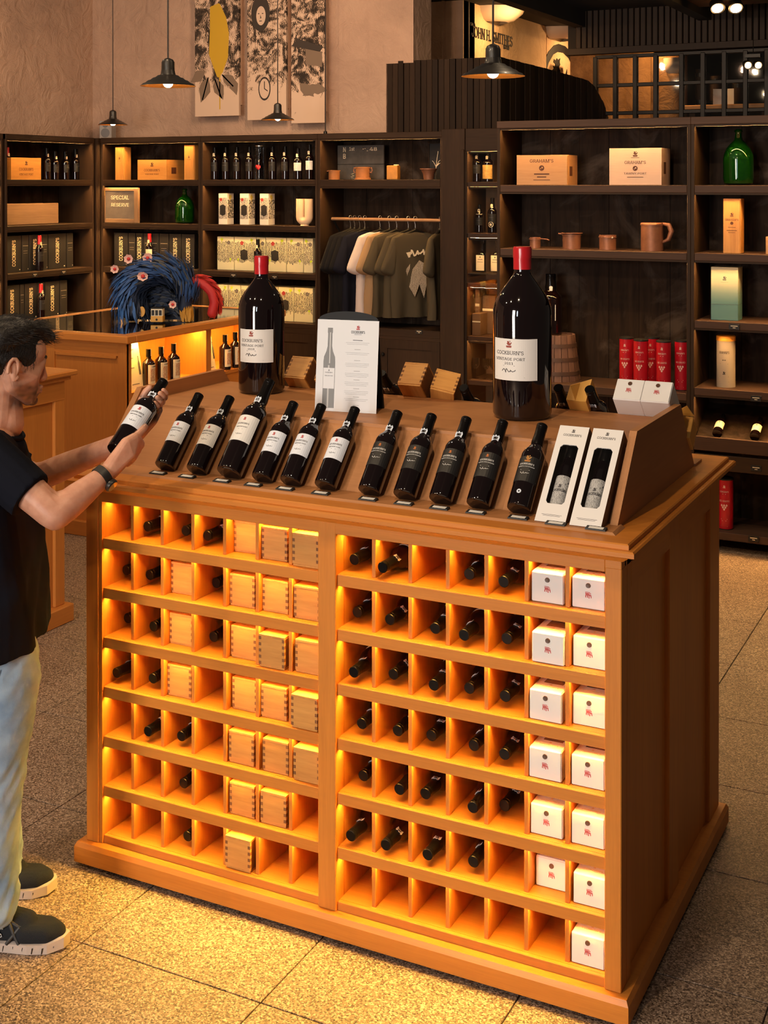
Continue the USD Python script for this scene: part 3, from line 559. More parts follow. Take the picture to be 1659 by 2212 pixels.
BOXES = {0: {4: (501, 1190), 5: (562, 1206.5), 6: (631.4, 1222)}, 1: {2: (362.5, 1278.7), 4: (490.5, 1306), 5: (562, 1318.4), 6: (635, 1335)}, 2: {2: (362.5, 1389), 4: (499, 1419), 5: (559, 1439), 6: (640, 1451.6)}, 3: {2: (357.5, 1500), 4: (501.7, 1530.5), 5: (564, 1548), 6: (628.6, 1570.5)},
         4: {4: (494.6, 1645.7), 5: (567.5, 1664.5), 6: (639, 1685.6)}, 5: {4: (495.8, 1757), 5: (562.8, 1777)}, 6: {4: (485, 1872.5)}}
box0 = [None, None]
for r, row in BOXES.items():
    for c, (u, v) in row.items():
        zs_ = Z1 - PT * r; P = at(u, v, 'z', zs_); x0, x1 = cellx['L'][c] + .006, cellx['L'][c + 1] - .006; w = .0875
        y = float(np.clip(P[1], -.045, .07)); x = float(np.clip(P[0] + w / 2, x0 + w / 2 + .001, x1 - w / 2 - .001))
        lab = 'pale wooden bottle box in the %s compartment of the %s row, left bay' % (COL[c], ORD[r]); k = (r + c) % 2
        if box0[k] is None: box0[k] = finger_box('wooden_bottle_box', lab, w, .096, .30, (x, y, zs_ + .0005), flip=k)
        else: dup(box0[k], lab, (x, y, zs_ + .0005))
# white cartons lying with their seal outwards
LEOP = mat('lion_red', (.50, .10, .10), .6); SEALB = mat('brown_seal', (.10, .045, .025), .35, coat=.3)
def lion(s, x=0, y=0):
    g = unary_union([sbox(-.5, .55, .45, .68), sbox(-.45, .25, .1, .55), sbox(-.5, -.05, -.35, .3), sbox(-.2, -.05, -.05, .3), Polygon([(.1, .2), (.35, .25), (.45, -.1), (.55, -.05), (.5, .42), (.1, .5)]), sbox(-.5, .75, .3, .85), sbox(.05, -.15, .2, .2)])
    return affinity.translate(affinity.scale(g, s, s, origin=(0, 0)), x, y)
def white_carton(label, loc, rotz=0, M=None, group='white cartons in the right bay'):
    t = thing('white_carton', label, 'box', loc, rotz, group, M); w, h, d = .090, .081, .30
    part('carton', bx(-w / 2, .0, 0, w / 2, d, h, .003), CARTON, t)
    part('front_flap', bx(-w / 2 + .002, -.0012, .002, w / 2 - .002, 0, h - .003, .0008), CARTON, t)
    part('seal', lathe([(0, 0), (.0068, 0), (.0064, .0022), (.004, .0018), (0, .0022)], 22).apply_transform(frame((0, -.0012, h * .76), (1, 0, 0), (0, 0, 1))), SEALB, t, smooth=35)
    part('lion_print', extr(lion(.0165, 0, h * .38), .0003, XZ((0, -.0012, 0))), LEOP, t)
    part('top_print', [extr(fit_text("COCKBURN'S", .052, .006, 0, .030), .0003, frame((0, 0, h), (1, 0, 0), (0, 1, 0))), extr(crest(.008, 0, .044), .0003, frame((0, 0, h), (1, 0, 0), (0, 1, 0)))], GOLD, t)
    part('top_patch', extr(sbox(-.024, .055, .030, .120), .0004, frame((0, 0, h), (1, 0, 0), (0, 1, 0))), BROWNCARD, t); return t
CART = {0: {5: (1148, 1298), 6: (1235.3, 1310.6)}, 1: {5: (1149.4, 1428.6), 6: (1237.6, 1437.8)}, 2: {5: (1143.7, 1552), 6: (1237, 1563)}, 3: {5: (1142.8, 1677), 6: (1234, 1694.5)}, 4: {5: (1145.7, 1798.6), 6: (1234, 1820.3)}, 5: {5: (1157.3, 1911.5), 6: (1242.6, 1950.5)}, 6: {6: (1234, 2077.8)}}
cart0 = None
for r, row in CART.items():
    for c, (u, v) in row.items():
        zs_ = Z1 - PT * r; P = at(u, v, 'z', zs_); x0, x1 = cellx['R'][c] + .006, cellx['R'][c + 1] - .006; w = .090
        y = float(np.clip(P[1], -.03, .09)); x = float(np.clip(P[0] + w / 2, x0 + w / 2 + .001, x1 - w / 2 - .001))
        lab = 'white carton in the %s compartment of the %s row, right bay' % (COL[c], ORD[r])
        if cart0 is None: cart0 = white_carton(lab, (x, y, zs_ + .0005))
        else: dup(cart0, lab, (x, y, zs_ + .0005))
# ================================================================ SHELVING ROUND THE ROOM
LV = [2.170, 1.788, 1.397, .985]; TOPZ = 2.545
STAIN = None
def chalky():
    nodes = {'tc': ('texture_coordinate', {}), 'mp': ('mapping', dict(scale=(1, 1, .12))), 'n1': ('noise_texture', dict(scale=18, detail=6, roughness=.65)), 'n2': ('noise_texture', dict(scale=3.2, detail=6, roughness=.62, distortion=1.2)),
             'r': ('rgb_ramp', dict(ramp=[(.3, (.012, .007, .005)), (.75, (.048, .028, .017))])), 'r2': ('rgb_ramp', dict(ramp=[(.52, (0, 0, 0)), (.70, (.55, .55, .55))])),
             'm': ('mix_color', dict(blend_type='mix', b=(.11, .082, .064))), 'p': ('principled_bsdf', dict(roughness=.7, specular_ior_level=.12))}
    links = [('tc.object', 'mp.vector'), ('mp.vector', 'n1.vector'), ('tc.object', 'n2.vector'), ('n1.fac', 'r.fac'), ('n2.fac', 'r2.fac'), ('r2.color', 'm.fac'), ('r.color', 'm.a'), ('m.result', 'p.base_color')]
    return usdkit.material(stage, '/World/Looks/chalky_dark_board', nodes, links, surface='p.BSDF')
CHALK = chalky()
EDGEW = wood('worn_shelf_edge', (.100, .054, .036), (.032, .017, .011), 'x', grain=12, stretch=.06, rough=.6, bump=.25, spec=.2)
def shelf_unit(label, loc, rotz, width, depth, levels, top, th=.04, up=.045, name='shelf_unit', base_door=None, leds=True, bottom=None, top_th=.045, edge=None, skip_left=False, ledlen=None):
    """local frame: x along the front, y to the back, front at y = 0"""
    t = thing(name, label, 'shelf unit', loc, rotz); E = edge or DARK['x']
    part('upright', bx(0, 0, 0, up / 2, depth, top, .003), DARK['z'], t); part('upright', bx(width - up / 2, 0, 0, width, depth, top, .003), DARK['z'], t)
    nb = max(3, int(width / .2))
    for k in range(nb):
        a, b = up / 2 + (width - up) * k / nb, up / 2 + (width - up) * (k + 1) / nb
        part('back_board', bx(a + .001, depth - .02 + .002 * (k % 2), 0, b - .001, depth, top - top_th), CHALK, t)
    part('top', bx(0, -.004, top - top_th, width, depth, top, .003), E, t)
    allz = [top - top_th + .0] + [z - th for z in levels]
    for z in levels: part('shelf', bx(up / 2, 0, z - th, width - up / 2, depth - .02, z, .003), E, t)
    if leds:
        for zc in allz[:-1] if bottom else allz[:len(levels)]:
            a, b = up / 2 + .03, width - up / 2 - .05
            part('led_strip', hull([(a, .012, zc - .0005), (b, .012, zc - .0005), (a, .024, zc - .009), (b, .024, zc - .009), (a, .024, zc), (b, .024, zc)]), LED_BG, t); part('led_profile', bx(up / 2, .0241, zc - .011, width - up / 2, .027, zc), ALU, t)
            part('led_rail', bx(up / 2, .004, zc - .011, width - up / 2, .011, zc), DARK['x'], t)
    if base_door:
        z0, z1, n = base_door
        part('plinth', bx(up / 2, .03, 0, width - up / 2, depth - .02, z0), DARK['x'], t)
        part('counter_rail', bx(up / 2, .002, z1, width - up / 2, .04, z1 + .05, .002), DARK['x'], t)
        for k in range(n):
            a, b = up / 2 + (width - up) * k / n + .004, up / 2 + (width - up) * (k + 1) / n - .004
            d = part('door', [bx(a, .004, z0, a + .07, .03, z1), bx(b - .07, .004, z0, b, .03, z1), bx(a + .07, .004, z0, b - .07, .03, z0 + .08), bx(a + .07, .004, z1 - .07, b - .07, .03, z1)], DARK['z'], t)
            part('door_panel', bx(a + .07, .014, z0 + .08, b - .07, .024, z1 - .07), DARK['z'], d)
            part('knob', lathe([(0, 0), (.012, 0), (.016, .012), (.010, .022), (0, .024)], 16).apply_transform(frame((a + .035, .004, z1 - .12), (1, 0, 0), (0, 0, 1))), BLKMETAL, d, smooth=40)
    return t
YF = 6.0; XW = -4.855
shelf_unit('dark timber shelf unit along the left wall, in the corner', (XW, 4.84, 0), math.pi / 2, 1.11, .40, LV, TOPZ, base_door=(.1, .90, 2))
shelf_unit('dark timber shelf unit on the left wall, cut by the frame edge', (XW, 3.70, 0), math.pi / 2, 1.11, .40, LV, TOPZ, base_door=(.1, .90, 2))
part('corner_filler', bx(XW - .38, 5.97, 0, XW + .03, 6.42, TOPZ - .002), DARK['z'], struct('trim_3'))
shelf_unit('dark shelf unit with the framed board and green demijohn', (XW + .035, YF, 0), 0, 1.075, .42, LV, TOPZ, base_door=(.1, .90, 2))
shelf_unit('dark shelf unit with the row of bottles and illustrated cartons', (-3.742, YF, 0), 0, 1.152, .42, LV, TOPZ, base_door=(.1, .90, 2))
wardrobe = shelf_unit('dark wardrobe bay with the clothes rail', (-2.588, YF, 0), 0, 1.118, .42, [2.170, .985], TOPZ, th=.06, base_door=(.1, .90, 2))
# glazed cabinet
gc = thing('glazed_cabinet', 'dark glazed cabinet with lit bottles between the clothes rail and right-hand shelving', 'cabinet')
gx0, gx1, gy = -1.468, -.72, YF
part('stile', bx(gx0, gy - .03, 0, -1.272, gy + .42, 2.56, .004), DARK['z'], gc); part('stile', bx(gx1 - .06, gy - .02, 0, gx1, gy + .42, 2.56, .004), DARK['z'], gc)
part('head', bx(-1.272, gy - .02, 2.385, gx1 - .06, gy + .42, 2.56, .004), DARK['x'], gc); part('stile_bead', bx(-1.300, gy - .045, 0, -1.272, gy - .03, 2.40, .004), DARK['z'], gc)
WARMB = wood('cabinet_back', (.20, .105, .045), (.07, .035, .016), 'z', grain=12, stretch=.08)
part('back_board', bx(-1.272, gy + .40, .1, gx1 - .06, gy + .42, 2.385), WARMB, gc)
GLV = [2.150, 1.755, 1.372, .96, .62]
for z in GLV:
    part('shelf', bx(-1.272, gy + .02, z - .035, gx1 - .06, gy + .40, z, .002), EDGEW, gc)
part('plinth', bx(-1.272, gy, 0, gx1 - .06, gy + .40, .25), DARK['x'], gc)
PALEG = mat('cloudy_shelf_glass', (.55, .50, .42), .1, trans=.9)
part('glass_shelf', bx(-1.272, gy + .03, 1.440, gx1 - .06, gy + .38, 1.447), PALEG, gc)
dr = part('door', [bx(-1.272, gy - .018, .25, -1.262, gy - .002, 2.385), bx(gx1 - .07, gy - .018, .25, gx1 - .06, gy - .002, 2.385)], DARK['z'], gc)
part('door_pane', bx(-1.262, gy - .012, .25, gx1 - .07, gy - .008, 2.385), PANE, dr)
for z in [2.383] + [g - .036 for g in GLV[:-1]]: part('led_strip', bx(-1.25, gy + .035, z - .006, gx1 - .08, gy + .045, z), LED_BG, gc); part('led_profile', bx(-1.262, gy + .0451, z - .008, gx1 - .07, gy + .048, z), ALU, gc); part('led_rail', bx(-1.262, gy + .02, z - .014, gx1 - .07, gy + .03, z), DARK['x'], gc)
# right-hand shelving, standing forward of the back wall
YR = 4.387; xr0, xr1, xr2 = -.372, .848, 2.06
u1 = shelf_unit('wide dark shelf unit with red tins, crates and copper mugs', (xr0, YR, 0), 0, xr1 - xr0, .40, [2.130, 1.733, .905, .114], 2.53, th=.045, edge=EDGEW)
u2 = shelf_unit('dark shelf unit at the right edge, holding green demijohn and sloping bottle shelf', (xr1, YR, 0), 0, xr2 - xr1, .40, [2.130, 1.733, 1.338, .945, .114], 2.53, th=.045, edge=EDGEW)
part('sloping_shelf', hull([(.023, .01, .635), (1.19, .01, .635), (.023, .38, .800), (1.19, .38, .800), (.023, .01, .615), (1.19, .01, .615), (.023, .38, .78), (1.19, .38, .78)]), CHALK, u2)
part('sloping_lip', bx(.023, -.004, .580, 1.19, .012, .662, .003), EDGEW, u2); part('lower_rail', bx(.023, .0, .470, 1.19, .03, .560, .003), DARK['x'], u2)
# ---------------------------------------------------------------- goods: placing helpers
def X(u, y, v=400): return at(u, v, 'y', y)[0]
def Yl(u, x=XW - .16, v=400): return at(u, v, 'x', x)[1]
def span(u0, u1, y): return X(u0, y), X(u1, y)
# bottles
def std(label, P, rotz=0, kind='plain', R=BR, H=BH, capm=CAPS, group=None, name='port_bottle', neck_lab=CREAM, body=GLASS):
    t = thing(name, label, 'bottle', P, rotz, group); g, c = bottle_profile(R, H, .0145 * R / .034, cap=.0158 * R / .034)
    part('glass', lathe(g, 28), body, t, smooth=40); part('capsule', lathe(c, 20), capm, t, smooth=35); k = R / .034
    if neck_lab is not None: part('neck_seal', bend(Polygon([(-.009, -.014), (.009, -.014), (.011, .012), (0, .018), (-.011, .012)]), .0196 * k, .765 * H, depth=.0006), neck_lab, t)
    part('shoulder_band', wrap(R * .93, .648 * H, .664 * H, -1.2, 1.2, .001), CREAM, t) if kind in ('band',) else None
    if kind in ('dark', 'band'):
        lb = part('label', wrap(R + .0002, .26 * H, .54 * H, -1.2, 1.2), BLKPAPER, t)
        part('lettering', cat([bend(fit_text("COCKBURN'S", .040, .006), R + .0008, .44 * H), bend(sbox(-.016, -.0012, .016, .0012), R + .0008, .38 * H), bend(sbox(-.012, -.001, .012, .001), R + .0008, .33 * H)]), GREYINK, lb)
    elif kind in ('paper', 'gold', 'cream'):
        lb = part('label', wrap(R + .0002, (.10 if kind == 'gold' else .28) * H, .54 * H, -1.3, 1.3), {'paper': WHITE, 'gold': mat('old_gold_label', (.55, .33, .10), .5, var=.3, vscale=60), 'cream': CREAM}[kind], t)
        part('lettering', cat([bend(sbox(-.018, -.002, .018, .002), R + .0008, .46 * H), bend(sbox(-.014, -.001, .014, .001), R + .0008, .41 * H), bend(sbox(-.012, -.001, .012, .001), R + .0008, .36 * H)]), GREYINK, lb)
    return t
RZL = math.pi / 2
zl = lambda k: LV[k] + .0005
for u, h, w, cm in ((16, .27, 'red-capped bottle at the far left end of the top shelf', WAX), (101, .275, 'leftmost of four dark bottles on the left wall top shelf', CAPS), (119, .25, 'second of four dark bottles on the left wall top shelf', CAPS), (141, .25, 'third of four dark bottles on the left wall top shelf', CAPS), (163, .275, 'rightmost of four dark bottles on the left wall top shelf', CAPS)):
    std(w, (XW - .17, Yl(u, XW - .17), zl(0)), RZL, 'dark', H=h, capm=cm)
ws_ = ['first', 'second', 'third', 'fourth', 'fifth', 'sixth', 'seventh']
std0 = None
for k, u in enumerate((464, 488, 512, 539, 589, 616)):
    lab = '%s dark bottle from the left on the top shelf above the illustrated cartons' % ws_[k]
    if std0 is None: std0 = std(lab, (X(u, 6.14), 6.14, zl(0)), 0, 'dark', H=.280, group='bottles on the top shelf')
    else:
        b = dup(std0, lab, (X(u, 6.14), 6.14, zl(0)))
std('short dark bottle with white label on the top shelf', (X(644, 6.12), 6.12, zl(0)), 0, 'paper', H=.262, R=.036)
std('dark bottle with white label at the right end of the top shelf', (X(669, 6.14), 6.14, zl(0)), 0, 'paper', H=.292)
t = thing('display_tube', 'clear display tube with a red flower among bottles on the top shelf', 'tube', (X(561, 6.16), 6.16, zl(0)))
TUBE = usdkit.material(stage, '/World/Looks/clear_tube', {'f': ('layer_weight', dict(blend=.35)), 't': ('transparent_bsdf', dict(color=(.8, .8, .8))), 'g': ('glossy_bsdf', dict(roughness=.08, color=(.8, .8, .8))), 'm': ('mix_closure', {})}, [('f.facing', 'm.fac'), ('t.BSDF', 'm.closure1'), ('g.BSDF', 'm.closure2')], surface='m.closure')
part('tube', lathe([(.040, .004), (.042, .004), (.042, .283), (.040, .283), (.040, .004)], 28), TUBE, t, smooth=40); part('cap', lathe([(0, .282), (.044, .282), (.044, .290), (0, .290)], 28), SILVER, t, smooth=35); part('base', lathe([(0, 0), (.044, 0), (.044, .008), (0, .008)], 28), BLKPAPER, t)
g, c = bottle_profile(.030, .22); part('inner_bottle', lathe(g, 24, (0, 0, .01)), GLASS, t, smooth=40)
part('red_flower', hull([(.026 * math.cos(a) + .006, -.036 + .010 * math.sin(a * 2), .105 + .024 * math.sin(a)) for a in np.linspace(0, 6.1, 9)]), mat('signal_red', (.65, .01, .02), .4), t)
std('dark bottle standing before the third row of illustrated cartons', (X(557, 6.06), 6.06, zl(2)), 0, 'dark', H=.272)
std('red-capped bottle before the upper black cartons on the left wall', (XW - .06, Yl(85, XW - .06), zl(2)), RZL, 'dark', H=.300, capm=WAX)
std('red-capped bottle before the lower black cartons on the left wall', (XW - .06, Yl(88, XW - .06), zl(3)), RZL, 'dark', H=.300, capm=WAX)
std('red-capped bottle before black cartons above the blue sculpture', (X(323, 6.07), 6.07, zl(2)), 0, 'cream', H=.300, capm=WAX)
# glazed cabinet bottles
for u, k, kd, h, R, w in ((1009, 0, 'gold', .250, .038, 'gold-labelled bottle at the left of the glazed cabinet top shelf'), (1031, 0, 'dark', .250, .036, 'plain dark bottle in the middle of the glazed cabinet top shelf'), (1054, 0, 'gold', .245, .042, 'broad gold-labelled bottle at the right of the glazed cabinet top shelf'),
                          (1011, 1, 'dark', .180, .040, 'squat dark bottle on the second shelf of the glazed cabinet'), (1036, 1, 'band', .220, .030, 'small dark bottle on the second shelf of the glazed cabinet'), (1064, 1, 'dark', .272, .036, 'tall dark bottle with round emblem in the glazed cabinet')):
    b = std(w, (X(u, 6.16), 6.16, GLV[k] + .0005), 0, kd, H=h, R=R)
    if u == 1064: part('round_emblem', bend(unary_union([Point(0, 0).buffer(.022).difference(Point(0, 0).buffer(.018)), Point(0, 0).buffer(.010)]), R + .0016, .24 * h), CREAM, b)
for u, w in ((1041, 'left'), (1073, 'right')):
    t = thing('clear_decanter', 'clear bottle with large cream label and glass stopper, %s one in the glazed cabinet' % w, 'bottle', (X(u, 6.15), 6.15, 1.4475))
    part('glass', lathe([(0, 0), (.030, 0), (.034, .02), (.034, .13), (.028, .15), (.012, .165), (.010, .20), (0, .20)], 24), TUBE, t, smooth=40); part('label', bx(-.034, -.037, .015, .034, -.0345, .135), CREAM, t); part('lettering', [bx(-.02, -.0376, .10, .02, -.037, .104), bx(-.024, -.0376, .080, .024, -.037, .083), bx(-.005, -.0376, .115, .005, -.037, .125)], GREYINK, t)
    part('stopper', lathe([(0, .198), (.008, .198), (.006, .215), (.015, .23), (.014, .245), (0, .252)], 20), TUBE, t, smooth=50)
CARDB = mat('dull_cardboard', (.16, .085, .04), .75, var=.2, vscale=10)
for (u0, u1, z0, h, y, w) in ((1008, 1036, .9605, .36, 6.18, 'tall brown carton low in the glazed cabinet'), (1020, 1038, .9605, .17, 6.08, 'small brown carton low in the glazed cabinet'), (1042, 1070, .9605, .30, 6.22, 'brown carton right of the tall one in the glazed cabinet')):
    a, b = span(u0, u1, y); t = thing('brown_carton', w, 'box', ((a + b) / 2, y, z0)); part('carton', bx((a - b) / 2, 0, 0, (b - a) / 2, .14, h, .003), CARDB, t); part('tape', bx((a - b) / 2 * .98, -.0008, h * .6, (b - a) / 2 * .98, 0, h * .66), CREAM, t)
for k, u in enumerate((1006, 1028, 1050, 1066)):
    t = thing('wine_glass', '%s stemmed glass low in the glazed cabinet' % ws_[k], 'glass', (X(u, 6.12), 6.12, .6205))
    part('bowl', lathe([(0, .075), (.016, .08), (.030, .11), (.028, .16), (.027, .16), (.029, .11), (0, .078)], 20), TUBE, t, smooth=60); part('stem', lathe([(0, 0), (.026, .002), (.004, .008), (.003, .076), (0, .076)], 20), TUBE, t, smooth=40)
# crates with burnt lettering
BURN = mat('burnt_print', (.10, .030, .012), .7)
def crate(label, P, w, h, d, lines, rotz=0, em=None, side=None, ma=CRATE, lit=None):
    t = thing('wooden_crate', label, 'crate', P, rotz); e = .010
    part('front_board', bx(-w / 2, 0, 0, w / 2, e, h, .001), ma['x'], t); part('rear_board', bx(-w / 2, d - e, 0, w / 2, d, h, .001), ma['x'], t)
    part('side_board', bx(-w / 2, e, 0, -w / 2 + e, d - e, h), ma['y'], t); part('side_board', bx(w / 2 - e, e, 0, w / 2, d - e, h), ma['y'], t)
    part('lid', bx(-w / 2 + e, e, h - .012, w / 2 - e, d - e, h - .002), ma['x'], t)
    gs = [fit_text(s, ww, hh, 0, z) if s != '-' else sbox(-ww / 2, z - hh / 2, ww / 2, z + hh / 2) for s, ww, hh, z in lines]
    for g_ in gs: part('burnt_lettering', extr(g_, .0006, XZ((0, 0, 0))), BURN, t)
    if em: part('burnt_emblem', extr(unary_union([crest(s, x, z) if kd == 'c' else Point(x, z).buffer(s * .5).difference(unary_union([Point(x + s * .1, z + s * .1).buffer(s * .16), Point(x - s * .2, z - s * .1).buffer(s * .1)])) for kd, s, x, z in em]), .0006, XZ((0, 0, 0))), BURN, t)
    if side: part('side_mark', extr(sbox(d * .25, h * .3, d * .5, h * .62), .0006, yz((w / 2, 0, 0))), BURN, t)
    return t
a, b = Yl(24, XW - .10), Yl(89, XW - .10); crate("orange wooden crate with burnt lettering on the left wall top shelf", (XW - .10, (a + b) / 2, zl(0)), b - a, .185, .2, [("COCKBURN'S", .17, .024, .088), ('VINTAGE PORT', .17, .018, .045)], RZL, [('c', .035, 0, .14)], ma=PINE)
a, b = span(297, 360, 6.06); crate('orange wooden crate between two tall boxes on the top shelf', ((a + b) / 2, 6.06, zl(0)), b - a, .176, .28, [("COCKBURN'S", .17, .022, .085), ('VINTAGE PORT', .15, .012, .050)], 0, [('c', .035, 0, .135)], True, PINE)
for u0, u1, h, w in ((248, 268, .292, 'tall pale wooden bottle box left of the crate on the top shelf'), (397, 419, .300, 'tall pale wooden bottle box right of the crate on the top shelf')):
    a, b = span(u0, u1, 6.05); t = thing('tall_wooden_box', w, 'box', ((a + b) / 2, 6.05, zl(0))); wd = b - a
    part('body', bx(-wd / 2, .006, 0, wd / 2, .10, h, .001), PINE['z'], t); part('sliding_lid', bx(-wd / 2 + .006, 0, 0, wd / 2 - .006, .006, h - .008, .001), PINE['z'], t); part('burnt_emblem', [extr(crest(.02, 0, h * .66), .0006, XZ((0, 0, 0))), extr(sbox(-.02, h * .58, .02, h * .585), .0006, XZ((0, 0, 0)))], BURN, t)
a, b = span(1116, 1225, YR + .05); crate("orange crate with GRAHAM'S lettering on the right-hand top shelf", ((a + b) / 2, YR + .05, 2.1305), b - a, .186, .20, [("GRAHAM'S", .155, .020, .150), ('-', .10, .007, .068), ('-', .06, .006, .050), ('-', .11, .003, .032)], 0, [('o', .034, 0, .105)], True)
a, b = span(1316, 1429, YR + .05); crate("paler larger crate with GRAHAM'S lettering on the right-hand top shelf", ((a + b) / 2, YR + .05, 2.1305), b - a, .222, .20, [("GRAHAM'S", .130, .019, .136), ('-', .05, .002, .165), ('TAWNY PORT', .14, .011, .070), ('-', .10, .003, .048)], 0, [('c', .032, 0, .187), ('o', .030, 0, .100)], True, {k: wood('pale_crate_' + k, (.78, .52, .36), (.62, .38, .25), k, grain=16, stretch=.09) for k in 'xyz'})
# weathered trough on the left wall
a, b = Yl(13, XW - .12), Yl(127, XW - .12); t = thing('wooden_trough', 'long weathered wooden block on the second shelf of the left wall', 'trough', (XW - .12, (a + b) / 2, zl(1)), RZL); L_ = (b - a) / 2
OLD = {k: wood('weathered_' + k, (.34, .20, .105), (.12, .065, .035), k, grain=14, stretch=.06, rough=.75, bump=.4) for k in 'xyz'}
part('front_plank', bx(-L_, 0, 0, L_, .03, .18, .006), OLD['x'], t); part('rear_plank', bx(-L_, .17, 0, L_, .20, .18, .006), OLD['x'], t); part('end_plank', bx(-L_, .03, 0, -L_ + .03, .17, .175, .004), OLD['y'], t); part('end_plank', bx(L_ - .03, .03, 0, L_, .17, .175, .004), OLD['y'], t); part('base_plank', bx(-L_ + .03, .03, 0, L_ - .03, .17, .03), OLD['x'], t)
# framed stencilled board
a, b = span(218, 298, 6.025); t = thing('stencilled_board', 'framed old board stencilled SPECIAL leaning on the second shelf', 'sign', ((a + b) / 2, 6.025, zl(1))); w = b - a; h = .312
part('board', bx(-w / 2 + .04, .008, .03, w / 2 - .04, .02, h - .02), mat('grey_slate', (.15, .125, .11), .7, var=.25, vscale=8), t)
for q in (bx(-w / 2, 0, 0, -w / 2 + .045, .03, h, .003), bx(w / 2 - .045, 0, 0, w / 2, .03, h, .003)): part('frame_stile', q, OLD['z'], t)
for q in (bx(-w / 2 + .045, .001, 0, w / 2 - .045, .03, .035, .003), bx(-w / 2 + .045, .001, h - .03, w / 2 - .045, .03, h, .003)): part('frame_rail', q, OLD['x'], t)
part('lettering', [extr(fit_text('SPECIAL', .20, .036, 0, .225, bold=True), .001, XZ((0, .008, 0))), extr(fit_text('RESERVE', .20, .032, 0, .160, bold=True), .001, XZ((0, .008, 0)))], CREAM, t)
part('tape', bx(-w / 2 - .001, -.001, h - .07, -w / 2 + .046, .0, h), PINE['x'], t)
# green demijohns
GREEN = mat('green_glass', (.006, .075, .004), .04, trans=.6, ior=1.45, coat=.3)
def demijohn(label, P, R, H, mt=GREEN):
    t = thing('green_demijohn', label, 'demijohn', P); nk = R * .24
    prof = [(0, .02 * H), (R * .7, .0), (R * .94, .03 * H), (R, .12 * H), (R, .46 * H), (R * .95, .55 * H), (R * .78, .66 * H), (R * .5, .75 * H), (nk * 1.2, .80 * H), (nk, .85 * H), (nk * .85, .93 * H), (nk * .85, .96 * H)]
    part('body', lathe(prof + [(nk * .6, .96 * H), (nk * .6, .85 * H), (R * .45, .745 * H), (R * .9, .54 * H), (R * .95, .12 * H), (0, .04 * H)], 40), mt, t, smooth=50)
    part('lip', lathe([(nk * .6, .94 * H), (nk * 1.15, .945 * H), (nk * 1.15, .975 * H), (nk * .7, H), (nk * .6, .99 * H), (nk * .6, .94 * H)], 24), mt, t, smooth=50); return t
demijohn('round green glass demijohn on the second shelf beside the stencilled board', (X(399, 6.16), 6.16, zl(1)), .084, .305)
demijohn('large green glass demijohn on the top shelf at the right edge', (X(1595, YR + .18), YR + .18, 2.1305), .088, .330)
# black cartons with vertical gilt lettering
GILT = mat('gilt_lettering', (.80, .62, .38), .4)
def black_carton(label, P, w, h, d, rotz, letter, group):
    t = thing('black_carton', label, 'box', P, rotz, group); part('carton', bx(-w / 2, 0, 0, w / 2, d, h, .002), BLKPAPER, t)
    if letter:
        g = affinity.rotate(fit_text("COCKBURN'S", h * .72, min(.042, w * .6), bold=True), 90, origin=(0, 0)); part('gilt_lettering', extr(affinity.translate(g, 0, h * .52), .0008, XZ((0, 0, 0))), GILT, t)
    else: part('gilt_lettering', [bx(-w * .38, -.0008, h * .70, w * .38, 0, h * .715), bx(-w * .3, -.0008, h * .56, w * .3, 0, h * .57), bx(-w * .3, -.0008, h * .50, w * .3, 0, h * .508)], mat('dull_gilt', (.30, .25, .19), .5), t)
    part('dot', bx(w * .36, -.0008, h * .05, w * .42, 0, h * .08), CREAM, t); return t
for k, (z, hh, rows, nm) in enumerate(((zl(2), .305, [(13, 46, 1), (47, 62, 0), (63, 87, 1), (88, 103, 0), (104, 143, 1), (144, 158, 0)], 'upper'), (zl(3), .305, [(9, 42, 1), (43, 52, 0), (53, 80, 1), (81, 96, 0), (97, 128, 1), (129, 145, 0)], 'lower'))):
    for j, (u0, u1, L_) in enumerate(rows):
        a, b = Yl(u0, XW - .10), Yl(u1, XW - .10)
        black_carton('%s black carton %s in the %s row on the left wall' % (ws_[j], 'with vertical gilt lettering' if L_ else 'showing thin gilt lines', nm), (XW - .10, (a + b) / 2, z), b - a - .002, hh, .2, RZL, L_, 'black cartons on the left wall')
for j, (u0, u1, L_) in enumerate([(246, 276, 1), (277, 292, 0), (293, 308, 1), (309, 343, 0), (344, 364, 0), (365, 391, 1), (392, 420, 1)]):
    a, b = span(u0, u1, 6.10); black_carton('%s black carton from the left on the shelf above the blue sculpture' % ws_[j], ((a + b) / 2, 6.10, zl(2)), b - a - .002, .30, .2, 0, L_, 'black cartons above the sculpture')
# illustrated cartons
PALEC = (.62, .60, .42); VINE2 = ink_vines('engraved_vines', PALEC, (.06, .06, .05), 22, .27); VINE3 = ink_vines('engraved_vines_white', (.78, .72, .62), (.10, .09, .085), 30, .25)
LIME = mat('lime_paint', (.45, .62, .02), .5); PALE = mat('pale_carton', PALEC, .55); BADGE = mat('dark_badge', (.018, .017, .016), .5); POPPY = mat('poppy_red', (.30, .018, .02), .5); WHITEC = mat('white_carton_b', (.80, .74, .66), .55); CHART = mat('chartreuse_paint', (.72, .55, .10), .5)
HEX = Polygon([(-.5, -.45), (0, -.62), (.5, -.45), (.5, .45), (0, .62), (-.5, .45)])
def splash(s, x, y, seed):
    r = np.random.default_rng(seed); a = np.linspace(0, 2 * math.pi, 15)[:-1]; q = s * (.5 + .5 * r.random(14)); return unary_union([Polygon(np.stack([x + q * np.cos(a), y + q * np.sin(a)], 1)).buffer(0), sbox(x - s * .12, y - s * 2.0, x + s * .08, y)])
def flower(s, x, y): return unary_union([Point(x + s * .5 * math.cos(q), y + s * .5 * math.sin(q)).buffer(s * .42, 4) for q in np.linspace(.4, 6.7, 6)[:-1]])
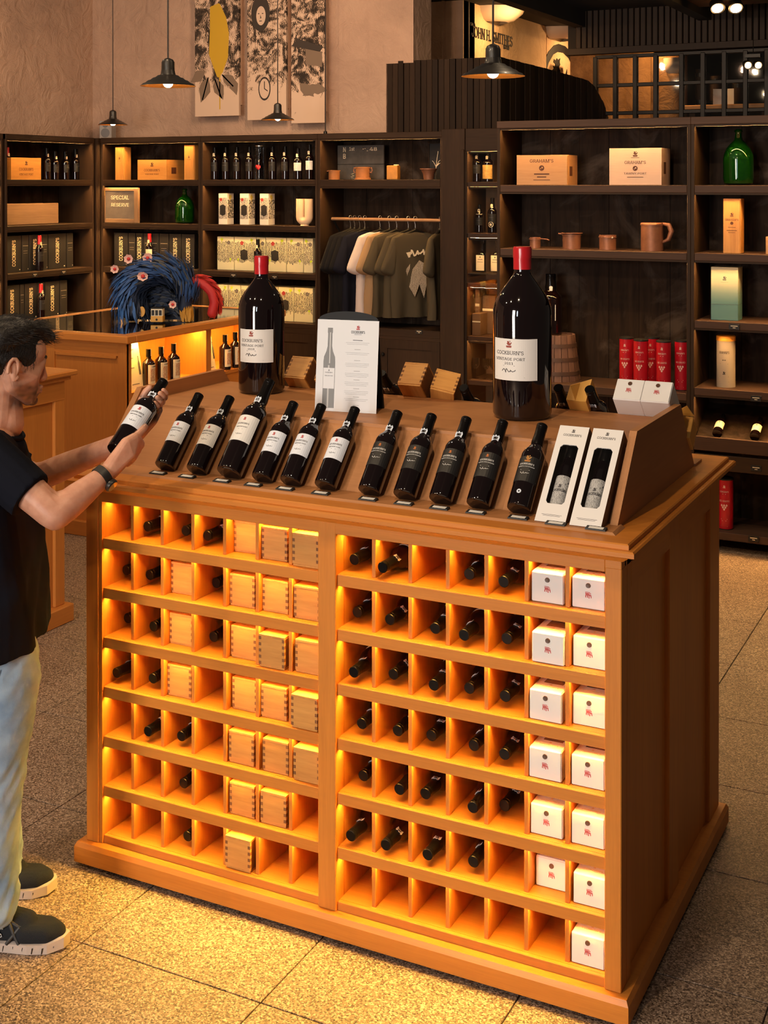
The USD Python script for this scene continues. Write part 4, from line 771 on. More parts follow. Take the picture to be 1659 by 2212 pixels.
def illus(label, P, w, h, d, badge, seed, group):
    t = thing('illustrated_carton', label, 'box', P, 0, group); part('carton', bx(-w / 2, .0, 0, w / 2, d, h, .002), PALE, t)
    r = np.random.default_rng(seed); xs_ = np.linspace(-w / 2 + .003, w / 2 - .003, 12); top_ = [(x, h * (.80 + .10 * r.random())) for x in xs_]; bot = [(x, h * (.20 + .12 * r.random())) for x in xs_[::-1]]
    part('vine_print', extr(Polygon(top_ + bot), .0006, XZ((0, 0, 0))), VINE2, t)
    if badge: part('badge', extr(affinity.translate(affinity.scale(HEX, .072, .078, origin=(0, 0)), -w * .05, h * .47), .0010, XZ((0, 0, 0))), BADGE, t)
    part('flower_print', extr(flower(.020, -w * .15 if badge else w * .2, h * .82), .0010, XZ((0, 0, 0))), POPPY if badge else GREYINK, t)
    part('paint_splash', extr(unary_union([splash(.017, w * (.30 if badge else -.22), h * .92, seed), splash(.014, -w * (.32 if badge else -.30), h * .33, seed + 1)]), .0012, XZ((0, 0, 0))), LIME, t); return t
for k, (z, us, nm) in enumerate(((zl(2), [(469, 505, 0), (506, 553, 1), (554, 573, 0), (574, 618, 1), (619, 655, 0), (656, 676, 0)], 'upper'), (zl(3), [(463, 492, 1), (493, 519, 0), (520, 560, 1), (561, 600, 0), (601, 634, 1), (635, 676, 0)], 'lower'))):
    for j, (u0, u1, bd) in enumerate(us):
        a, b = span(u0, u1, 6.10); illus('%s pale vine-printed carton%s from the left in the %s carton row' % (ws_[j], ' with dark badge' if bd else '', nm), ((a + b) / 2, 6.10, z), b - a - .002, .285, .2, bd, 10 * k + j + 1, 'vine-printed cartons below the bottles')
for j, u in enumerate((472, 518, 561)):
    a, b = span(u, u + 19, 6.08); w = b - a; P = ((a + b) / 2, 6.08, zl(1)); t = thing('gift_carton', '%s white printed bottle carton on the second shelf' % ('left', 'middle', 'right')[j], 'box', P, .0, 'white gift cartons'); h = .265
    part('carton', bx(-w / 2, 0, 0, w / 2, .10, h, .0015), WHITEC, t)
    part('vine_print', [extr(sbox(-w / 2 + .003, h * .18, w / 2 - .003, h * .86), .0006, XZ((0, 0, 0))), extr(sbox(.004, h * .2, .096, h * .8), .0006, yz((w / 2, 0, 0)))], VINE3, t)
    part('badge', extr(affinity.translate(affinity.scale(HEX, .056, .080, origin=(0, 0)), -.002, h * .46), .001, XZ((0, 0, 0))), BADGE, t); part('flower_print', extr(flower(.016, -w * .22, h * .80), .001, XZ((0, 0, 0))), POPPY, t)
    part('paint_splash', extr(splash(.026, .045, h * .88, 40 + j), .001, yz((w / 2, 0, 0))), CHART, t)
# U-shaped vase
P = ((X(640, 6.10) + X(676, 6.10)) / 2, 6.10, zl(1)); t = thing('u_shaped_vase', 'cream U-shaped ceramic vase at the right end of the second shelf', 'vase', P); path = [(-.040, 0, .222)] + [(-.040 * math.cos(a), 0, .072 - .036 * math.sin(a)) for a in np.linspace(0, math.pi, 15)] + [(.040, 0, .222)]
part('body', tube(path, .036, 24), mat('cream_ceramic', (.80, .58, .38), .6), t, smooth=50); part('foot', lathe([(0, 0), (.038, 0), (.034, .008), (0, .01)], 24), mat('cream_ceramic', None), t)
for s in (-1, 1): part('mouth', lathe([(0, .2225), (.026, .2225), (.026, .2228), (0, .2228)], 20, (s * .040, 0, 0)), INK, t)
# wardrobe top shelf
a, b = span(729, 829, 6.28); t = thing('slate_board', 'dark painted board with white figures leaning behind pots on the wardrobe shelf', 'sign', ((a + b) / 2, 6.28, zl(0))); w = b - a
SL = mat('painted_slate', (.075, .066, .060), .6, var=.45, vscale=9); part('upper_plank', bx(-w / 2, 0, .128, w / 2, .02, .285, .002), SL, t); part('lower_plank', bx(-w / 2, .001, 0, w / 2, .02, .126, .002), SL, t)
part('figures', [extr(fit_text('N', .030, .040, -.15, .25, bold=True), .001, XZ((0, 0, 0))), extr(fit_text('1st', .05, .03, -.08, .255, bold=True), .001, XZ((0, 0, 0))), extr(fit_text('48', .07, .030, .12, .252, bold=True), .001, XZ((0, 0, 0))), extr(fit_text('B', .026, .042, -.15, .195, bold=True), .001, XZ((0, 0, 0))), extr(unary_union([sbox(.02, .250, .032, .256), sbox(.04, .254, .048, .26), sbox(.06, .235, .07, .24)]), .001, XZ((0, 0, 0)))], CREAM, t)
TERRA = mat('terracotta', (.34, .13, .04), .7, var=.2, vscale=12); COPPER = mat('dull_copper', (.30, .13, .075), .5, metal=.55, var=.25, vscale=14)
def pot(name, label, cat_, P, prof, m=TERRA, extra=None):
    t = thing(name, label, cat_, P); part('body', lathe(prof, 32), m, t, smooth=40)
    for nm, ms, mm in extra or []: part(nm, ms, mm, t, smooth=40)
    return t
cup = lambda r, h, w=.005: [(0, 0), (r, 0), (r, h), (r - w, h), (r - w, .006), (0, .006)]
pot('copper_saucepan', 'small copper pan with handle at the left of the wardrobe shelf', 'pan', (X(722, 6.12), 6.12, zl(0)), cup(.047, .075), TERRA, [('rim', lathe([(.045, .070), (.052, .070), (.052, .077), (.045, .077)], 32), TERRA), ('handle', hull([(-.05, -.01, .066), (-.05, .01, .066), (-.12, -.008, .068), (-.12, .008, .068), (-.05, -.01, .074), (-.05, .01, .074), (-.12, -.008, .073), (-.12, .008, .073)]), TERRA)])
pot('copper_pot', 'orange copper pot with two ear handles before the painted board', 'pot', (X(784, 6.12), 6.12, zl(0)), cup(.059, .100), TERRA, [('rim', lathe([(.057, .094), (.064, .094), (.064, .102), (.057, .102)], 32), TERRA), ('foot', lathe([(.059, 0), (.066, 0), (.064, .012), (.059, .014)], 32), TERRA)] + [('ear_handle', tube([(s * .059, 0, .088), (s * .080, 0, .095), (s * .086, 0, .075), (s * .078, 0, .055), (s * .059, 0, .06)], .005, 8), COPPER) for s in (-1, 1)])
pot('wire_ornament', 'small twist of dark wire beside the copper pot', 'ornament', (X(761, 6.10), 6.10, zl(0)), [(0, 0), (.018, 0), (.014, .006), (0, .008)], BLKMETAL, [('wire', tube([(.016 * math.cos(q), .016 * math.sin(q), .006 + .0035 * q) for q in np.linspace(0, 13, 40)], .0025, 6), SILVER)])
t = thing('orange_block_candle', 'square orange canister right of the painted board', 'canister', (X(850, 6.12), 6.12, zl(0)), .2); part('body', bx(-.045, -.045, 0, .045, .045, .112, .004), mat('orange_wax', (.46, .20, .025), .55, var=.15, vscale=30), t); part('lid_tab', bx(.006, -.02, .112, .04, .02, .120, .002), CREAM, t)
pot('copper_bowl', 'flared copper bowl at the right end of the wardrobe shelf', 'bowl', (X(926, 6.12), 6.12, zl(0)), [(0, 0), (.040, 0), (.046, .045), (.062, .078), (.066, .084), (.062, .086), (.042, .046), (.036, .006), (0, .006)], COPPER, [('rim', lathe([(.058, .080), (.070, .080), (.070, .087), (.058, .087)], 32), COPPER)])
t = thing('black_picture', 'narrow black picture panel leaning behind the copper bowl', 'picture', (X(940, 6.30), 6.30, zl(0))); part('panel', bx(-.05, 0, 0, .05, .015, .29, .002), INK, t); part('frame', [bx(-.056, -.004, 0, -.05, .015, .296), bx(.05, -.004, 0, .056, .015, .296), bx(-.05, -.004, .29, .05, .015, .296)], DARK['z'], t)
t = thing('dried_sprig', 'pale dried sprig standing in front of the black picture', 'sprig', (X(941, 6.2), 6.2, zl(0))); part('stem', tube([(0, 0, 0), (.004, 0, .10), (.010, 0, .15), (.022, 0, .225)], .0026, 6), CREAM, t)
for k, (dx, z) in enumerate(((.03, .13), (.045, .155), (-.03, .15), (.05, .135))): part('twig', tube([(.004, 0, .10), (dx * .6, 0, z - .01), (dx, 0, z)], .002, 5), CREAM, t)
# clothes rail and shirts
ra, rb = X(717, 6.17), X(955, 6.17); RZ = 1.846; t = thing('clothes_rail', 'pale round clothes rail across the wardrobe bay', 'rail', (0, 0, 0))
part('bar', tube([(ra, 6.17, RZ), (rb, 6.17, RZ)], .014, 14), wood('rail_wood', (.36, .20, .10), (.18, .09, .045), 'x'), t, smooth=40)
part('bracket', tube([(ra + .01, 6.17, RZ), (ra + .03, 6.26, RZ - .12), (ra + .06, 6.395, RZ - .25)], .010, 8), BLKMETAL, t); part('bracket', bx(rb - .02, 6.16, RZ - .02, rb, 6.40, RZ + .0), BLKMETAL, t)
def hull_sph(pts): return m3.Manifold.batch_hull([m3.Manifold.sphere(r, 14).translate(tuple(map(float, p))) for p, r in pts])
def smooth_solid(parts, edge, it=10):
    s = m3.Manifold.batch_boolean(parts, m3.OpType.Add).refine_to_length(edge); g = s.to_mesh(); m = trimesh.Trimesh(g.vert_properties[:, :3], g.tri_verts, process=True)
    trimesh.smoothing.filter_taubin(m, .5, .53, it); return m
def shirt_mesh(seed):
    """hanging short-sleeved shirt: local x across the shoulders, z down from the hook at 0"""
    r = np.random.default_rng(seed); P = []; yo = 0
    rows = [(-.115, .05, .012), (-.135, .13, .020), (-.16, .200, .024), (-.30, .215, .034), (-.55, .22, .038), (-.80, .235, .040)]
    for (z0, w0, t0), (z1, w1, t1) in zip(rows[:-1], rows[1:]): P.append(hull_sph([((s * (w - t), 0, z), t) for s in (-1, 1) for z, w, t in ((z0, w0, t0), (z1, w1, t1))]))
    for s in (-1, 1): P.append(hull_sph([((s * .185, 0, -.165), .024), ((s * .20, 0, -.26), .040), ((s * .275, -.01, -.40), .034), ((s * .225, -.01, -.42), .036)]))
    m = smooth_solid(P, .03, 8); v = m.vertices.copy(); ph = r.random(3) * 6
    fold = np.clip((-v[:, 2] - .2) / .6, 0, 1); v[:, 1] += fold * (.018 * np.sin(v[:, 0] * 38 + ph[0]) + .012 * np.sin(v[:, 0] * 17 + v[:, 2] * 9 + ph[1])); m.vertices = v
    keep = trimesh.intersections.slice_mesh_plane(m, (0, 0, 1), (0, 0, -.785)); return keep
hang = thing('clothes_hanger', 'x', 'hanger'); stage.RemovePrim(hang.GetPath()); NAMES[('/World', 'clothes_hanger')] = 0
hang = None
HM = [('hook', tube([(.014 * math.cos(q), 0, .004 + .014 * math.sin(q)) for q in np.linspace(-.6, 3.3, 12)] + [(0, 0, -.05), (0, 0, -.085)], .0022, 6), SILVER), ('shoulder_bar', hull_sph([((0, 0, -.085), .012), ((0, 0, -.10), .014)]) + hull_sph([((0, 0, -.095), .014), ((-.17, 0, -.150), .012)]) + hull_sph([((0, 0, -.095), .014), ((.17, 0, -.150), .012)]), BLKMETAL)]
SH = {}
def cloth(nm, col): return mat('cloth_' + nm, col, .9, .1, bump=.25, bscale=420)
SPRINT = ink_vines('shirt_print', (.085, .065, .040), (.62, .52, .40), 34, .24)
for k, (u, nm, col, rz, yy, pr_) in enumerate(((757, 'black', (.010, .010, .012), 1.12, .02, 0), (766, 'black', (.010, .010, .012), 1.12, .02, 0), (777, 'black', (.012, .011, .012), 1.10, .0, 0), (788, 'navy', (.010, .011, .020), 1.05, -.03, 0), (821, 'white', (.60, .52, .50), 1.00, -.02, 0), (841, 'sand', (.34, .22, .12), .98, .0, 0), (857, 'olive', (.075, .060, .038), .95, -.01, 1), (882, 'olive', (.075, .060, .038), .95, .0, 1), (897, 'olive', (.072, .058, .036), .90, -.03, 2), (950, 'olive', (.085, .065, .042), 1.60, -.04, 0))):
    x = X(u, 6.17); wz = ('first', 'second', 'third', 'fourth', 'fifth', 'sixth', 'seventh', 'eighth', 'ninth', 'rightmost')[k]
    th_ = thing('clothes_hanger', 'black hanger carrying the %s shirt from the left on the rail' % wz, 'hanger', (x, 6.17, RZ + .012), rz, 'hangers on the clothes rail') if hang is None else dup(hang, 'black hanger carrying the %s shirt from the left on the rail' % wz, (x, 6.17, RZ + .012), rz)
    if hang is None:
        hang = th_
        for n_, ms, mm in HM: part(n_, ms, mm, hang, smooth=50)
    key = 'abc'[k % 3]
    if key not in SH: SH[key] = shirt_mesh(k + 3)
    t = thing('hanging_shirt', '%s short-sleeved shirt hanging %s from the left on the rail' % ({'black': 'black', 'navy': 'dark navy', 'white': 'white', 'sand': 'sand-coloured', 'olive': 'olive'}[nm], wz), 'shirt', (x, 6.17, RZ + .012), rz, 'shirts on the clothes rail')
    part('cloth', SH[key], cloth(nm, col), t, smooth=60)
    if pr_:
        v = [(-.09, -.54), (-.04, -.62), (.0, -.52), (.04, -.63), (.08, -.45), (.05, -.36), (.0, -.33), (-.06, -.40)]; g = [Polygon(v)] + ([affinity.translate(squiggle(.15, .06, th=.006, seed=9), .0, -.27)] if pr_ == 2 else [Polygon([(-.06, -.27), (.06, -.25), (.06, -.29), (-.04, -.31)])])
        for n_, gg in zip(('front_print', 'chest_print'), g): part(n_, extr(gg, .004, XZ((0, -.074, 0))), SPRINT if n_ == 'front_print' else CREAM, t)
# right-hand unit: mugs, keg, tins, cartons
def mug(label, u, R, H, m=COPPER, side=1, tank=False):
    P = (X(u, YR + .12), YR + .12, 1.7335); t = thing('tankard' if tank else 'copper_mug', label, 'mug', P); part('body', lathe(cup(R, H), 32), m, t, smooth=40); part('rim', lathe([(R - .002, H - .016), (R + .004, H - .016), (R + .004, H - .008), (R - .002, H - .006)], 32), m, t, smooth=40)
    if tank: part('handle', tube([(R * .9, 0, H * .97), (R * 1.5, 0, H * .93), (R * 1.75, 0, H * .70), (R * 1.5, 0, H * .42), (R * .95, 0, H * .30)], [.008, .016, .017, .014, .008], 10), m, t, smooth=50); part('lid', lathe([(0, H + .001), (R, H), (R + .004, H - .008), (R, H - .008), (0, H - .002)], 32), m, t, smooth=40)
    elif side == 1: part('handle', tube([(R * .98, 0, H * .88), (R + .045, 0, H * .82), (R + .060, 0, H * .74)], .004, 8), m, t, smooth=50)
    elif side == -1: part('handle', tube([(-R * .98, 0, H * .92), (-R - .03, 0, H * .95)], .005, 8), m, t); part('flange', lathe([(R, H - .004), (R + .012, H - .002), (R + .012, H + .002), (R, H + .002)], 32), m, t)
    else: part('rivet', trimesh.creation.icosphere(1, .007).apply_translation((R * .75, -R * .68, H * .85)), CREAM, t)
    return t
mug('smallest copper measuring mug on the second right-hand shelf', 1156, .034, .068); mug('wide copper mug with flat rim on the second right-hand shelf', 1235, .056, .098, side=-1); mug('plain copper mug with a rivet on the second right-hand shelf', 1313, .052, .090, side=0); mug('tall copper tankard with broad curved handle on the right-hand shelf', 1409, .067, .170, tank=True)
kx = X(1207, YR + .22); t = thing('wooden_keg', 'upturned wooden keg carrying a big bottle on the right-hand shelf', 'keg', (kx, YR + .20, .9055)); KB = [wood('keg_stave_%d' % q, tuple(c * f for c in (.23, .12, .085)), (.09, .045, .03), 'z', grain=14, stretch=.08, rough=.7, bump=.3) for q, f in enumerate((1, .8))]
Hk = .285; rk = lambda z: .145 - .035 * (z / Hk)
for q in range(18):
    a0, a1 = 2 * math.pi * q / 18 + .012, 2 * math.pi * (q + 1) / 18 - .012
    part('stave', hull([(r_ * math.cos(a), r_ * math.sin(a), z) for z in (0, Hk) for a in (a0, (a0 + a1) / 2, a1) for r_ in (rk(z), rk(z) - .016)]), KB[q % 2], t)
for z in (.05, .135, .22): part('hoop', lathe([(rk(z - .012) - .004, z - .012), (rk(z - .012) + .003, z - .012), (rk(z + .012) + .003, z + .012), (rk(z + .012) - .004, z + .012)], 36), mat('rusty_hoop', (.10, .055, .04), .6, metal=.4), t, smooth=40)
part('head', lathe([(0, Hk - .02), (rk(Hk) - .014, Hk - .02), (rk(Hk) - .014, Hk - .008), (0, Hk - .008)], 36), KB[0], t)
b = std('big dark bottle with pale label standing on the wooden keg', (kx - .045, YR + .20, .9055 + Hk - .0075), .35, 'none', R=.070, H=.385, neck_lab=WHITE, name='large_bottle'); part('label', bend(sbox(-.030, .095, .030, .195), .0702, 0, depth=.001), WHITE, b)
RED = mat('red_tin', (.50, .006, .020), .35, coat=.2); PINKW = mat('pale_tin_print', (.78, .55, .50), .5)
def grapes(s, x, y):
    q = Polygon([(0, -.55), (.42, 0), (0, .55), (-.42, 0)]).buffer(.06); return unary_union([affinity.translate(affinity.scale(q, s, s, origin=(0, 0)), x + dx * s * 1.15, y + dy * s * 1.15) for dx, dy in ((-1.0, 1), (0, 1), (1, 1), (-.5, .2), (.5, .2), (0, -.6))])
tin0 = None
for u, y, w, z in ((1354, .13, 'back left red tin of the group on the right-hand shelf', .9055), (1385, .06, 'front left red tin, nearest the shelf edge', .9055), (1409, .21, 'rearmost red tin, half hidden in the middle of the group', .9055), (1434, .06, 'front right red tin of the group', .9055), (1474, .13, 'red tin standing alone beside the shelf upright', .9055), (1569, .10, 'red tin alone on the lowest right-hand shelf', .1145)):
    P = (X(u, YR + y), YR + y, z)
    if tin0 is None:
        tin0 = t = thing('red_tin', w, 'tin', P, group='red cylindrical tins'); R, H = .0435, .290
        part('body', lathe([(0, 0), (R, 0), (R, H), (0, H)], 36), RED, t, smooth=40); part('lid', lathe([(0, H), (R + .001, H - .002), (R + .001, H + .006), (R - .004, H + .009), (0, H + .009)], 36), BLKPAPER, t, smooth=40); part('base', lathe([(0, 0), (R + .001, 0), (R + .001, .004), (0, .004)], 36), BLKPAPER, t, smooth=40)
        [part('lettering', q_, PINKW, t) for q_ in ([bend(grapes(.0125, 0, 0), R + .0003, .128), bend(fit_text('SIX GRAPES', .060, .010), R + .0003, .168), bend(fit_text("GRAHAM'S", .052, .010), R + .0003, .222), bend(crest(.016), R + .0003, .252), bend(sbox(-.010, -.0015, .010, .0015), R + .0003, .208), bend(sbox(-.018, -.002, .018, .002), R + .0003, .062), bend(sbox(-.012, -.0015, .012, .0015), R + .0003, .052), bend(sbox(-.020, -.001, .020, .001), R + .0003, .020)])]
    else: dup(tin0, w, P)
a, b = span(1562, 1600, YR + .06); t = thing('tall_wooden_box', 'tall orange wooden bottle box on the second shelf at the right edge', 'box', ((a + b) / 2, YR + .06, 1.7335)); w = b - a; h = .318
part('body', bx(-w / 2, .006, 0, w / 2, .10, h, .001), PINE['z'], t); part('sliding_lid', bx(-w / 2 + .004, 0, 0, w / 2 - .004, .006, h - .006, .001), PINE['z'], t); part('burnt_print', extr(unary_union([crest(.022, 0, .225), fit_text("GRAHAM'S", .075, .012, 0, .195), Point(0, .175).buffer(.009), sbox(-.022, .150, .022, .152), sbox(-.03, .131, .03, .134), sbox(-.02, .120, .02, .122)]), .0006, XZ((0, 0, 0))), BURN, t)
a = X(1654, YR + .06); t = thing('tall_wooden_box', 'reddish wooden box half cut off by the right edge of the photo', 'box', (a + .06, YR + .06, 1.7335)); part('body', bx(-.06, .006, 0, .06, .10, .10, .001), CRATE['x'], t); part('sliding_lid', bx(-.056, 0, 0, .056, .006, .096, .001), CRATE['x'], t)
a, b = span(1536, 1595, YR + .07); t = thing('teal_carton', 'tall grey-green carton fading to teal on the third shelf at right', 'box', ((a + b) / 2, YR + .07, 1.3385)); w = b - a; h = .312
TEAL = usdkit.material(stage, '/World/Looks/teal_fade', {'tc': ('texture_coordinate', {}), 's': ('separate_xyz', {}), 'm': ('map_range', dict(from_min=.10, from_max=.22)), 'r': ('rgb_ramp', dict(ramp=[(0, (.10, .23, .23)), (.5, (.22, .32, .28)), (1, (.50, .50, .36))])), 'p': ('principled_bsdf', dict(roughness=.5))}, [('tc.object', 's.vector'), ('s.z', 'm.value'), ('m.result', 'r.fac'), ('r.color', 'p.base_color')], surface='p.BSDF')
part('carton', bx(-w / 2, 0, 0, w / 2, .12, h, .002), TEAL, t); part('lid_seam', bx(-w / 2 - .0006, -.0008, h * .30, w / 2 + .0006, .12, h * .304), GREYINK, t); part('crest_print', extr(unary_union([crest(.024, 0, h * .79), sbox(-.022, h * .715, .022, h * .718)]), .0006, XZ((0, 0, 0))), GREYINK, t)
P = (X(1569, YR + .12), YR + .12, .9455); t = thing('grey_tin', 'tall grey cylindrical tin with an orange lid on the right-hand shelf', 'tin', P); R, H = .054, .272
part('body', lathe([(0, 0), (R, 0), (R, H), (0, H)], 36), mat('grey_card_tube', (.36, .30, .25), .6), t, smooth=40); part('lid', lathe([(0, H), (R + .002, H - .001), (R + .002, H + .026), (R - .003, H + .029), (0, H + .029)], 36), mat('orange_lid', (.70, .30, .04), .5), t, smooth=40)
[part('lettering', q_, INK, t) for q_ in ([bend(fit_text("GRAHAM'S", .060, .014), R + .0004, .205), bend(sbox(-.010, -.002, .010, .002), R + .0004, .160), bend(sbox(-.024, -.0008, .024, .0008), R + .0004, .138), bend(crest(.018), R + .0004, .085), bend(sbox(-.026, -.0008, .026, .0008), R + .0004, .064), bend(sbox(-.028, -.0008, .028, .0008), R + .0004, .034)])]
sn = math.atan2(.165, .37); Ms = np.stack([[1, 0, 0], [0, math.sin(sn), -math.cos(sn)], [0, math.cos(sn), math.sin(sn)]], 1)
for k, u in enumerate((1552, 1633)):
    x = X(u, YR + .05); o = np.array([x, YR + .035, .652]) + np.array([0, -math.sin(sn), math.cos(sn)]) * .029
    b = make_bottle('half_bottle', 'small bottle with cream label lying on the sloping shelf, %s one' % ('left', 'right')[k], 'none', R=.028, H=.195, loc=o, M=Ms, seal=False); part('label', wrap(.0282, .035, .098, -1.25, 1.25), CREAM, b); part('crest', bend(crest(.010), .0288, .087), GREYINK, b)
    for z in (.050, .062, .074): part('printed_line', bend(sbox(-.012, -.001, .012, .001), .0288, z), GREYINK, b)
# shelf-edge price tickets
tk = None
def ticket(label, P, rotz=0):
    global tk
    if tk is None:
        tk = t = thing('shelf_ticket', label, 'price ticket', P, rotz, 'black price tickets on shelf edges'); part('card', bx(-.030, -.003, -.017, .030, 0, .017, .0008), BLKPAPER, t); part('lettering', [bx(-.020, -.0036, .002, .020, -.003, .007), bx(-.008, -.0036, -.008, .008, -.003, -.004)], CREAM, t)
    else: dup(tk, label, P, rotz)
for u, v, w in ((504, 595, 'left ticket under the upper row of illustrated cartons'), (593, 599, 'right ticket under the upper row of illustrated cartons'), (905, 717, 'black ticket on the wardrobe counter edge below the shirts')):
    P = at(u, v, 'y', YF - .004); ticket(w, (P[0], YF - .001, P[2]))
for u, v, w in ((75, 594, 'left ticket under the upper black cartons on the left wall'), (137, 588, 'right ticket under the upper black cartons on the left wall')):
    P = at(u, v, 'x', XW); ticket(w, (XW + .001, P[1], P[2]), RZL)
for u, v, w in ((1586, 706, 'ticket on the shelf edge under the teal carton'), (1633, 861, 'ticket on the shelf edge right of the grey tin'), (1633, 1012, 'ticket on the rail under the sloping bottle shelf'), (1628, 1164, 'ticket on the lowest right-hand shelf edge')):
    P = at(u, v, 'y', YR - .005); ticket(w, (P[0], YR - .0045 if v != 1012 else YR - .001, P[2]))
# ================================================================ ON THE CABINET TOP
ZT = 1.4112
def magnum(label, px, v, rpx, htop, year):
    P = at(px, v, 'z', ZT); R = px2m(rpx, P); H = P @ UP * 0 + px2m(htop, P); t = thing('giant_bottle', label, 'bottle', (P[0], P[1], ZT), math.atan2(CAM[0] - P[0], P[1] - CAM[1]) - .34)
    g = [(0, .01 * H), (R * .7, 0), (R * .93, .006 * H), (R, .03 * H), (R, .60 * H), (R * .985, .645 * H), (R * .90, .69 * H), (R * .74, .735 * H), (R * .52, .785 * H), (R * .345, .825 * H), (R * .295, .845 * H), (R * .285, .86 * H), (R * .285, .93 * H), (0, .93 * H)]
    part('glass', lathe(g, 64), GLASS, t, smooth=45)
    part('wax_capsule', lathe([(R * .285, .868 * H), (R * .305, .866 * H), (R * .305, .93 * H), (R * .318, .935 * H), (R * .318, .985 * H), (R * .29, .999 * H), (R * .1, H), (0, H)], 40), WAX, t, smooth=45)
    z0, z1 = .235 * H, .475 * H; lb = part('label', wrap(R + .0004, z0, z1, -.78, .86, .0006, 24), WHITE, t); h = z1 - z0; w = R * 1.30; a0 = -.12
    B = lambda gm, z, m: bend(gm, R + .0012, z0 + h * z, ang0=a0)
    part('crest', B(crest(h * .16), .87, 0), mat('crest_red', (.30, .05, .03), .5), lb)
    [part('lettering', q_, GREYINK, lb) for q_ in ([B(fit_text("COCKBURN'S", w * .78, h * .090), .665, 0), B(fit_text('VINTAGE PORT', w * .86, h * .066), .515, 0), B(fit_text(year, w * .24, h * .055), .410, 0), B(sbox(-w * .16, -.0006, w * .16, .0006), .355, 0), B(squiggle(w * .36, h * .10, th=.0010, seed=5), .235, 0), B(sbox(-w * .42, -.0005, w * .42, .0005), .075, 0)])]; return t
magnum('giant red-waxed port bottle on the left of the stand, beside the counter', 565, 846, 49.5, 294, '2018')
magnum('largest giant port bottle, red-waxed, right of the menu board', 1128, 900, 63.5, 368, '2011')
# menu board
Pl, Pr = at(680, 886, 'z', ZT), at(813, 894, 'z', ZT); wv = Pr - Pl; wv[2] = 0; w = np.linalg.norm(wv); rz = math.atan2(wv[1], wv[0]); h = px2m(196, Pl)
t = thing('menu_board', 'white menu sheet on a black round-topped stand between the giant bottles', 'menu board', Pl, rz)
tl = .10; Tm = frame((0, 0, 0), (1, 0, 0), (0, tl, 1))
ACRY = mat('black_acrylic', (.020, .022, .025), .6, .2)
part('backing_board', extr(unary_union([sbox(.003, 0, w - .003, h)] + [Polygon([(.003, h * .99)] + [(w / 2 - (w / 2 - .003) * math.cos(q), h + .028 * math.sin(q)) for q in np.linspace(0, math.pi, 24)] + [(w - .003, h * .99)])]), .006, Tm @ trimesh.transformations.translation_matrix((0, 0, -.006))), ACRY, t)
part('sheet', extr(sbox(0, 0, w, h), .0012, Tm), mat('bright_paper', (.66, .68, .72), .45), t)
part('rear_leg', hull([(.01, .045, h * .9), (w - .01, .045, h * .9), (.01, .10, 0), (w - .01, .10, 0), (.01, .11, 0), (w - .01, .11, 0), (.01, .052, h * .9), (w - .01, .052, h * .9)]), ACRY, t)
Tm2 = Tm @ trimesh.transformations.translation_matrix((0, 0, .0012)); bx_, bw = .052, .036
bo = Polygon([(-1, 0), (1, 0), (1, 5.7), (.93, 6.3), (.55, 7.0), (.38, 7.6), (.36, 9.2), (.42, 9.3), (.42, 9.9), (-.42, 9.9), (-.42, 9.3), (-.36, 9.2), (-.38, 7.6), (-.55, 7.0), (-.93, 6.3), (-1, 5.7)]); bo = affinity.translate(affinity.scale(bo, bw / 2 * 1.12, h * .875 / 9.9, origin=(0, 0)), bx_ * .86, h * .035)
pic = part('bottle_picture', extr(bo, .0004, Tm2), mat('printed_grey', (.12, .12, .12), .4), t)
part('bottle_gleam', [extr(sbox(bx_ * .86 - .004, h * .04, bx_ * .86 + .001, h * .50), .0006, Tm2), extr(sbox(bx_ * .86 - .001, h * .52, bx_ * .86 + .003, h * .86), .0006, Tm2)], mat('printed_light_grey', (.42, .42, .42), .4), t)
part('bottle_label', extr(sbox(bx_ * .86 - bw * .53, h * .245, bx_ * .86 + bw * .53, h * .47), .0008, Tm2), mat('bright_paper', None), t)
xt = w * .665; gl = [fit_text("COCKBURN'S", .046, .0085, xt, h * .872), sbox(xt - .012, h * .845, xt + .012, h * .848), crest(.005, bx_ * .86, h * .445), fit_text("COCKBURN'S", .026, .0035, bx_ * .86, h * .42), fit_text('VINTAGE PORT', .028, .0030, bx_ * .86, h * .385), sbox(xt - .016, h * .780, xt + .016, h * .787)]
part('lettering', extr(unary_union(gl), .0012, Tm2), mat('print_grey', (.16, .16, .17), .5), t); part('crest', extr(crest(.013, xt, h * .92), .0012, Tm2), REDINK, t)
rl = []
for y, n_ in ((.755, 2), (.68, 0), (.645, 2), (.56, 0), (.53, 3), (.445, 0), (.42, 3), (.35, 0), (.325, 3), (.255, 0), (.23, 3), (.165, 0), (.145, 2), (.075, 0)):
    if n_ == 0: rl.append(sbox(xt - .010, h * y, xt + .010, h * y + .0018))
    for q in range(n_): rl.append(sbox(xt - .040 + .004 * (q == n_ - 1), h * y - q * h * .017, xt + .040 - .006 * (q == n_ - 1), h * y - q * h * .017 + .0009))
part('small_print', extr(unary_union(rl), .0006, Tm2), mat('print_light', (.42, .42, .43), .5), t)
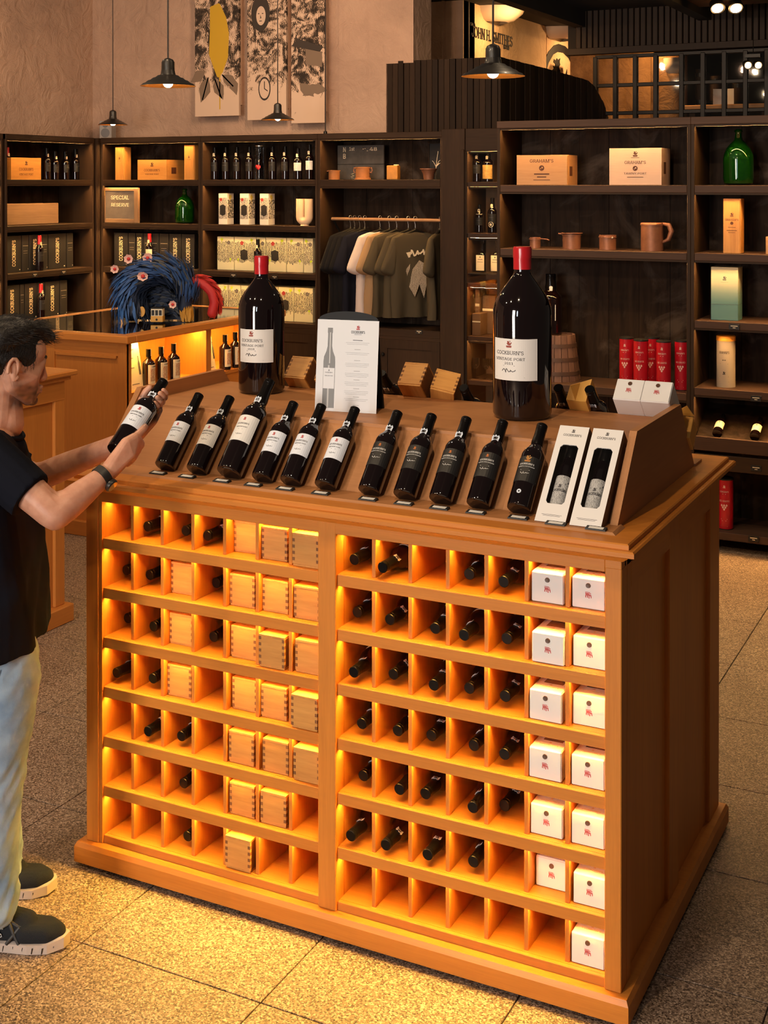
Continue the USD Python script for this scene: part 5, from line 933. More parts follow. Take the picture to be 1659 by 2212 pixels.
# goods on the rear slope, their ends standing above the top shelf
ds = np.array([0, -.709, .705]); nr = np.array([0, .705, .709])
Mr = np.stack([[1, 0, 0], -ds, nr], 1)            # local -y looks up the slope
def rear(u, v=830, up=0.0): return np.array([at(u, v, 'y', .80)[0], .955, 1.2405]) + nr * .004 + ds * (.305 + up)
for k, (u, w_) in enumerate(((650, 'left of the menu board'), (716, 'hidden behind the menu board'), (898, 'right of the menu board'))):
    P = rear(u, up=-.01 if k != 2 else .0); dup(box0[k % 2], 'wooden bottle box on the rear slope, its jointed end %s' % w_, P, M=Mr, group='wooden boxes on the rear slope')
P = rear(966, up=-.02); finger_box('wooden_bottle_box', 'wooden bottle box lying lower on the rear slope, showing its dark side', .085, .085, .30, P, M=Mr @ np.array([[math.cos(.28), -math.sin(.28), 0], [math.sin(.28), math.cos(.28), 0], [0, 0, 1.0]]))
for k, (u, up_, w_) in enumerate(((836, .035, 'just right of the menu board'), (1004, -.01, 'left of the largest bottle'), (1214, .03, 'right of the largest bottle'), (1282, .035, 'left of the white cartons'))):
    P0 = np.array([at(u, 840, 'y', .80)[0], .955, 1.2405]) + nr * (BR + .003) + ds * (.005 + up_); ax = ds; Mb = np.stack([[1, 0, 0], np.cross(ax, [1, 0, 0]), ax], 1)
    dup(first, 'dark bottle on the rear slope, neck rising %s' % w_, P0, M=Mb, name='port_bottle', group='bottles on the rear slope')
for k, (u, w_) in enumerate(((1366, 'left'), (1426, 'right'))):
    dup(cart0, 'white carton on the rear slope with red lion print, %s of two' % w_, rear(u, up=.012), M=Mr, group='white cartons on the rear slope')
P = rear(1253, up=-.015); t = thing('paper_carton', 'folded orange card carton beside bottle necks on the rear slope', 'box', P, M=Mr); OC = mat('orange_card', (.72, .36, .07), .6)
part('panel', hull([(-.03, 0, 0), (.035, 0, 0), (.035, 0, .09), (-.03, 0, .06), (-.03, .2, 0), (.035, .2, 0), (.035, .2, .09), (-.03, .2, .06)]), OC, t); part('flap', hull([(-.03, -.003, .0), (.0, -.001, .0), (-.015, -.04, .03), (-.03, -.003, .055), (.0, -.001, .07)]), OC, t)
P = rear(1452, up=-.165); t = thing('paper_carton', 'orange card carton end at the right corner of the rear slope', 'box', P, M=Mr); part('panel', bx(-.03, 0, 0, .04, .07, .08, .002), OC, t); part('flap', hull([(-.03, -.001, .08), (.04, -.001, .08), (-.03, 0, .085), (.04, 0, .085), (.02, -.03, .10)]), OC, t)
# ================================================================ COUNTERS
xc, yc, zc = -2.183, 2.986, 1.235; rc = thing('glass_topped_counter', 'oak counter with glass top and lit side niches under the blue sculpture', 'counter'); xl, y2 = -3.35, 4.74
RO = {k: wood('red_oak_' + k, (.60, .225, .045), (.40, .130, .022), k, rough=.4) for k in 'xyz'}
part('plinth', bx(xl, yc - .015, 0, xc + .015, y2, .09, .004), RO['x'], rc)
part('front_panel', bx(xl, yc + .012, .09, xc - .0, yc + .03, zc - .05), RO['z'], rc)
for a, b in ((xc - .06, xc), (-2.80, -2.73), (xl, xl + .06)): part('front_stile', bx(a, yc, .09, b, yc + .03, zc - .05, .003), RO['z'], rc)
part('front_rail', bx(xl, yc + .004, zc - .13, xc - .002, yc + .028, zc - .05, .002), RO['x'], rc); part('rail_bead', bx(-2.72, yc - .006, zc - .145, xc - .07, yc + .004, zc - .128, .002), RO['x'], rc)
ends = [3.037, 3.825, 3.875, 4.66]
part('side_post', bx(xc - .05, yc + .03, .09, xc, 3.04, zc - .05), RO['z'], rc); part('side_post', bx(xc - .05, 3.822, .09, xc, 3.878, zc - .05), RO['z'], rc); part('side_post', bx(xc - .05, 4.66, .09, xc, y2, zc - .05), RO['z'], rc)
part('side_rail', bx(xc - .048, yc + .034, 1.180, xc - .003, y2 - .002, zc - .05), RO['y'], rc); part('side_panel', bx(xc - .05, yc + .03, .09, xc - .012, y2, .875), RO['y'], rc)
part('niche_shelf', bx(xc - .34, 3.03, .862, xc - .004, 4.67, .882), RO['y'], rc); part('niche_back', bx(xc - .36, 3.03, .862, xc - .34, 4.67, zc - .05), RO['z'], rc); part('niche_divider', bx(xc - .34, 3.835, .882, xc - .05, 3.865, 1.18), RO['z'], rc); part('niche_side', bx(xc - .34, 3.03, .882, xc - .05, 3.04, 1.18), RO['z'], rc); part('niche_side', bx(xc - .34, 4.66, .882, xc - .05, 4.67, 1.18), RO['z'], rc)
for a, b in ((3.05, 3.82), (3.88, 4.65)): part('led_strip', bx(xc - .09, a, 1.172, xc - .07, b, 1.179), LED, rc)
part('niche_ceiling', bx(xc - .36, yc + .03, 1.18, xc - .05, y2, 1.186), RO['y'], rc)
T_ = .035; tx0, tx1, ty0, ty1 = xl, xc + T_, yc - T_, y2 + T_
for q in (bx(tx0, ty0, zc - .05, tx1, ty0 + .09, zc, .008), bx(tx0, ty1 - .09, zc - .05, tx1, ty1, zc, .008)): part('top_frame', q, RO['x'], rc)
for q in (bx(tx1 - .09, ty0 + .09, zc - .05, tx1, ty1 - .09, zc, .008), bx(tx0, ty0 + .09, zc - .05, tx0 + .09, ty1 - .09, zc, .008)): part('top_frame', q, RO['y'], rc)
part('glass_top', bx(tx0 + .09, ty0 + .09, zc - .012, tx1 - .09, ty1 - .09, zc - .002), mat('smoked_table_glass', (.020, .012, .008), .03, .8, coat=1.0), rc)
# niche goods
VIN4 = ink_vines('ornate_label', (.78, .60, .38), (.30, .05, .02), 42, .30)
def flask(label, u, H, y_in=.05, k=0):
    P = at(u, 800, 'x', xc - y_in); t = thing('flat_shouldered_bottle', label, 'bottle', (xc - y_in, P[1], .8825), math.pi / 2 + .15, 'bottles in the counter niches'); R = .040
    part('glass', lathe([(0, .004), (R * .9, 0), (R, .008), (R, H * .62), (R * .95, H * .66), (R * .4, H * .745), (.015, H * .78), (.0145, H * .98), (0, H * .98)], 28), GLASS, t, smooth=40); part('capsule', lathe([(.0150, H * .80), (.0165, H * .80), (.0165, H), (0, H)], 20), CAPS, t, smooth=40); part('seal_strip', bend(sbox(-.004, 0, .004, H * .19), .0170, H * .82, depth=.001), CREAM, t)
    lb = part('label', wrap(R + .0003, H * .10, H * .60, -1.15, 1.15), CREAM, t); part('label_print', wrap(R + .0009, H * .17, H * .50, -.75, .75), VIN4, lb); part('lettering', bend(fit_text("COCKBURN'S", .050, .007), R + .0012, H * .55), INK, lb); return t
for k, (u, H) in enumerate(((321, .235), (348, .235), (375, .240))): flask('%s of three ornate-labelled bottles in the lit counter niche' % ('left', 'middle', 'right')[k], u, H)
for k, (u, H) in enumerate(((486, .235), (508, .240))): flask('%s of two ornate-labelled bottles in the second counter niche' % ('left', 'right')[k], u, H)
for u0, u1, w_ in ((284, 315, 'printed leaflet leaning in the first counter niche beside three bottles'), (456, 470, 'printed leaflet leaning in the second counter niche')):
    a, b = at(u0, 800, 'x', xc - .05)[1], at(u1, 800, 'x', xc - .05)[1]; t = thing('leaflet', w_, 'leaflet', (xc - .06, (a + b) / 2, .8825), math.pi / 2); w = b - a
    part('sheet', hull([(-w / 2, 0, 0), (w / 2, 0, 0), (-w / 2, .05, .275), (w / 2, .05, .275), (-w / 2, .003, 0), (w / 2, .003, 0), (-w / 2, .053, .275), (w / 2, .053, .275)]), CREAM, t)
    Tl = frame((0, -.0006, 0), (1, 0, 0), (0, .05, .275)); part('bottle_print', extr(affinity.translate(affinity.scale(bo, .45, .45, origin=(0, 0)), w * .2, .08), .0005, Tl), GREYINK, t)
    for q in (sbox(-w * .3, .24, w * .1, .245), sbox(-w * .35, .19, w * .0, .194), sbox(-w * .35, .13, w * .0, .134), sbox(-w * .3, .03, w * .2, .034)): part('printed_line', extr(q, .0005, Tl), GREYINK, t)
# near-left counter
nx, ny, nz = -1.575, 1.735, 1.215; lc = thing('oak_counter', 'oak counter at the left edge, behind the man', 'counter'); lx, ly = -2.7, .75
part('plinth', bx(lx, ly, 0, nx + .033, ny + .03, .085, .005), RO['y'], lc); part('carcass', bx(lx, ly + .02, .085, nx - .016, ny - .012, nz - .03), RO['z'], lc)
for a, b in ((ny - .07, ny), (ly + .02, ly + .09), (ly + .48, ly + .55)): part('side_stile', bx(nx - .03, a, .085, nx, b, nz - .03, .003), RO['z'], lc)
part('apron', bx(nx - .03, ly + .02, nz - .13, nx + .002, ny, nz - .03, .002), RO['y'], lc); part('top_board', bx(lx, ly - .01, nz - .012, nx + .045, ny + .05, nz + .014, .006), RO['x'], lc); part('top_moulding', bx(lx, ly, nz - .035, nx + .022, ny + .025, nz - .012, .004), RO['x'], lc)
# ================================================================ BLUE PAPER SCULPTURE
def feather(p, d, nrm, L, w, curl=.25):
    d = d / np.linalg.norm(d); s = np.cross(d, nrm); s /= np.linalg.norm(s); n = np.cross(s, d); c = []
    for t_, ww in ((0, .35), (.4, 1), (.75, .7), (1, .05)): c += [p + d * L * t_ + n * L * curl * t_ * t_ + s * w * ww / 2, p + d * L * t_ + n * L * curl * t_ * t_ - s * w * ww / 2]
    return c, [[0, 2, 3], [0, 3, 1], [2, 4, 5], [2, 5, 3], [4, 6, 7], [4, 7, 5]]
class Feathers:
    def __init__(s): s.v, s.f = [], []
    def add(s, *a, **k): c, f = feather(*a, **k); s.f += (np.array(f) + len(s.v)).tolist(); s.v += c
    def mesh(s):
        v = np.array(s.v); f = np.array(s.f); return trimesh.Trimesh(v, f, process=False)
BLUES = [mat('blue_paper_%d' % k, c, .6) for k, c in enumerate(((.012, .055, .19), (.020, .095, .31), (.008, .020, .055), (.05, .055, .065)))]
REDP = [mat('red_paper_%d' % k, c, .6) for k, c in enumerate(((.62, .040, .022), (.45, .018, .020)))]
C0 = at(318, 700, 'z', zc); C0 = np.array([C0[0] - .02, C0[1] + .17, zc]); mp = px2m(1, C0)
sc = thing('paper_sculpture', 'blue paper wave sculpture with flowers and small yellow tram on the counter', 'sculpture', C0, YAW * .9)
# arch: pixels relative to (318, 700) turned to local x, z
arc = [(-62, 22), (-66, 50), (-58, 78), (-42, 98), (-18, 108), (14, 108), (40, 92), (56, 62), (52, 30)]; rad = [44, 46, 46, 42, 40, 40, 38, 34, 26]
tt = np.linspace(0, len(arc) - 1, 60); AX = np.interp(tt, range(len(arc)), [a[0] for a in arc]) * mp; AZ = np.interp(tt, range(len(arc)), [a[1] for a in arc]) * mp; AR = np.interp(tt, range(len(rad)), rad) * mp
core = [hull_sph([((AX[i], .0, max(AZ[i], AR[i] * .55)), AR[i] * .55), ((AX[i + 6 if i + 6 < 60 else 59], .0, max(AZ[min(i + 6, 59)], AR[min(i + 6, 59)] * .55)), AR[min(i + 6, 59)] * .55)]) for i in range(0, 59, 6)]
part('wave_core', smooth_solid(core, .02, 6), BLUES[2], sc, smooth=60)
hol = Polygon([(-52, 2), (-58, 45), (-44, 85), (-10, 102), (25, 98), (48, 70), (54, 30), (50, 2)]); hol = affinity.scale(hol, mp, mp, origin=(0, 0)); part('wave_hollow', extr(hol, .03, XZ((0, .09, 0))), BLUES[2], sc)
rg = np.random.default_rng(11); FS = [Feathers() for _ in range(4)]
for i in range(1100):
    k = rg.random() * 57; x, z, r = np.interp(k, range(60), AX), np.interp(k, range(60), AZ), np.interp(k, range(60), AR) * (.62 + .30 * rg.random()); tg = np.array([np.interp(k + 1.5, range(60), AX) - x, 0, np.interp(k + 1.5, range(60), AZ) - z]); tg /= np.linalg.norm(tg)
    side = np.array([0, 1.0, 0]); out = np.cross(tg, side); ang = rg.random() * 2 * math.pi; nn = -math.cos(ang) * side + math.sin(ang) * out
    if nn[1] > .55: continue
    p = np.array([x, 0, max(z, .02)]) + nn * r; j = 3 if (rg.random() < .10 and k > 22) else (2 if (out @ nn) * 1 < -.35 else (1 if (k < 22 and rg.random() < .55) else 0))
    if p[2] < .012: p[2] = .012
    d = -tg + .45 * nn * rg.random() + .25 * side * (rg.random() - .7); L = mp * (22 + 18 * rg.random())
    if p[2] + d[2] * L < .01: d[2] = max(d[2], (.01 - p[2]) / L)
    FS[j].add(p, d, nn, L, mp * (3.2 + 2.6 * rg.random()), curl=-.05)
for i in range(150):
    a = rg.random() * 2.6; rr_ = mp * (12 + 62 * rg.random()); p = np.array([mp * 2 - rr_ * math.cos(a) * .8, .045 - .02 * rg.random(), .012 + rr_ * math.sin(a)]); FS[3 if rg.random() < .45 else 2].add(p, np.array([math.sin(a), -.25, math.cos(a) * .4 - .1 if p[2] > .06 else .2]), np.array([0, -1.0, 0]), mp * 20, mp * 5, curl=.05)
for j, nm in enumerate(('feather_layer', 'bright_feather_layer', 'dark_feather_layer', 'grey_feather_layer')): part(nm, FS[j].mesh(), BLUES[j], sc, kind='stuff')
FR = [Feathers(), Feathers()]
for i in range(200):
    q = rg.random(); a = math.pi * (.50 - .56 * q); rr = mp * (44 + 18 * rg.random()); cx_ = 70 * mp; p = np.array([cx_ + rr * math.cos(a) * .95, .03 + .05 * (rg.random() - .5), max(.03, 40 * mp + rr * math.sin(a))]); tg = np.array([math.sin(a), 0, -math.cos(a)]); d = tg + np.array([math.cos(a), 0, math.sin(a)]) * .3 * rg.random(); L = mp * (18 + 12 * rg.random())
    if p[2] + d[2] * L < .01: d[2] = (.01 - p[2]) / L
    FR[i % 2].add(p, d, np.array([math.cos(a), -.5, math.sin(a)]), L, mp * 5, curl=-.12)
part('tail_core', smooth_solid([hull_sph([((70 * mp + 46 * mp * math.cos(a), .03, max(.03, 40 * mp + 46 * mp * math.sin(a))), mp * 11), ((70 * mp + 46 * mp * math.cos(b), .03, max(.03, 40 * mp + 46 * mp * math.sin(b))), mp * 11)]) for a, b in ((1.5, 1.0), (1.0, .5), (.5, 0), (0, -.5))], .02, 4), REDP[1], sc, smooth=60)
for j, nm in enumerate(('tail_feather_layer', 'deep_tail_feather_layer')): part(nm, FR[j].mesh(), REDP[j], sc, kind='stuff')
YG = Feathers()
for i in range(46): YG.add(np.array([(50 + 22 * rg.random()) * mp, -.05 + .05 * rg.random(), .002]), np.array([.5 * (rg.random() - .5), 0, 1.0]), np.array([0, -1.0, 0]), mp * (20 + 16 * rg.random()), mp * 5, curl=.1)
part('yellow_grass', YG.mesh(), mat('ochre_paper', (.50, .24, .02), .6), sc, kind='stuff')
PETAL = mat('petal_paper', (.80, .52, .45), .6); HEARTR = mat('petal_heart', (.55, .03, .03), .6)
for k, (u, v, s, fy) in enumerate(((223, 586, 11, -.05), (253, 564, 12, -.05), (295, 562, 13, -.06), (288, 600, 14, -.10), (352, 660, 10, -.10))):
    o = np.array([(u - 318) * mp, fy, (700 - v) * mp]); fl = Feathers()
    for q in range(7): a = 2 * math.pi * q / 7 + k; fl.add(o, np.array([math.cos(a), -.35, math.sin(a) * (.55 if k == 3 else 1)]), np.array([0, -1.0, 0]), s * mp, s * mp * .95, curl=.2)
    b = part('flower', fl.mesh(), PETAL, sc); part('flower_heart', trimesh.creation.icosphere(1, s * mp * .32).apply_translation(o + [0, -.012, 0]), HEARTR, b)
tr = np.array([0 * mp, -.09, .012]); TY_ = mat('tram_yellow', (.60, .30, .04), .5)
b = part('tram', bx(-13 * mp, -.12, .008, 13 * mp, -.05, 15 * mp, .002), TY_, sc, 'small yellow and white paper tram'); part('tram_cab', bx(-12.5 * mp, -.119, 15 * mp, 12.5 * mp, -.055, 31 * mp, .002), CREAM, b)
for q in (-1, 0, 1): part('tram_window', bx((q * 8 - 3) * mp, -.1205, 17 * mp, (q * 8 + 3) * mp, -.119, 28 * mp), INK, b)
part('tram_lamp', lathe([(0, 0), (2.4 * mp, 0), (2 * mp, .003), (0, .004)], 12).apply_transform(frame((0, -.12, 8 * mp), (1, 0, 0), (0, 0, 1))), INK, b); part('tram_roof', bx(-13.5 * mp, -.123, 31 * mp, 13.5 * mp, -.05, 33 * mp, .002), BLKPAPER, b)
part('ochre_disc', extr(affinity.scale(Point(0, 0).buffer(11 * mp), .62, 1), .01, XZ((-34 * mp, -.085, 24 * mp))), TY_, sc)
P = at(403, 688, 'z', zc); flask2 = thing('flat_shouldered_bottle', 'dark bottle with engraved label standing beside the blue sculpture', 'bottle', (P[0], P[1], zc - .0005), YAW); R, H = .036, .275
part('glass', lathe([(0, .004), (R * .9, 0), (R, .008), (R, H * .62), (R * .95, H * .66), (R * .4, H * .745), (.014, H * .78), (.0135, H * .98), (0, H * .98)], 28), GLASS, flask2, smooth=40); part('capsule', lathe([(.0140, H * .80), (.0155, H * .80), (.0155, H), (0, H)], 20), CAPS, flask2, smooth=40); lb = part('label', wrap(R + .0003, H * .12, H * .58, -1.2, 1.2), VINE, flask2)
# ================================================================ HANGING LAMPS, POSTERS, SPEAKER
SHO = mat('lamp_black', (.016, .013, .011), .38, coat=.3); SHI = mat('lamp_copper_inside', (.45, .20, .05), .35, metal=.5)
def pendant(label, u, v, dpx, Dm=.256):
    dep = Dm * FPX / dpx; P = atd(u, v, dep); R = Dm / 2; t = thing('pendant_lamp', label, 'lamp', P); n = 8
    so = [(R, 0)] + [(R * (1 - .72 * q / n) , .052 * (q / n) ** .9 + (.003 if q % 2 else 0)) for q in range(1, n + 1)]; so += [(R * .26, .060), (R * .24, .075)]
    si = [(max(r_ - .003, .01), z_ - .003) for r_, z_ in so[::-1]]
    part('shade', lathe(so + [(R * .20, .075)], 48), SHO, t, smooth=30); part('shade_lining', lathe([(R - .001, .0005)] + [(r_ - .002, z_ - .003) for r_, z_ in so[1:-1]], 48), SHI, t, smooth=30)
    part('socket', lathe([(R * .24, .072), (R * .235, .11), (R * .19, .122), (R * .06, .130), (0, .130)], 28), SHO, t, smooth=35); part('bulb', trimesh.creation.icosphere(3, .024).apply_translation((0, 0, .016)), mat('lamp_bulb', (1, .8, .5), .3, emit=(1, .62, .26), es=90.0), t, smooth=True)
    part('cord', tube([(0, 0, .128), (0, 0, 3.95 - P[2])], .004, 6), mat('brown_cord', (.03, .018, .012), .6), t); return t
pendant('nearest hanging lamp, glowing bulb and copper inside, over the stand', 1065, 165, 138)
pendant('black hanging lamp in front of the plaster wall, second nearest', 363, 186, 119)
pendant('small far hanging lamp above the corner speaker', 244, 270, 64); pendant('small far hanging lamp in front of the middle poster', 600, 259, 72)
P = at(703, 285, 'y', 6.25); t = thing('hanging_cable', 'thin dark cable dropping down the plaster wall beside the right poster', 'cable', (P[0], 6.25, TOPZ)); part('cable', tube([(0, 0, .02), (0, 0, 1.4)], .005, 6), mat('brown_cord', None), t); part('end_plug', lathe([(0, 0), (.018, 0), (.014, .03), (0, .035)], 14), BLKMETAL, t, smooth=40)
# speaker
P = at(193, 290, 'z', TOPZ); sp = thing('wall_speaker', 'small pale two-cone speaker on top of the corner shelving', 'speaker', (-4.93, 6.20, TOPZ), .30); SPK = mat('pale_speaker', (.36, .33, .31), .6)
part('cabinet', bx(-.058, 0, 0, .058, .12, .165, .006), SPK, sp)
for z, r_, nm in ((.055, .042, 'woofer'), (.128, .026, 'tweeter')): part(nm, lathe([(0, .003), (r_ * .9, .004), (r_, .002), (r_, 0), (0, 0)], 24).apply_transform(frame((0, 0, z), (1, 0, 0), (0, 0, 1))), mat('speaker_cone', (.17, .17, .18), .6), sp, smooth=40)
# posters
def poster_mat(name, sd, thr):
    PAP, INKC = (.72, .52, .38), (.035, .026, .020)
    nodes = {'tc': ('texture_coordinate', {}), 'mp': ('mapping', dict(location=(sd, 0, sd))), 'n': ('noise_texture', dict(scale=6.5, detail=3, roughness=.5, distortion=2.2)), 'n2': ('noise_texture', dict(scale=26, detail=5, roughness=.7, distortion=2.5)), 'w': ('wave_texture', dict(scale=24, distortion=14, detail=3, detail_scale=1.2)),
             's': ('separate_xyz', {}), 'mr': ('map_range', dict(from_min=.16, from_max=.42, to_min=-.35, to_max=0.0, clamp=True)), 'm0': ('math', dict(math_type='multiply', value2=.95)), 'm1': ('math', dict(math_type='multiply_add', value2=.20)), 'm2': ('math', dict(math_type='multiply_add', value2=.15)), 'm3': ('math', dict(math_type='add')),
             'r': ('rgb_ramp', dict(ramp=[(thr - .05, PAP), (thr + .01, (.32, .22, .15)), (thr + .06, (.10, .07, .05)), (thr + .14, INKC)])), 'p': ('principled_bsdf', dict(roughness=.75, specular_ior_level=.2))}
    links = [('tc.object', 'mp.vector'), ('mp.vector', 'n.vector'), ('mp.vector', 'n2.vector'), ('mp.vector', 'w.vector'), ('tc.object', 's.vector'), ('s.z', 'mr.value'), ('n2.fac', 'm1.value1'), ('n.fac', 'm0.value1'), ('m0.value', 'm1.value3'), ('w.fac', 'm2.value1'), ('m1.value', 'm2.value3'), ('m2.value', 'm3.value1'), ('mr.result', 'm3.value2'), ('m3.value', 'r.fac'), ('r.color', 'p.base_color')]
    return usdkit.material(stage, '/World/Looks/' + name, nodes, links, surface='p.BSDF')
PAPC = mat('canvas_paper', (.72, .52, .38), .75); SEPIA = mat('sepia_ink', (.045, .032, .024), .7); MIDS = mat('sepia_mid', (.22, .15, .10), .7)
leafp = lambda s, a, x, y: affinity.translate(affinity.rotate(Polygon([(0, 0), (.25, .28), (.30, .6), (.12, .9), (0, 1.15), (-.16, .9), (-.32, .55), (-.2, .25)]), a, origin=(0, 0)), 0, 0) if 0 else affinity.translate(affinity.scale(affinity.rotate(Polygon([(0, 0), (.25, .28), (.30, .6), (.12, .9), (0, 1.15), (-.16, .9), (-.32, .55), (-.2, .25)]), a, origin=(0, 0)), s, s, origin=(0, 0)), x, y)
for k, (u0, u1, v, thr, lab) in enumerate(((421, 516, 251, .60, 'left engraved canvas with yellow paint splash on the plaster wall'), (534, 618, 259, .62, 'middle engraved canvas with portrait oval on the plaster wall'), (629, 701, 266, .61, 'right engraved canvas with vineyard scene on the plaster wall'))):
    yy = YB - .135; a, b = X(u0, yy, 200), X(u1, yy, 200); z0 = at((u0 + u1) / 2, v, 'y', yy)[2]; w = b - a; t = thing('engraved_canvas', lab, 'canvas', ((a + b) / 2, yy, z0), group='canvases on the plaster wall')
    part('canvas', bx(-w / 2, 0, 0, w / 2, .03, 1.3, .002), poster_mat('engraving_%d' % k, 3.7 * k + 1, thr), t); part('spacer', bx(-w / 2 + .05, .03, .1, w / 2 - .05, .133, 1.2), PAPC, t)
    F_ = lambda g, th=.0012: extr(g, th, XZ((0, 0, 0)))
    if k == 0:
        part('yellow_paint', F_(unary_union([Polygon([(-.05, .95), (.02, .97), (.08, .86), (.11, .72), (.10, .52), (.05, .40), (.02, .36), (-.02, .45), (-.06, .55), (-.05, .75)]).buffer(.02), sbox(.028, .06, .038, .40)])), mat('yellow_paint', (.60, .36, .02), .5), t)
        lf = unary_union([leafp(.20, 160, -.09, .34), leafp(.18, 205, -.02, .33), leafp(.16, 120, -.12, .40), leafp(.17, 235, .06, .36), leafp(.15, 200, .15, .34)]); part('leaf_print', F_(lf), MIDS, t); part('leaf_vein_print', F_(unary_union([LineString([(-.09, .34), (-.15, .15)]), LineString([(-.02, .33), (.05, .16)]), LineString([(.06, .36), (.17, .26)])]).buffer(.006)), SEPIA, t)
    if k == 1:
        part('hair_print', F_(affinity.scale(Point(-.06, .92).buffer(.11), .85, 1.4)), SEPIA, t); part('face_print', F_(affinity.scale(Point(-.055, .90).buffer(.066), .72, 1.25), .0018), PAPC, t); part('feature_print', F_(unary_union([sbox(-.085, .915, -.07, .922), sbox(-.045, .915, -.03, .922), Polygon([(-.06, .91), (-.05, .88), (-.062, .875)]), sbox(-.072, .852, -.045, .858)]), .0022), SEPIA, t)
        part('clock_print', F_(affinity.scale(Point(-.02, .27).buffer(.068), .9, 1.5), .0012), SEPIA, t); part('clock_face_print', F_(affinity.scale(Point(-.02, .27).buffer(.057), .9, 1.5), .0018), PAPC, t); part('clock_hand_print', F_(unary_union([LineString([(-.02, .27), (-.02, .33)]), LineString([(-.02, .27), (.01, .25)])]).buffer(.004), .0022), SEPIA, t)
    if k == 2:
        part('roof_print', F_(Polygon([(-.16, .66), (.12, .60), (.15, .64), (-.10, .72)])), SEPIA, t); part('wall_print', F_(Polygon([(-.02, .50), (.14, .47), (.14, .60), (-.02, .63)])), MIDS, t); part('leaf_print', F_(unary_union([leafp(.16, 230, -.08, .34), leafp(.15, 120, .10, .32), leafp(.15, 260, .02, .30)])), MIDS, t)
# ================================================================ THE MAN
DM = 3.68
def WP(u, v, l=0.0): return atd(u, v, DM + l)
EF = RT.copy(); EL = np.array([-RT[1], RT[0], 0.0]); EZ = np.array([0, 0, 1.0])
SKIN = usdkit.material(stage, '/World/Looks/skin', {'tc': ('texture_coordinate', {}), 'n': ('noise_texture', dict(scale=32, detail=4)), 'r': ('rgb_ramp', dict(ramp=[(.3, (.52, .235, .145)), (.7, (.66, .335, .22))])), 'n2': ('noise_texture', dict(scale=900, detail=2)), 'b': ('bump', dict(strength=.12, distance=.001)),
                       'at': ('attribute', dict(attribute='stubble')), 'm': ('mix_color', dict(blend_type='mix', b=(.075, .040, .028))), 'p': ('principled_bsdf', dict(roughness=.48, subsurface_weight=.12, subsurface_radius=(1, .35, .2), subsurface_scale=.006))},
                       [('tc.object', 'n.vector'), ('n.fac', 'r.fac'), ('r.color', 'm.a'), ('at.fac', 'm.fac'), ('m.result', 'p.base_color'), ('tc.object', 'n2.vector'), ('n2.fac', 'b.height'), ('b.normal', 'p.normal')], surface='p.BSDF')
HAIR = mat('dark_hair', (.010, .007, .006), .5, .4, bump=.5, bscale=160)
NAVY = mat('navy_jersey', (.0065, .0075, .0135), .9, .12, bump=.25, bscale=500)
DENIM = usdkit.material(stage, '/World/Looks/pale_denim', {'tc': ('texture_coordinate', {}), 'n': ('noise_texture', dict(scale=7, detail=5, roughness=.6)), 'n2': ('noise_texture', dict(scale=420, detail=2)), 'r': ('rgb_ramp', dict(ramp=[(.3, (.15, .23, .35)), (.7, (.38, .47, .56))])), 'b': ('bump', dict(strength=.3, distance=.001)), 'p': ('principled_bsdf', dict(roughness=.85, specular_ior_level=.15))},
                        [('tc.object', 'n.vector'), ('n.fac', 'r.fac'), ('r.color', 'p.base_color'), ('tc.object', 'n2.vector'), ('n2.fac', 'b.height'), ('b.normal', 'p.normal')], surface='p.BSDF')
def ball(p, r): return m3.Manifold.sphere(float(r), 18).translate(tuple(map(float, p)))
def chain(pts): return [m3.Manifold.batch_hull([ball(p, r), ball(q, s)]) for (p, r), (q, s) in zip(pts[:-1], pts[1:])]
def hsp(pts): return m3.Manifold.batch_hull([ball(p, r) for p, r in pts])
def ell(c, rad, R=None):
    m = m3.Manifold.sphere(1.0, 40).scale(tuple(map(float, rad)))
    T = np.zeros((3, 4)); T[:, :3] = np.eye(3) if R is None else R; T[:, 3] = c; return m.transform(T)
def solid(parts_, edge, it, lam=.5):
    s = m3.Manifold.batch_boolean(parts_, m3.OpType.Add).refine_to_length(edge); g = s.to_mesh(); m = trimesh.Trimesh(g.vert_properties[:, :3], g.tri_verts, process=True)
    trimesh.smoothing.filter_taubin(m, lam, lam + .03, it); return m
base_man = WP(0, 1400, .08); base_man[2] = 0
man = thing('person', 'man in navy T-shirt and pale jeans, reading the bottle he holds', 'person', base_man)
def L(m):
    m = m.copy(); m.apply_translation(-base_man); return m
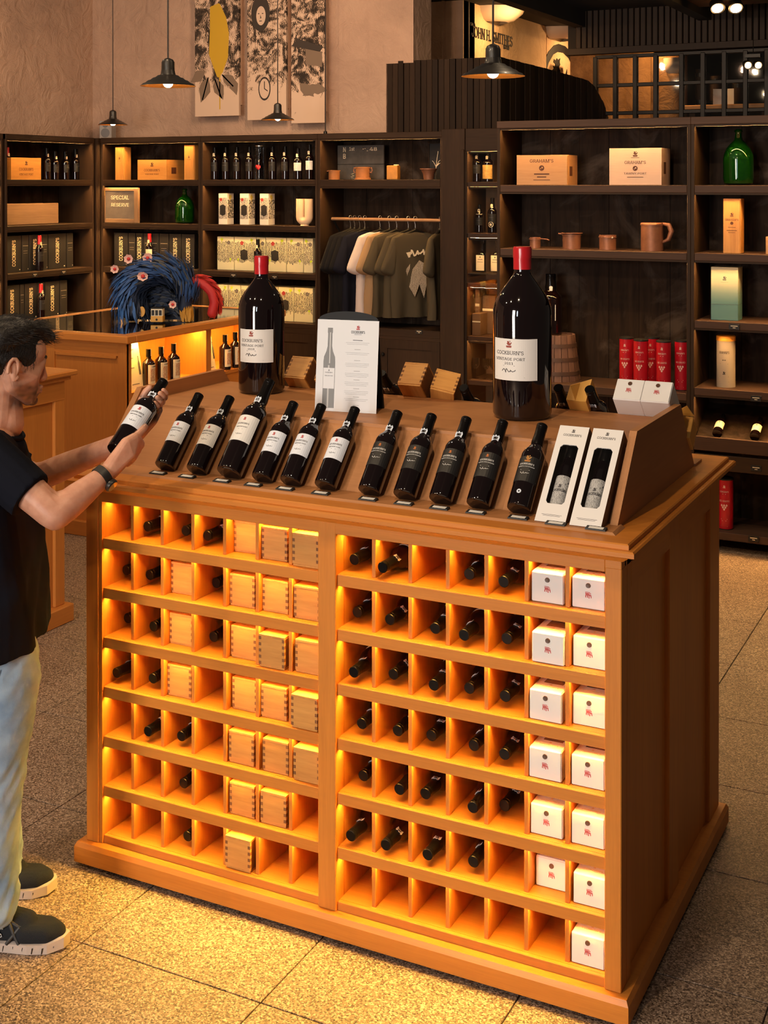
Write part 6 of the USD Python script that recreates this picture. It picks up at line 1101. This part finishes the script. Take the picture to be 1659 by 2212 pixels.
# ---- head (local axes: forward, left, up about the centre of the skull)
HC = WP(22, 776, .08); th, ph = math.radians(9), math.radians(33)       # chin down, face turned a little away
hf = EF * math.cos(ph) + EL * math.sin(ph); hl = -EF * math.sin(ph) + EL * math.cos(ph)
hx = hf * math.cos(th) - EZ * math.sin(th); hz = hf * math.sin(th) + EZ * math.cos(th); HR = np.stack([hx, hl, hz], 1); HS = 1.06
def hp(x, y, z): return HC + HR @ (np.array([x, y, z]) * HS)
def hps(l): return [(hp(*p), r * HS) for p, r in l]
def both(l): return l + [((x, -y, z), r) for (x, y, z), r in l if y]
head = [ell(hp(-.004, 0, .012), np.array([.097, .076, .094]) * HS, HR), hsp(hps(both([((.045, .026, .030), .042)]))),
        hsp(hps(both([((.070, .024, .004), .022), ((.052, .040, -.036), .024), ((.0, .048, -.010), .03)]))), hsp(hps(both([((.052, .040, -.036), .024), ((.060, .020, -.085), .020), ((.062, .012, -.106), .015), ((.0, .050, -.066), .020), ((-.015, .045, -.02), .03)]))),
        hsp(hps(both([((.080, .014, -.078), .012), ((.066, .012, -.104), .016), ((.060, .025, -.060), .022)]))), hsp(hps([((.079, 0, -.107), .0150), ((.064, .010, -.104), .014), ((.064, -.010, -.104), .014)])),
        hsp(hps([((.086, 0, .000), .0085), ((.103, 0, -.040), .0085), ((.082, 0, -.040), .012)])), hsp(hps(both([((.100, 0, -.043), .0092), ((.088, .012, -.046), .0078)]))),
        hsp(hps(both([((.0965, .006, -.0685), .0056), ((.0855, .022, -.0720), .004)]))), hsp(hps(both([((.0945, .006, -.0795), .0064), ((.0845, .020, -.0745), .004)]))), hsp(hps(both([((.082, .012, .012), .010), ((.074, .036, .010), .010)])))]
for s in (1, -1):   # ear: rim, lobe and bowl
    rim = [((-.012 + .0145 * math.cos(a) - .004, s * (.083 + .006 * math.sin(a * .5)), -.016 + .026 * math.sin(a)), .0048) for a in np.linspace(-.9, 3.6, 9)]
    head += chain(hps(rim)); head.append(hsp(hps([((-.012, s * .076, -.016), .012), ((-.008, s * .077, -.040), .009), ((-.018, s * .076, .004), .009)]))); head.append(hsp(hps([((.000, s * .079, -.040), .007), ((-.006, s * .078, -.046), .0065)])))
NB = WP(-8, 925, .085); head += [hsp([(hp(-.018, 0, -.050), .056), (NB, .060)]), hsp([(hp(.004, 0, -.082), .040), (NB + EF * .035 + EZ * .01, .045)]), hsp([(NB, .062), (NB - EZ * .06 - EF * .02, .07)])]
# ---- arms and hands
B0, B1 = WP(253, 977, .02), WP(342, 841, .0); A = B1 - B0; A[:] = (B1 - B0); la = np.linalg.norm(A); dl = math.sqrt(max(0, BH ** 2 - la ** 2)); B1 = WP(342, 841, .02 + dl * .98); A = (B1 - B0) / np.linalg.norm(B1 - B0); B1 = B0 + A * BH
ca = CAM - B0; ca -= A * (ca @ A); ca /= np.linalg.norm(ca); er = np.cross(A, ca); er *= np.sign(er @ RT)
def cyl(s, deg, r): a = math.radians(deg); return B0 + A * s + (ca * math.cos(a) + er * math.sin(a)) * r
R_ = BR
E1, W1 = WP(119, 1112, -.16), WP(232, 1022, -.045); S1 = WP(-30, 985, -.10); S2 = WP(-25, 985, .27); E2, W2 = WP(75, 1035, .30), WP(288, 945, .135)
arm1 = chain([(S1, .062), (S1 + (E1 - S1) * .55 + EZ * .004, .050), (E1, .043), (E1 + (W1 - E1) * .30, .043), (E1 + (W1 - E1) * .68, .034), (W1, .027)])
arm2 = chain([(S2, .060), (S2 + (E2 - S2) * .55, .049), (E2, .042), (E2 + (W2 - E2) * .28, .041), (E2 + (W2 - E2) * .7, .032), (W2, .026)])
pk = lambda d, r: (cyl(*d), r)
palm1 = [hsp([(W1, .026), pk((.012, 8, R_ + .020), .017), pk((.040, 22, R_ + .018), .016), pk((-.004, 40, R_ + .018), .017)]),
         hsp([pk((.012, 8, R_ + .020), .017), pk((.045, 30, R_ + .016), .015), pk((.052, 66, R_ + .012), .0125), pk((.002, 66, R_ + .014), .0135), pk((-.004, 35, R_ + .018), .016)]),
         hsp([pk((.052, 66, R_ + .012), .0125), pk((.002, 66, R_ + .014), .0135), pk((.050, 92, R_ + .010), .0115), pk((.000, 92, R_ + .010), .0115)])]
fing1 = []
for s0, ln, r in ((.052, 1.0, .0098), (.033, 1.06, .0100), (.014, 1.0, .0096), (-.004, .85, .0086)):
    fing1 += chain([pk((s0, 78, R_ + .012), r * 1.18), pk((s0 + .001, 78 + 42 * ln, R_ + .0125), r * 1.12), pk((s0 + .003, 78 + 92 * ln, R_ + .010), r), pk((s0 + .004, 78 + 128 * ln, R_ + .0085), r * .85)])
fing1 += chain([pk((.020, 14, R_ + .020), .0150), pk((.048, 24, R_ + .016), .0122), pk((.076, 34, R_ + .0125), .0112), pk((.096, 38, R_ + .0095), .0090)])
rn = .0158
palm2 = [hsp([(W2, .025), pk((.135, 165, R_ + .022), .018), pk((.160, 130, R_ + .012), .016)]), hsp([pk((.135, 165, R_ + .022), .018), pk((.160, 130, R_ + .012), .016), pk((.205, 160, rn + .018), .014), pk((.190, 110, rn + .020), .013), pk((.170, 190, R_ + .004), .014)])]
fing2 = []
for s0, ln, r in ((.178, .92, .0088), (.196, 1.0, .0096), (.213, 1.0, .0096), (.229, .9, .0088)):
    fing2 += chain([pk((s0, 150, rn + .018), r * 1.15), pk((s0 + .004, 105, rn + .0155), r * 1.05), pk((s0 + .006, 105 - 48 * ln, rn + .0115), r), pk((s0 + .007, 105 - 78 * ln, rn + .0090), r * .82)])
fing2 += chain([pk((.165, 190, R_ + .012), .014), pk((.195, 225, rn + .018), .0115), pk((.215, 262, rn + .012), .0100), pk((.226, 285, rn + .0095), .0086)])
# ---- trunk and legs under the clothes
PEL = WP(-20, 1400, .08); H1, H2 = WP(8, 1420, .0), WP(0, 1420, .16); K1, K2 = WP(-6, 1690, -.03), WP(-6, 1690, .20); A1, A2 = WP(-6, 1945, -.045), WP(6, 1868, .235)
CH = WP(-28, 1080, .08); trunk = [hsp([(CH + EL * .09, .105), (CH - EL * .09, .105), (NB - EZ * .09 + EL * .10, .055), (NB - EZ * .09 - EL * .10, .055)]), hsp([(CH + EL * .08, .10), (CH - EL * .08, .10), (PEL + EL * .06 + EF * .01, .07), (PEL - EL * .06 + EF * .01, .07)]),
                                  hsp([(NB - EZ * .05, .065), (S1, .055), (S1 - EF * .02 - EZ * .05, .06)]), hsp([(NB - EZ * .05, .065), (S2, .055), (S2 - EF * .02 - EZ * .05, .06)])]
legs = chain([(H1, .066), (K1, .048), (A1, .036)]) + chain([(H2, .066), (K2, .048), (A2, .036)]) + [hsp([(PEL + EL * .06 + EF * .01, .07), (PEL - EL * .06 + EF * .01, .07), (H1, .06), (H2, .06)])]
big = m3.Manifold.batch_boolean(trunk + legs + arm1 + arm2 + [head[-1]], m3.OpType.Add).refine_to_length(.022)
fine_ = m3.Manifold.batch_boolean(head, m3.OpType.Add).refine_to_length(.0055); hands = m3.Manifold.batch_boolean(palm1 + fing1 + palm2 + fing2, m3.OpType.Add).refine_to_length(.0035)
g = (big + fine_ + hands).to_mesh(); body = trimesh.Trimesh(g.vert_properties[:, :3], g.tri_verts, process=True)
trimesh.smoothing.filter_taubin(body, .5, .53, 5)
o = part('body', L(body), SKIN, man, smooth=True)
v = np.array(UsdGeom.Mesh(o).GetPointsAttr().Get()) + base_man; q = (v - HC) @ HR / HS
st = np.clip((-.048 - q[:, 2]) / .018, 0, 1) * np.clip((q[:, 0] + .012) / .03, 0, 1) * np.clip((q[:, 2] + .135) / .015, 0, 1) * (.45 + .5 * meshkit.noise(v * 90)) * np.clip((np.abs(q[:, 1]) - 0) / .01 + .4, 0, 1)
lip = (np.abs(q[:, 2] + .0735) < .010) & (q[:, 0] > .078); st[lip] *= .15
UsdGeom.PrimvarsAPI(o).CreatePrimvar('stubble', Sdf.ValueTypeNames.FloatArray, 'vertex').Set(Vt.FloatArray.FromNumpy(np.clip(st * 1.15, 0, 1).astype(np.float32)))
for s in (1, -1):
    e = part('eye', L(trimesh.creation.icosphere(3, .0118 * HS).apply_translation(hp(.0735, s * .030, -.008))), mat('eye_white', (.70, .66, .62), .2), man, smooth=True); part('iris', L(trimesh.creation.icosphere(2, .0062 * HS).apply_translation(hp(.0805, s * .030, -.0095))), mat('brown_iris', (.03, .014, .008), .15), e, smooth=True)
    part('eyelid', L(cat([tube([hp(.0775 - .010 * abs(t) ** 2 * 1.2, s * (.030 + .0125 * t), -.002 - .004 * t * t) for t in np.linspace(-1, 1, 7)], [.002, .0032, .0036, .0036, .0036, .0032, .002], 8)])), SKIN, man, smooth=60)
    part('eyebrow', L(tube([hp(.0905 - .018 * t * t, s * (.012 + .034 * t), .010 + .008 * math.sin(t * 2.4)) for t in np.linspace(0, 1, 7)], [.003, .0056, .006, .006, .0054, .004, .002], 8)), HAIR, man, smooth=60)
# ---- hair
hpart = [ell(hp(-.012, 0, .022), np.array([.101, .0815, .094]) * HS, HR), hsp(hps(both([((.060, .030, .086), .022), ((.0, .040, .092), .022), ((.086, .022, .076), .016)]))), hsp(hps(both([((-.05, .05, .055), .045), ((.0, .05, .075), .035)]))), hsp(hps([((.088, -.016, .078), .015), ((.088, .02, .078), .016), ((.104, .0, .074), .010), ((.108, -.012, .068), .005)])), hsp(hps(both([((-.075, .030, -.045), .025), ((-.06, .03, -.01), .045)])))]
hair = m3.Manifold.batch_boolean(hpart, m3.OpType.Add); cutter = [hsp(hps([((.115, y, z), .032) for y in (-.12, .12) for z in (.022, -.12)])) , hsp(hps([((.080, y, z), .03) for y in (-.12, .12) for z in (.018, -.14)] + [((.048, y, -.2), .02) for y in (-.12, .12)])), hsp(hps([((x, y, -.085), .050) for x in (-.02, .1) for y in (-.14, .14)])), hsp(hps([((-.010, s * .10, -.018), .026) for s in (1, -1)] + [((.004, s * .10, -.05), .03) for s in (1, -1)]))]
for c in cutter: hair = hair - c
g = hair.refine_to_length(.006).to_mesh(); hm = trimesh.Trimesh(g.vert_properties[:, :3], g.tri_verts, process=True); trimesh.smoothing.filter_taubin(hm, .5, .53, 4)
q = (hm.vertices - HC) @ HR; nv = hm.vertex_normals; amt = np.clip((q[:, 2] + .02) / .08, .15, 1) * .009
hm.vertices = hm.vertices + nv * (amt * (meshkit.fbm(np.stack([q[:, 0] * 28, q[:, 1] * 95, q[:, 2] * 60], 1), 3, 5) - .42))[:, None]
hr = part('hair', L(hm), HAIR, man, smooth=True)
pts_, wid, cnt = [], [], []; rgh = np.random.default_rng(5); fi = trimesh.sample.sample_surface(hm, 2600, seed=4); fn = hm.face_normals[fi[1]]
for p, n in zip(fi[0], fn):
    q = (p - HC) @ HR
    if q[2] < -.03 and rgh.random() < .6: continue
    ln = (.010 + .022 * rgh.random()) * (1 if q[2] > .03 else .45); d = n * .35 + hx * (.75 if q[2] > .05 else -.35) + hz * (.10 if q[2] > .05 else -.75) + hl * (rgh.random() - .5) * .5; d /= np.linalg.norm(d)
    for t_ in (0, .35, .7, 1): pts_.append(p - n * .001 + d * ln * t_ + n * .004 * math.sin(t_ * 3) - EZ * .004 * t_ * t_ - base_man); wid.append(.0011 * (1 - .8 * t_))
    cnt.append(4)
bc = UsdGeom.BasisCurves.Define(stage, str(hr.GetPath()) + '/strands'); bc.CreateTypeAttr('cubic'); bc.CreateBasisAttr('catmullRom'); bc.CreatePointsAttr(Vt.Vec3fArray.FromNumpy(np.array(pts_, np.float32))); bc.CreateCurveVertexCountsAttr(Vt.IntArray(cnt)); bc.CreateWidthsAttr(Vt.FloatArray.FromNumpy(np.array(wid, np.float32))); bc.SetWidthsInterpolation('vertex')
UsdShade.MaterialBindingAPI.Apply(bc.GetPrim()).Bind(HAIR); data(bc.GetPrim(), kind='stuff')
# ---- T-shirt
def row(u, v, w, r, lc=.08, off=0.0): c = WP(u, v, lc) + EF * off; return [(c + EL * w, r), (c - EL * w, r)]
rows = [row(0, 1395, .105, .120), row(-1, 1290, .102, .119), row(-8, 1180, .11, .112), row(-22, 1080, .115, .108), row(-30, 1000, .12, .085), [(NB - EZ * .055 + EL * .06, .060), (NB - EZ * .055 - EL * .06, .060)]]
sh = [hsp(a + b) for a, b in zip(rows[:-1], rows[1:])] + [hsp([(NB - EZ * .035, .068), (NB - EZ * .07 + EF * .02, .070)])]
C1 = S1 + (E1 - S1) * .62; C2 = S2 + (E2 - S2) * .66
sh += [hsp(rows[4] + [(S1, .072), (NB - EZ * .06, .06)]), hsp(rows[4] + [(S2, .070), (NB - EZ * .06, .06)])] + chain([(S1, .074), (S1 + (C1 - S1) * .5 - EZ * .004, .072), (C1 - EZ * .006, .069)]) + chain([(S2, .072), (C2, .064)]) + [hsp([(S1, .072), (S1 - EZ * .08 - EF * .02, .07), (CH - EL * .1, .09)])]
shm = m3.Manifold.batch_boolean(sh, m3.OpType.Add)
def cutplane(m, p, n): n = np.array(n, float); n /= np.linalg.norm(n); return m.trim_by_plane(tuple(n), float(n @ p))
a1 = (E1 - S1) / np.linalg.norm(E1 - S1); a2 = (E2 - S2) / np.linalg.norm(E2 - S2)
for c, a in ((C1 + a1 * .010, a1), (C2 + a2 * .010, a2)):     # sleeve openings
    u_ = np.cross(a, [0, 0, 1]); u_ /= np.linalg.norm(u_); w_ = np.cross(u_, a); T = np.stack([u_, w_, a, c], 1)
    shm = shm - m3.Manifold.cube((.30, .30, .16), True).translate((0, 0, .08)).transform(T) if 0 else shm - m3.Manifold.cylinder(.14, .098, .098, 32).transform(T)
hemz = float(WP(20, 1383, .08)[2]); shm = cutplane(shm, np.array([0, 0, hemz]), (-.10 * EF[0], -.10 * EF[1], 1.0)) if 0 else cutplane(shm, WP(40, 1380, .08), EZ)
nn = EZ * .86 + EF * .30; nn /= np.linalg.norm(nn); shm = shm - m3.Manifold.cylinder(.10, .068, .085, 40).transform(np.stack([np.cross(EL, nn), EL, nn, NB - EZ * .006 + EF * .012], 1))
g = shm.refine_to_length(.012).to_mesh(); sm = trimesh.Trimesh(g.vert_properties[:, :3], g.tri_verts, process=True); trimesh.smoothing.filter_taubin(sm, .5, .53, 8)
v = sm.vertices; loc = (v - base_man); fq, lq = loc @ EF, loc @ EL
wr_ = .010 * (meshkit.fbm(np.stack([fq * 9 + loc[:, 2] * 5, lq * 9, loc[:, 2] * 3.5], 1), 4, 3) - .5) + .005 * np.sin(lq * 45 + 6 * np.sin(loc[:, 2] * 9)) * np.clip((1.15 - loc[:, 2]) / .3, 0, 1)
sm.vertices = v + sm.vertex_normals * wr_[:, None]
ts = part('t_shirt', L(sm), NAVY, man, smooth=True)
ring = [NB + EF * .012 + nn * -.004 + (np.cross(EL, nn) * math.cos(a) + EL * math.sin(a)) * .069 for a in np.linspace(0, 2 * math.pi, 33)]; part('collar', L(tube(ring, .0065, 8)), NAVY, ts, smooth=60)
def cuff(c, a, r): u_ = np.cross(a, [0, 0, 1]); u_ /= np.linalg.norm(u_); w_ = np.cross(u_, a); return tube([c + (u_ * math.cos(t) + w_ * math.sin(t)) * r for t in np.linspace(0, 2 * math.pi, 33)], .0045, 8)
# ---- jeans
jn = [hsp([(PEL + EL * .085 + EF * .012, .092), (PEL - EL * .085 + EF * .012, .092), (PEL + EZ * .06 + EL * .08, .088), (PEL + EZ * .06 - EL * .08, .088), (H1 + EF * .008, .092), (H2 + EF * .008, .092)])]
def leg(Hh, Kk, Aa, sgn): return chain([(Hh + EF * .006, .092), (Hh + (Kk - Hh) * .12 + EF * .012, .094), (Hh + (Kk - Hh) * .5 + EF * .012, .083), (Kk + EF * .002, .069), (Kk + (Aa - Kk) * .5 - EF * .004, .064), (Aa + EZ * .015, .060), (Aa - EZ * .012, .062)])
jm = m3.Manifold.batch_boolean(jn + leg(H1, K1, A1, -1) + leg(H2, K2, A2, 1), m3.OpType.Add); jm = cutplane(jm, np.array([0, 0, .050]), EZ)
g = jm.refine_to_length(.013).to_mesh(); jj = trimesh.Trimesh(g.vert_properties[:, :3], g.tri_verts, process=True); trimesh.smoothing.filter_taubin(jj, .5, .53, 8)
loc = jj.vertices - base_man; zq = loc[:, 2]; fq, lq = loc @ EF, loc @ EL
am = .004 + .010 * np.exp(-((zq - .14) / .10) ** 2) + .007 * np.exp(-((zq - .46) / .09) ** 2) + .005 * np.exp(-((zq - .82) / .08) ** 2)
jj.vertices = jj.vertices + jj.vertex_normals * (am * (np.sin(zq * 95 + 9 * np.sin(lq * 22 + fq * 9) + fq * 25) * .22 + 2.2 * (meshkit.fbm(loc * np.array([14, 14, 11]), 3, 8) - .5)))[:, None]
je = part('jeans', L(jj), DENIM, man, smooth=True)
def legpath(Hh, Kk, Aa, r0, dl_): return [p + EF * .0 - EL * q + EZ * 0 for p, q in ((Hh + EF * .012, .100), (Hh + (Kk - Hh) * .5 + EF * .008, .085), (Kk, .0705), (Kk + (Aa - Kk) * .5, .066))]
part('side_seam', L(tube(legpath(H1, K1, A1, 0, 0), .0022, 6)), mat('seam_thread', (.16, .20, .25), .8), je, smooth=60)
# ---- wristwatch
wa = (W1 - E1) / np.linalg.norm(W1 - E1); wc = W1 - wa * .018; u_ = np.cross(wa, ca); u_ /= np.linalg.norm(u_); w_ = np.cross(u_, wa)
def band(c, r, hw, th_):
    P = []
    for t in np.linspace(0, 2 * math.pi, 41)[:-1]:
        d = u_ * math.cos(t) + w_ * math.sin(t)
        P.append([c + d * r - wa * hw, c + d * (r + th_) - wa * hw, c + d * (r + th_) + wa * hw, c + d * r + wa * hw])
    V = np.array(P).reshape(-1, 3); F = []
    for k in range(40):
        a, b = 4 * k, 4 * ((k + 1) % 40)
        for j in range(4): j2 = (j + 1) % 4; F += [[a + j, b + j, b + j2], [a + j, b + j2, a + j2]]
    return trimesh.Trimesh(V, F, process=False)
wt = part('watch_strap', L(band(wc, .0295, .011, .0035)), mat('rubber_black', (.014, .012, .011), .5), man, smooth=40)
wd = (w_ * .25 + RT * .7 - EZ * .55); wd -= wa * (wd @ wa); wd /= np.linalg.norm(wd); Tw = frame(wc + wd * .030, wa, np.cross(wd, wa))
part('watch_case', L(lathe([(0, 0), (.0185, 0), (.0195, .004), (.0195, .010), (.017, .0125), (0, .0125)], 28).apply_transform(Tw)), mat('watch_case', (.02, .018, .017), .3, coat=.5), wt, smooth=35); part('watch_face', L(lathe([(0, .0122), (.0155, .0122), (.0155, .0130), (0, .0130)], 28).apply_transform(Tw)), mat('watch_glass', (.012, .014, .016), .06, coat=1), wt, smooth=35)
# nails on the visible thumb
part('thumb_nail', L(hull([cyl(.092, 36 + d, R_ + .0175) + A * s for d in (-7, 7) for s in (0, .008)] + [cyl(.092, 36 + d, R_ + .0165) + A * s for d in (-8, 8) for s in (-.001, .009)])), mat('nail', (.62, .36, .27), .35), man)
# ---- shoes
MESHM = mat('shoe_mesh', (.020, .022, .027), .8, .2, bump=.6, bscale=700); SOLE = mat('shoe_sole', (.56, .45, .38), .6); NAVYS = mat('shoe_navy', (.010, .016, .032), .6); OVER = mat('shoe_overlay', (.045, .045, .046), .5)
def shoe(toe, ang, nm, right):
    d = np.array([math.cos(ang), math.sin(ang), 0]); s = np.array([-math.sin(ang), math.cos(ang), 0]); o = np.array([toe[0], toe[1], 0]) - d * .285
    P = lambda x, y, z: o + d * x + s * y + EZ * z
    out = [(.0, .0), (.004, .026), (.03, .036), (.10, .036), (.17, .046), (.22, .047), (.262, .034), (.285, .004), (.276, -.022), (.235, -.042), (.18, -.046), (.10, -.036), (.03, -.034), (.004, -.024)]
    sole = extr(Polygon([(x, y * (1 if right else -1)) for x, y in out]).buffer(.002), .026); v = sole.vertices.copy(); lift = .016 * np.clip((v[:, 0] - .215) / .07, 0, 1) ** 2 + .006 * np.clip((.04 - v[:, 0]) / .04, 0, 1)
    v[:, 2] = np.where(v[:, 2] > .01, v[:, 2] + lift + .008 * np.clip((.10 - v[:, 0]) / .1, 0, 1), lift * .6 + .001); sole.vertices = v; T = np.eye(4); T[:3, 0], T[:3, 1], T[:3, 3] = d, s, o; sole.apply_transform(T)
    so = part(nm, solid([hsp([(P(.03, 0, .055), .034), (P(.03, 0, .085), .030), (P(.10, 0, .055), .037), (P(.095, 0, .088), .030)]), hsp([(P(.10, 0, .050), .038), (P(.095, 0, .085), .030), (P(.165, .0, .050), .040), (P(.165, 0, .066), .032)]), hsp([(P(.165, .018, .046), .030), (P(.165, -.018, .046), .030), (P(.225, .016, .044), .028), (P(.225, -.016, .044), .028), (P(.250, .0, .042), .026)]), hsp([(P(.03, 0, .088), .031), (P(.055, 0, .105), .030), (P(.085, 0, .095), .030)])], .009, 6).apply_translation(-base_man), MESHM, man, smooth=True)
    part('sole', L(sole), SOLE, so, smooth=30)
    sg_ = 1 if right else -1
    near = -1.0
    for k in range(9):
        x = .025 + k * .028; w = .037 + .010 * math.exp(-((x - .20) / .06) ** 2) - .018 * max(0, (x - .225) / .05); part('sole_groove', L(tube([P(x, near * (w + .0005), .004), P(x + .003, near * (w + .002), .020)], .0014, 5)), INK, so)
    for y in (-1, 1):
        for k in range(4): part('lace', L(tube([P(.125 + .018 * k, -.020 * y, .083 - .010 * k), P(.131 + .018 * k, 0, .092 - .0095 * k), P(.140 + .018 * k, .020 * y, .079 - .010 * k)], .0028, 6)), OVER, so, smooth=60)
    part('eyestay', L(cat([tube([P(.105, y * .026, .094), P(.15, y * .031, .071), P(.195, y * .026, .058), P(.208, 0, .058)], .0050, 8) for y in (-1, 1)])), OVER, so, smooth=60)
    for a, b in (((.125, .085), (.155, .026)), ((.155, .070), (.120, .026))): part('overlay_strip', L(tube([P(a[0], near * .034, a[1]), P((a[0] + b[0]) / 2, near * .0405, (a[1] + b[1]) / 2), P(b[0], near * .0415, b[1])], .0048, 6)), OVER, so, smooth=60)
    if right:
        lw = mat('logo_white', (.75, .75, .76), .5)
        for k, (dx, dz) in enumerate(((0, 0), (.005, -.006))): part('s_logo', L(tube([P(.106 + dx, near * .0415, .074 + dz), P(.092 + dx, near * .0415, .076 + dz), P(.080 + dx, near * .0410, .070 + dz), P(.084 + dx, near * .0412, .064 + dz), P(.100 + dx, near * .0415, .060 + dz), P(.103 + dx, near * .0412, .053 + dz), P(.092 + dx, near * .0408, .048 + dz), P(.076 + dx, near * .0400, .049 + dz)], .0014, 6)), lw, so, smooth=60)
    return so
tn, tf = at(149, 2033, 'z', .015), at(123, 1912, 'z', .015)
shoe(tn, math.radians(24), 'shoe', True); shoe(tf, math.radians(30), 'shoe', False)
# ---- the bottle in his hands
lyv = -(ca * .90 - er * .44); lxv = np.cross(lyv, A); Mh = np.stack([lxv / np.linalg.norm(lxv), lyv, A], 1); Mh[:, 1] = np.cross(Mh[:, 2], Mh[:, 0])
dup(stage.GetPrimAtPath('/World/port_bottle'), 'white-labelled port bottle held up in the man\'s two hands', B0, M=Mh, name='port_bottle', group='port bottle in the hands')
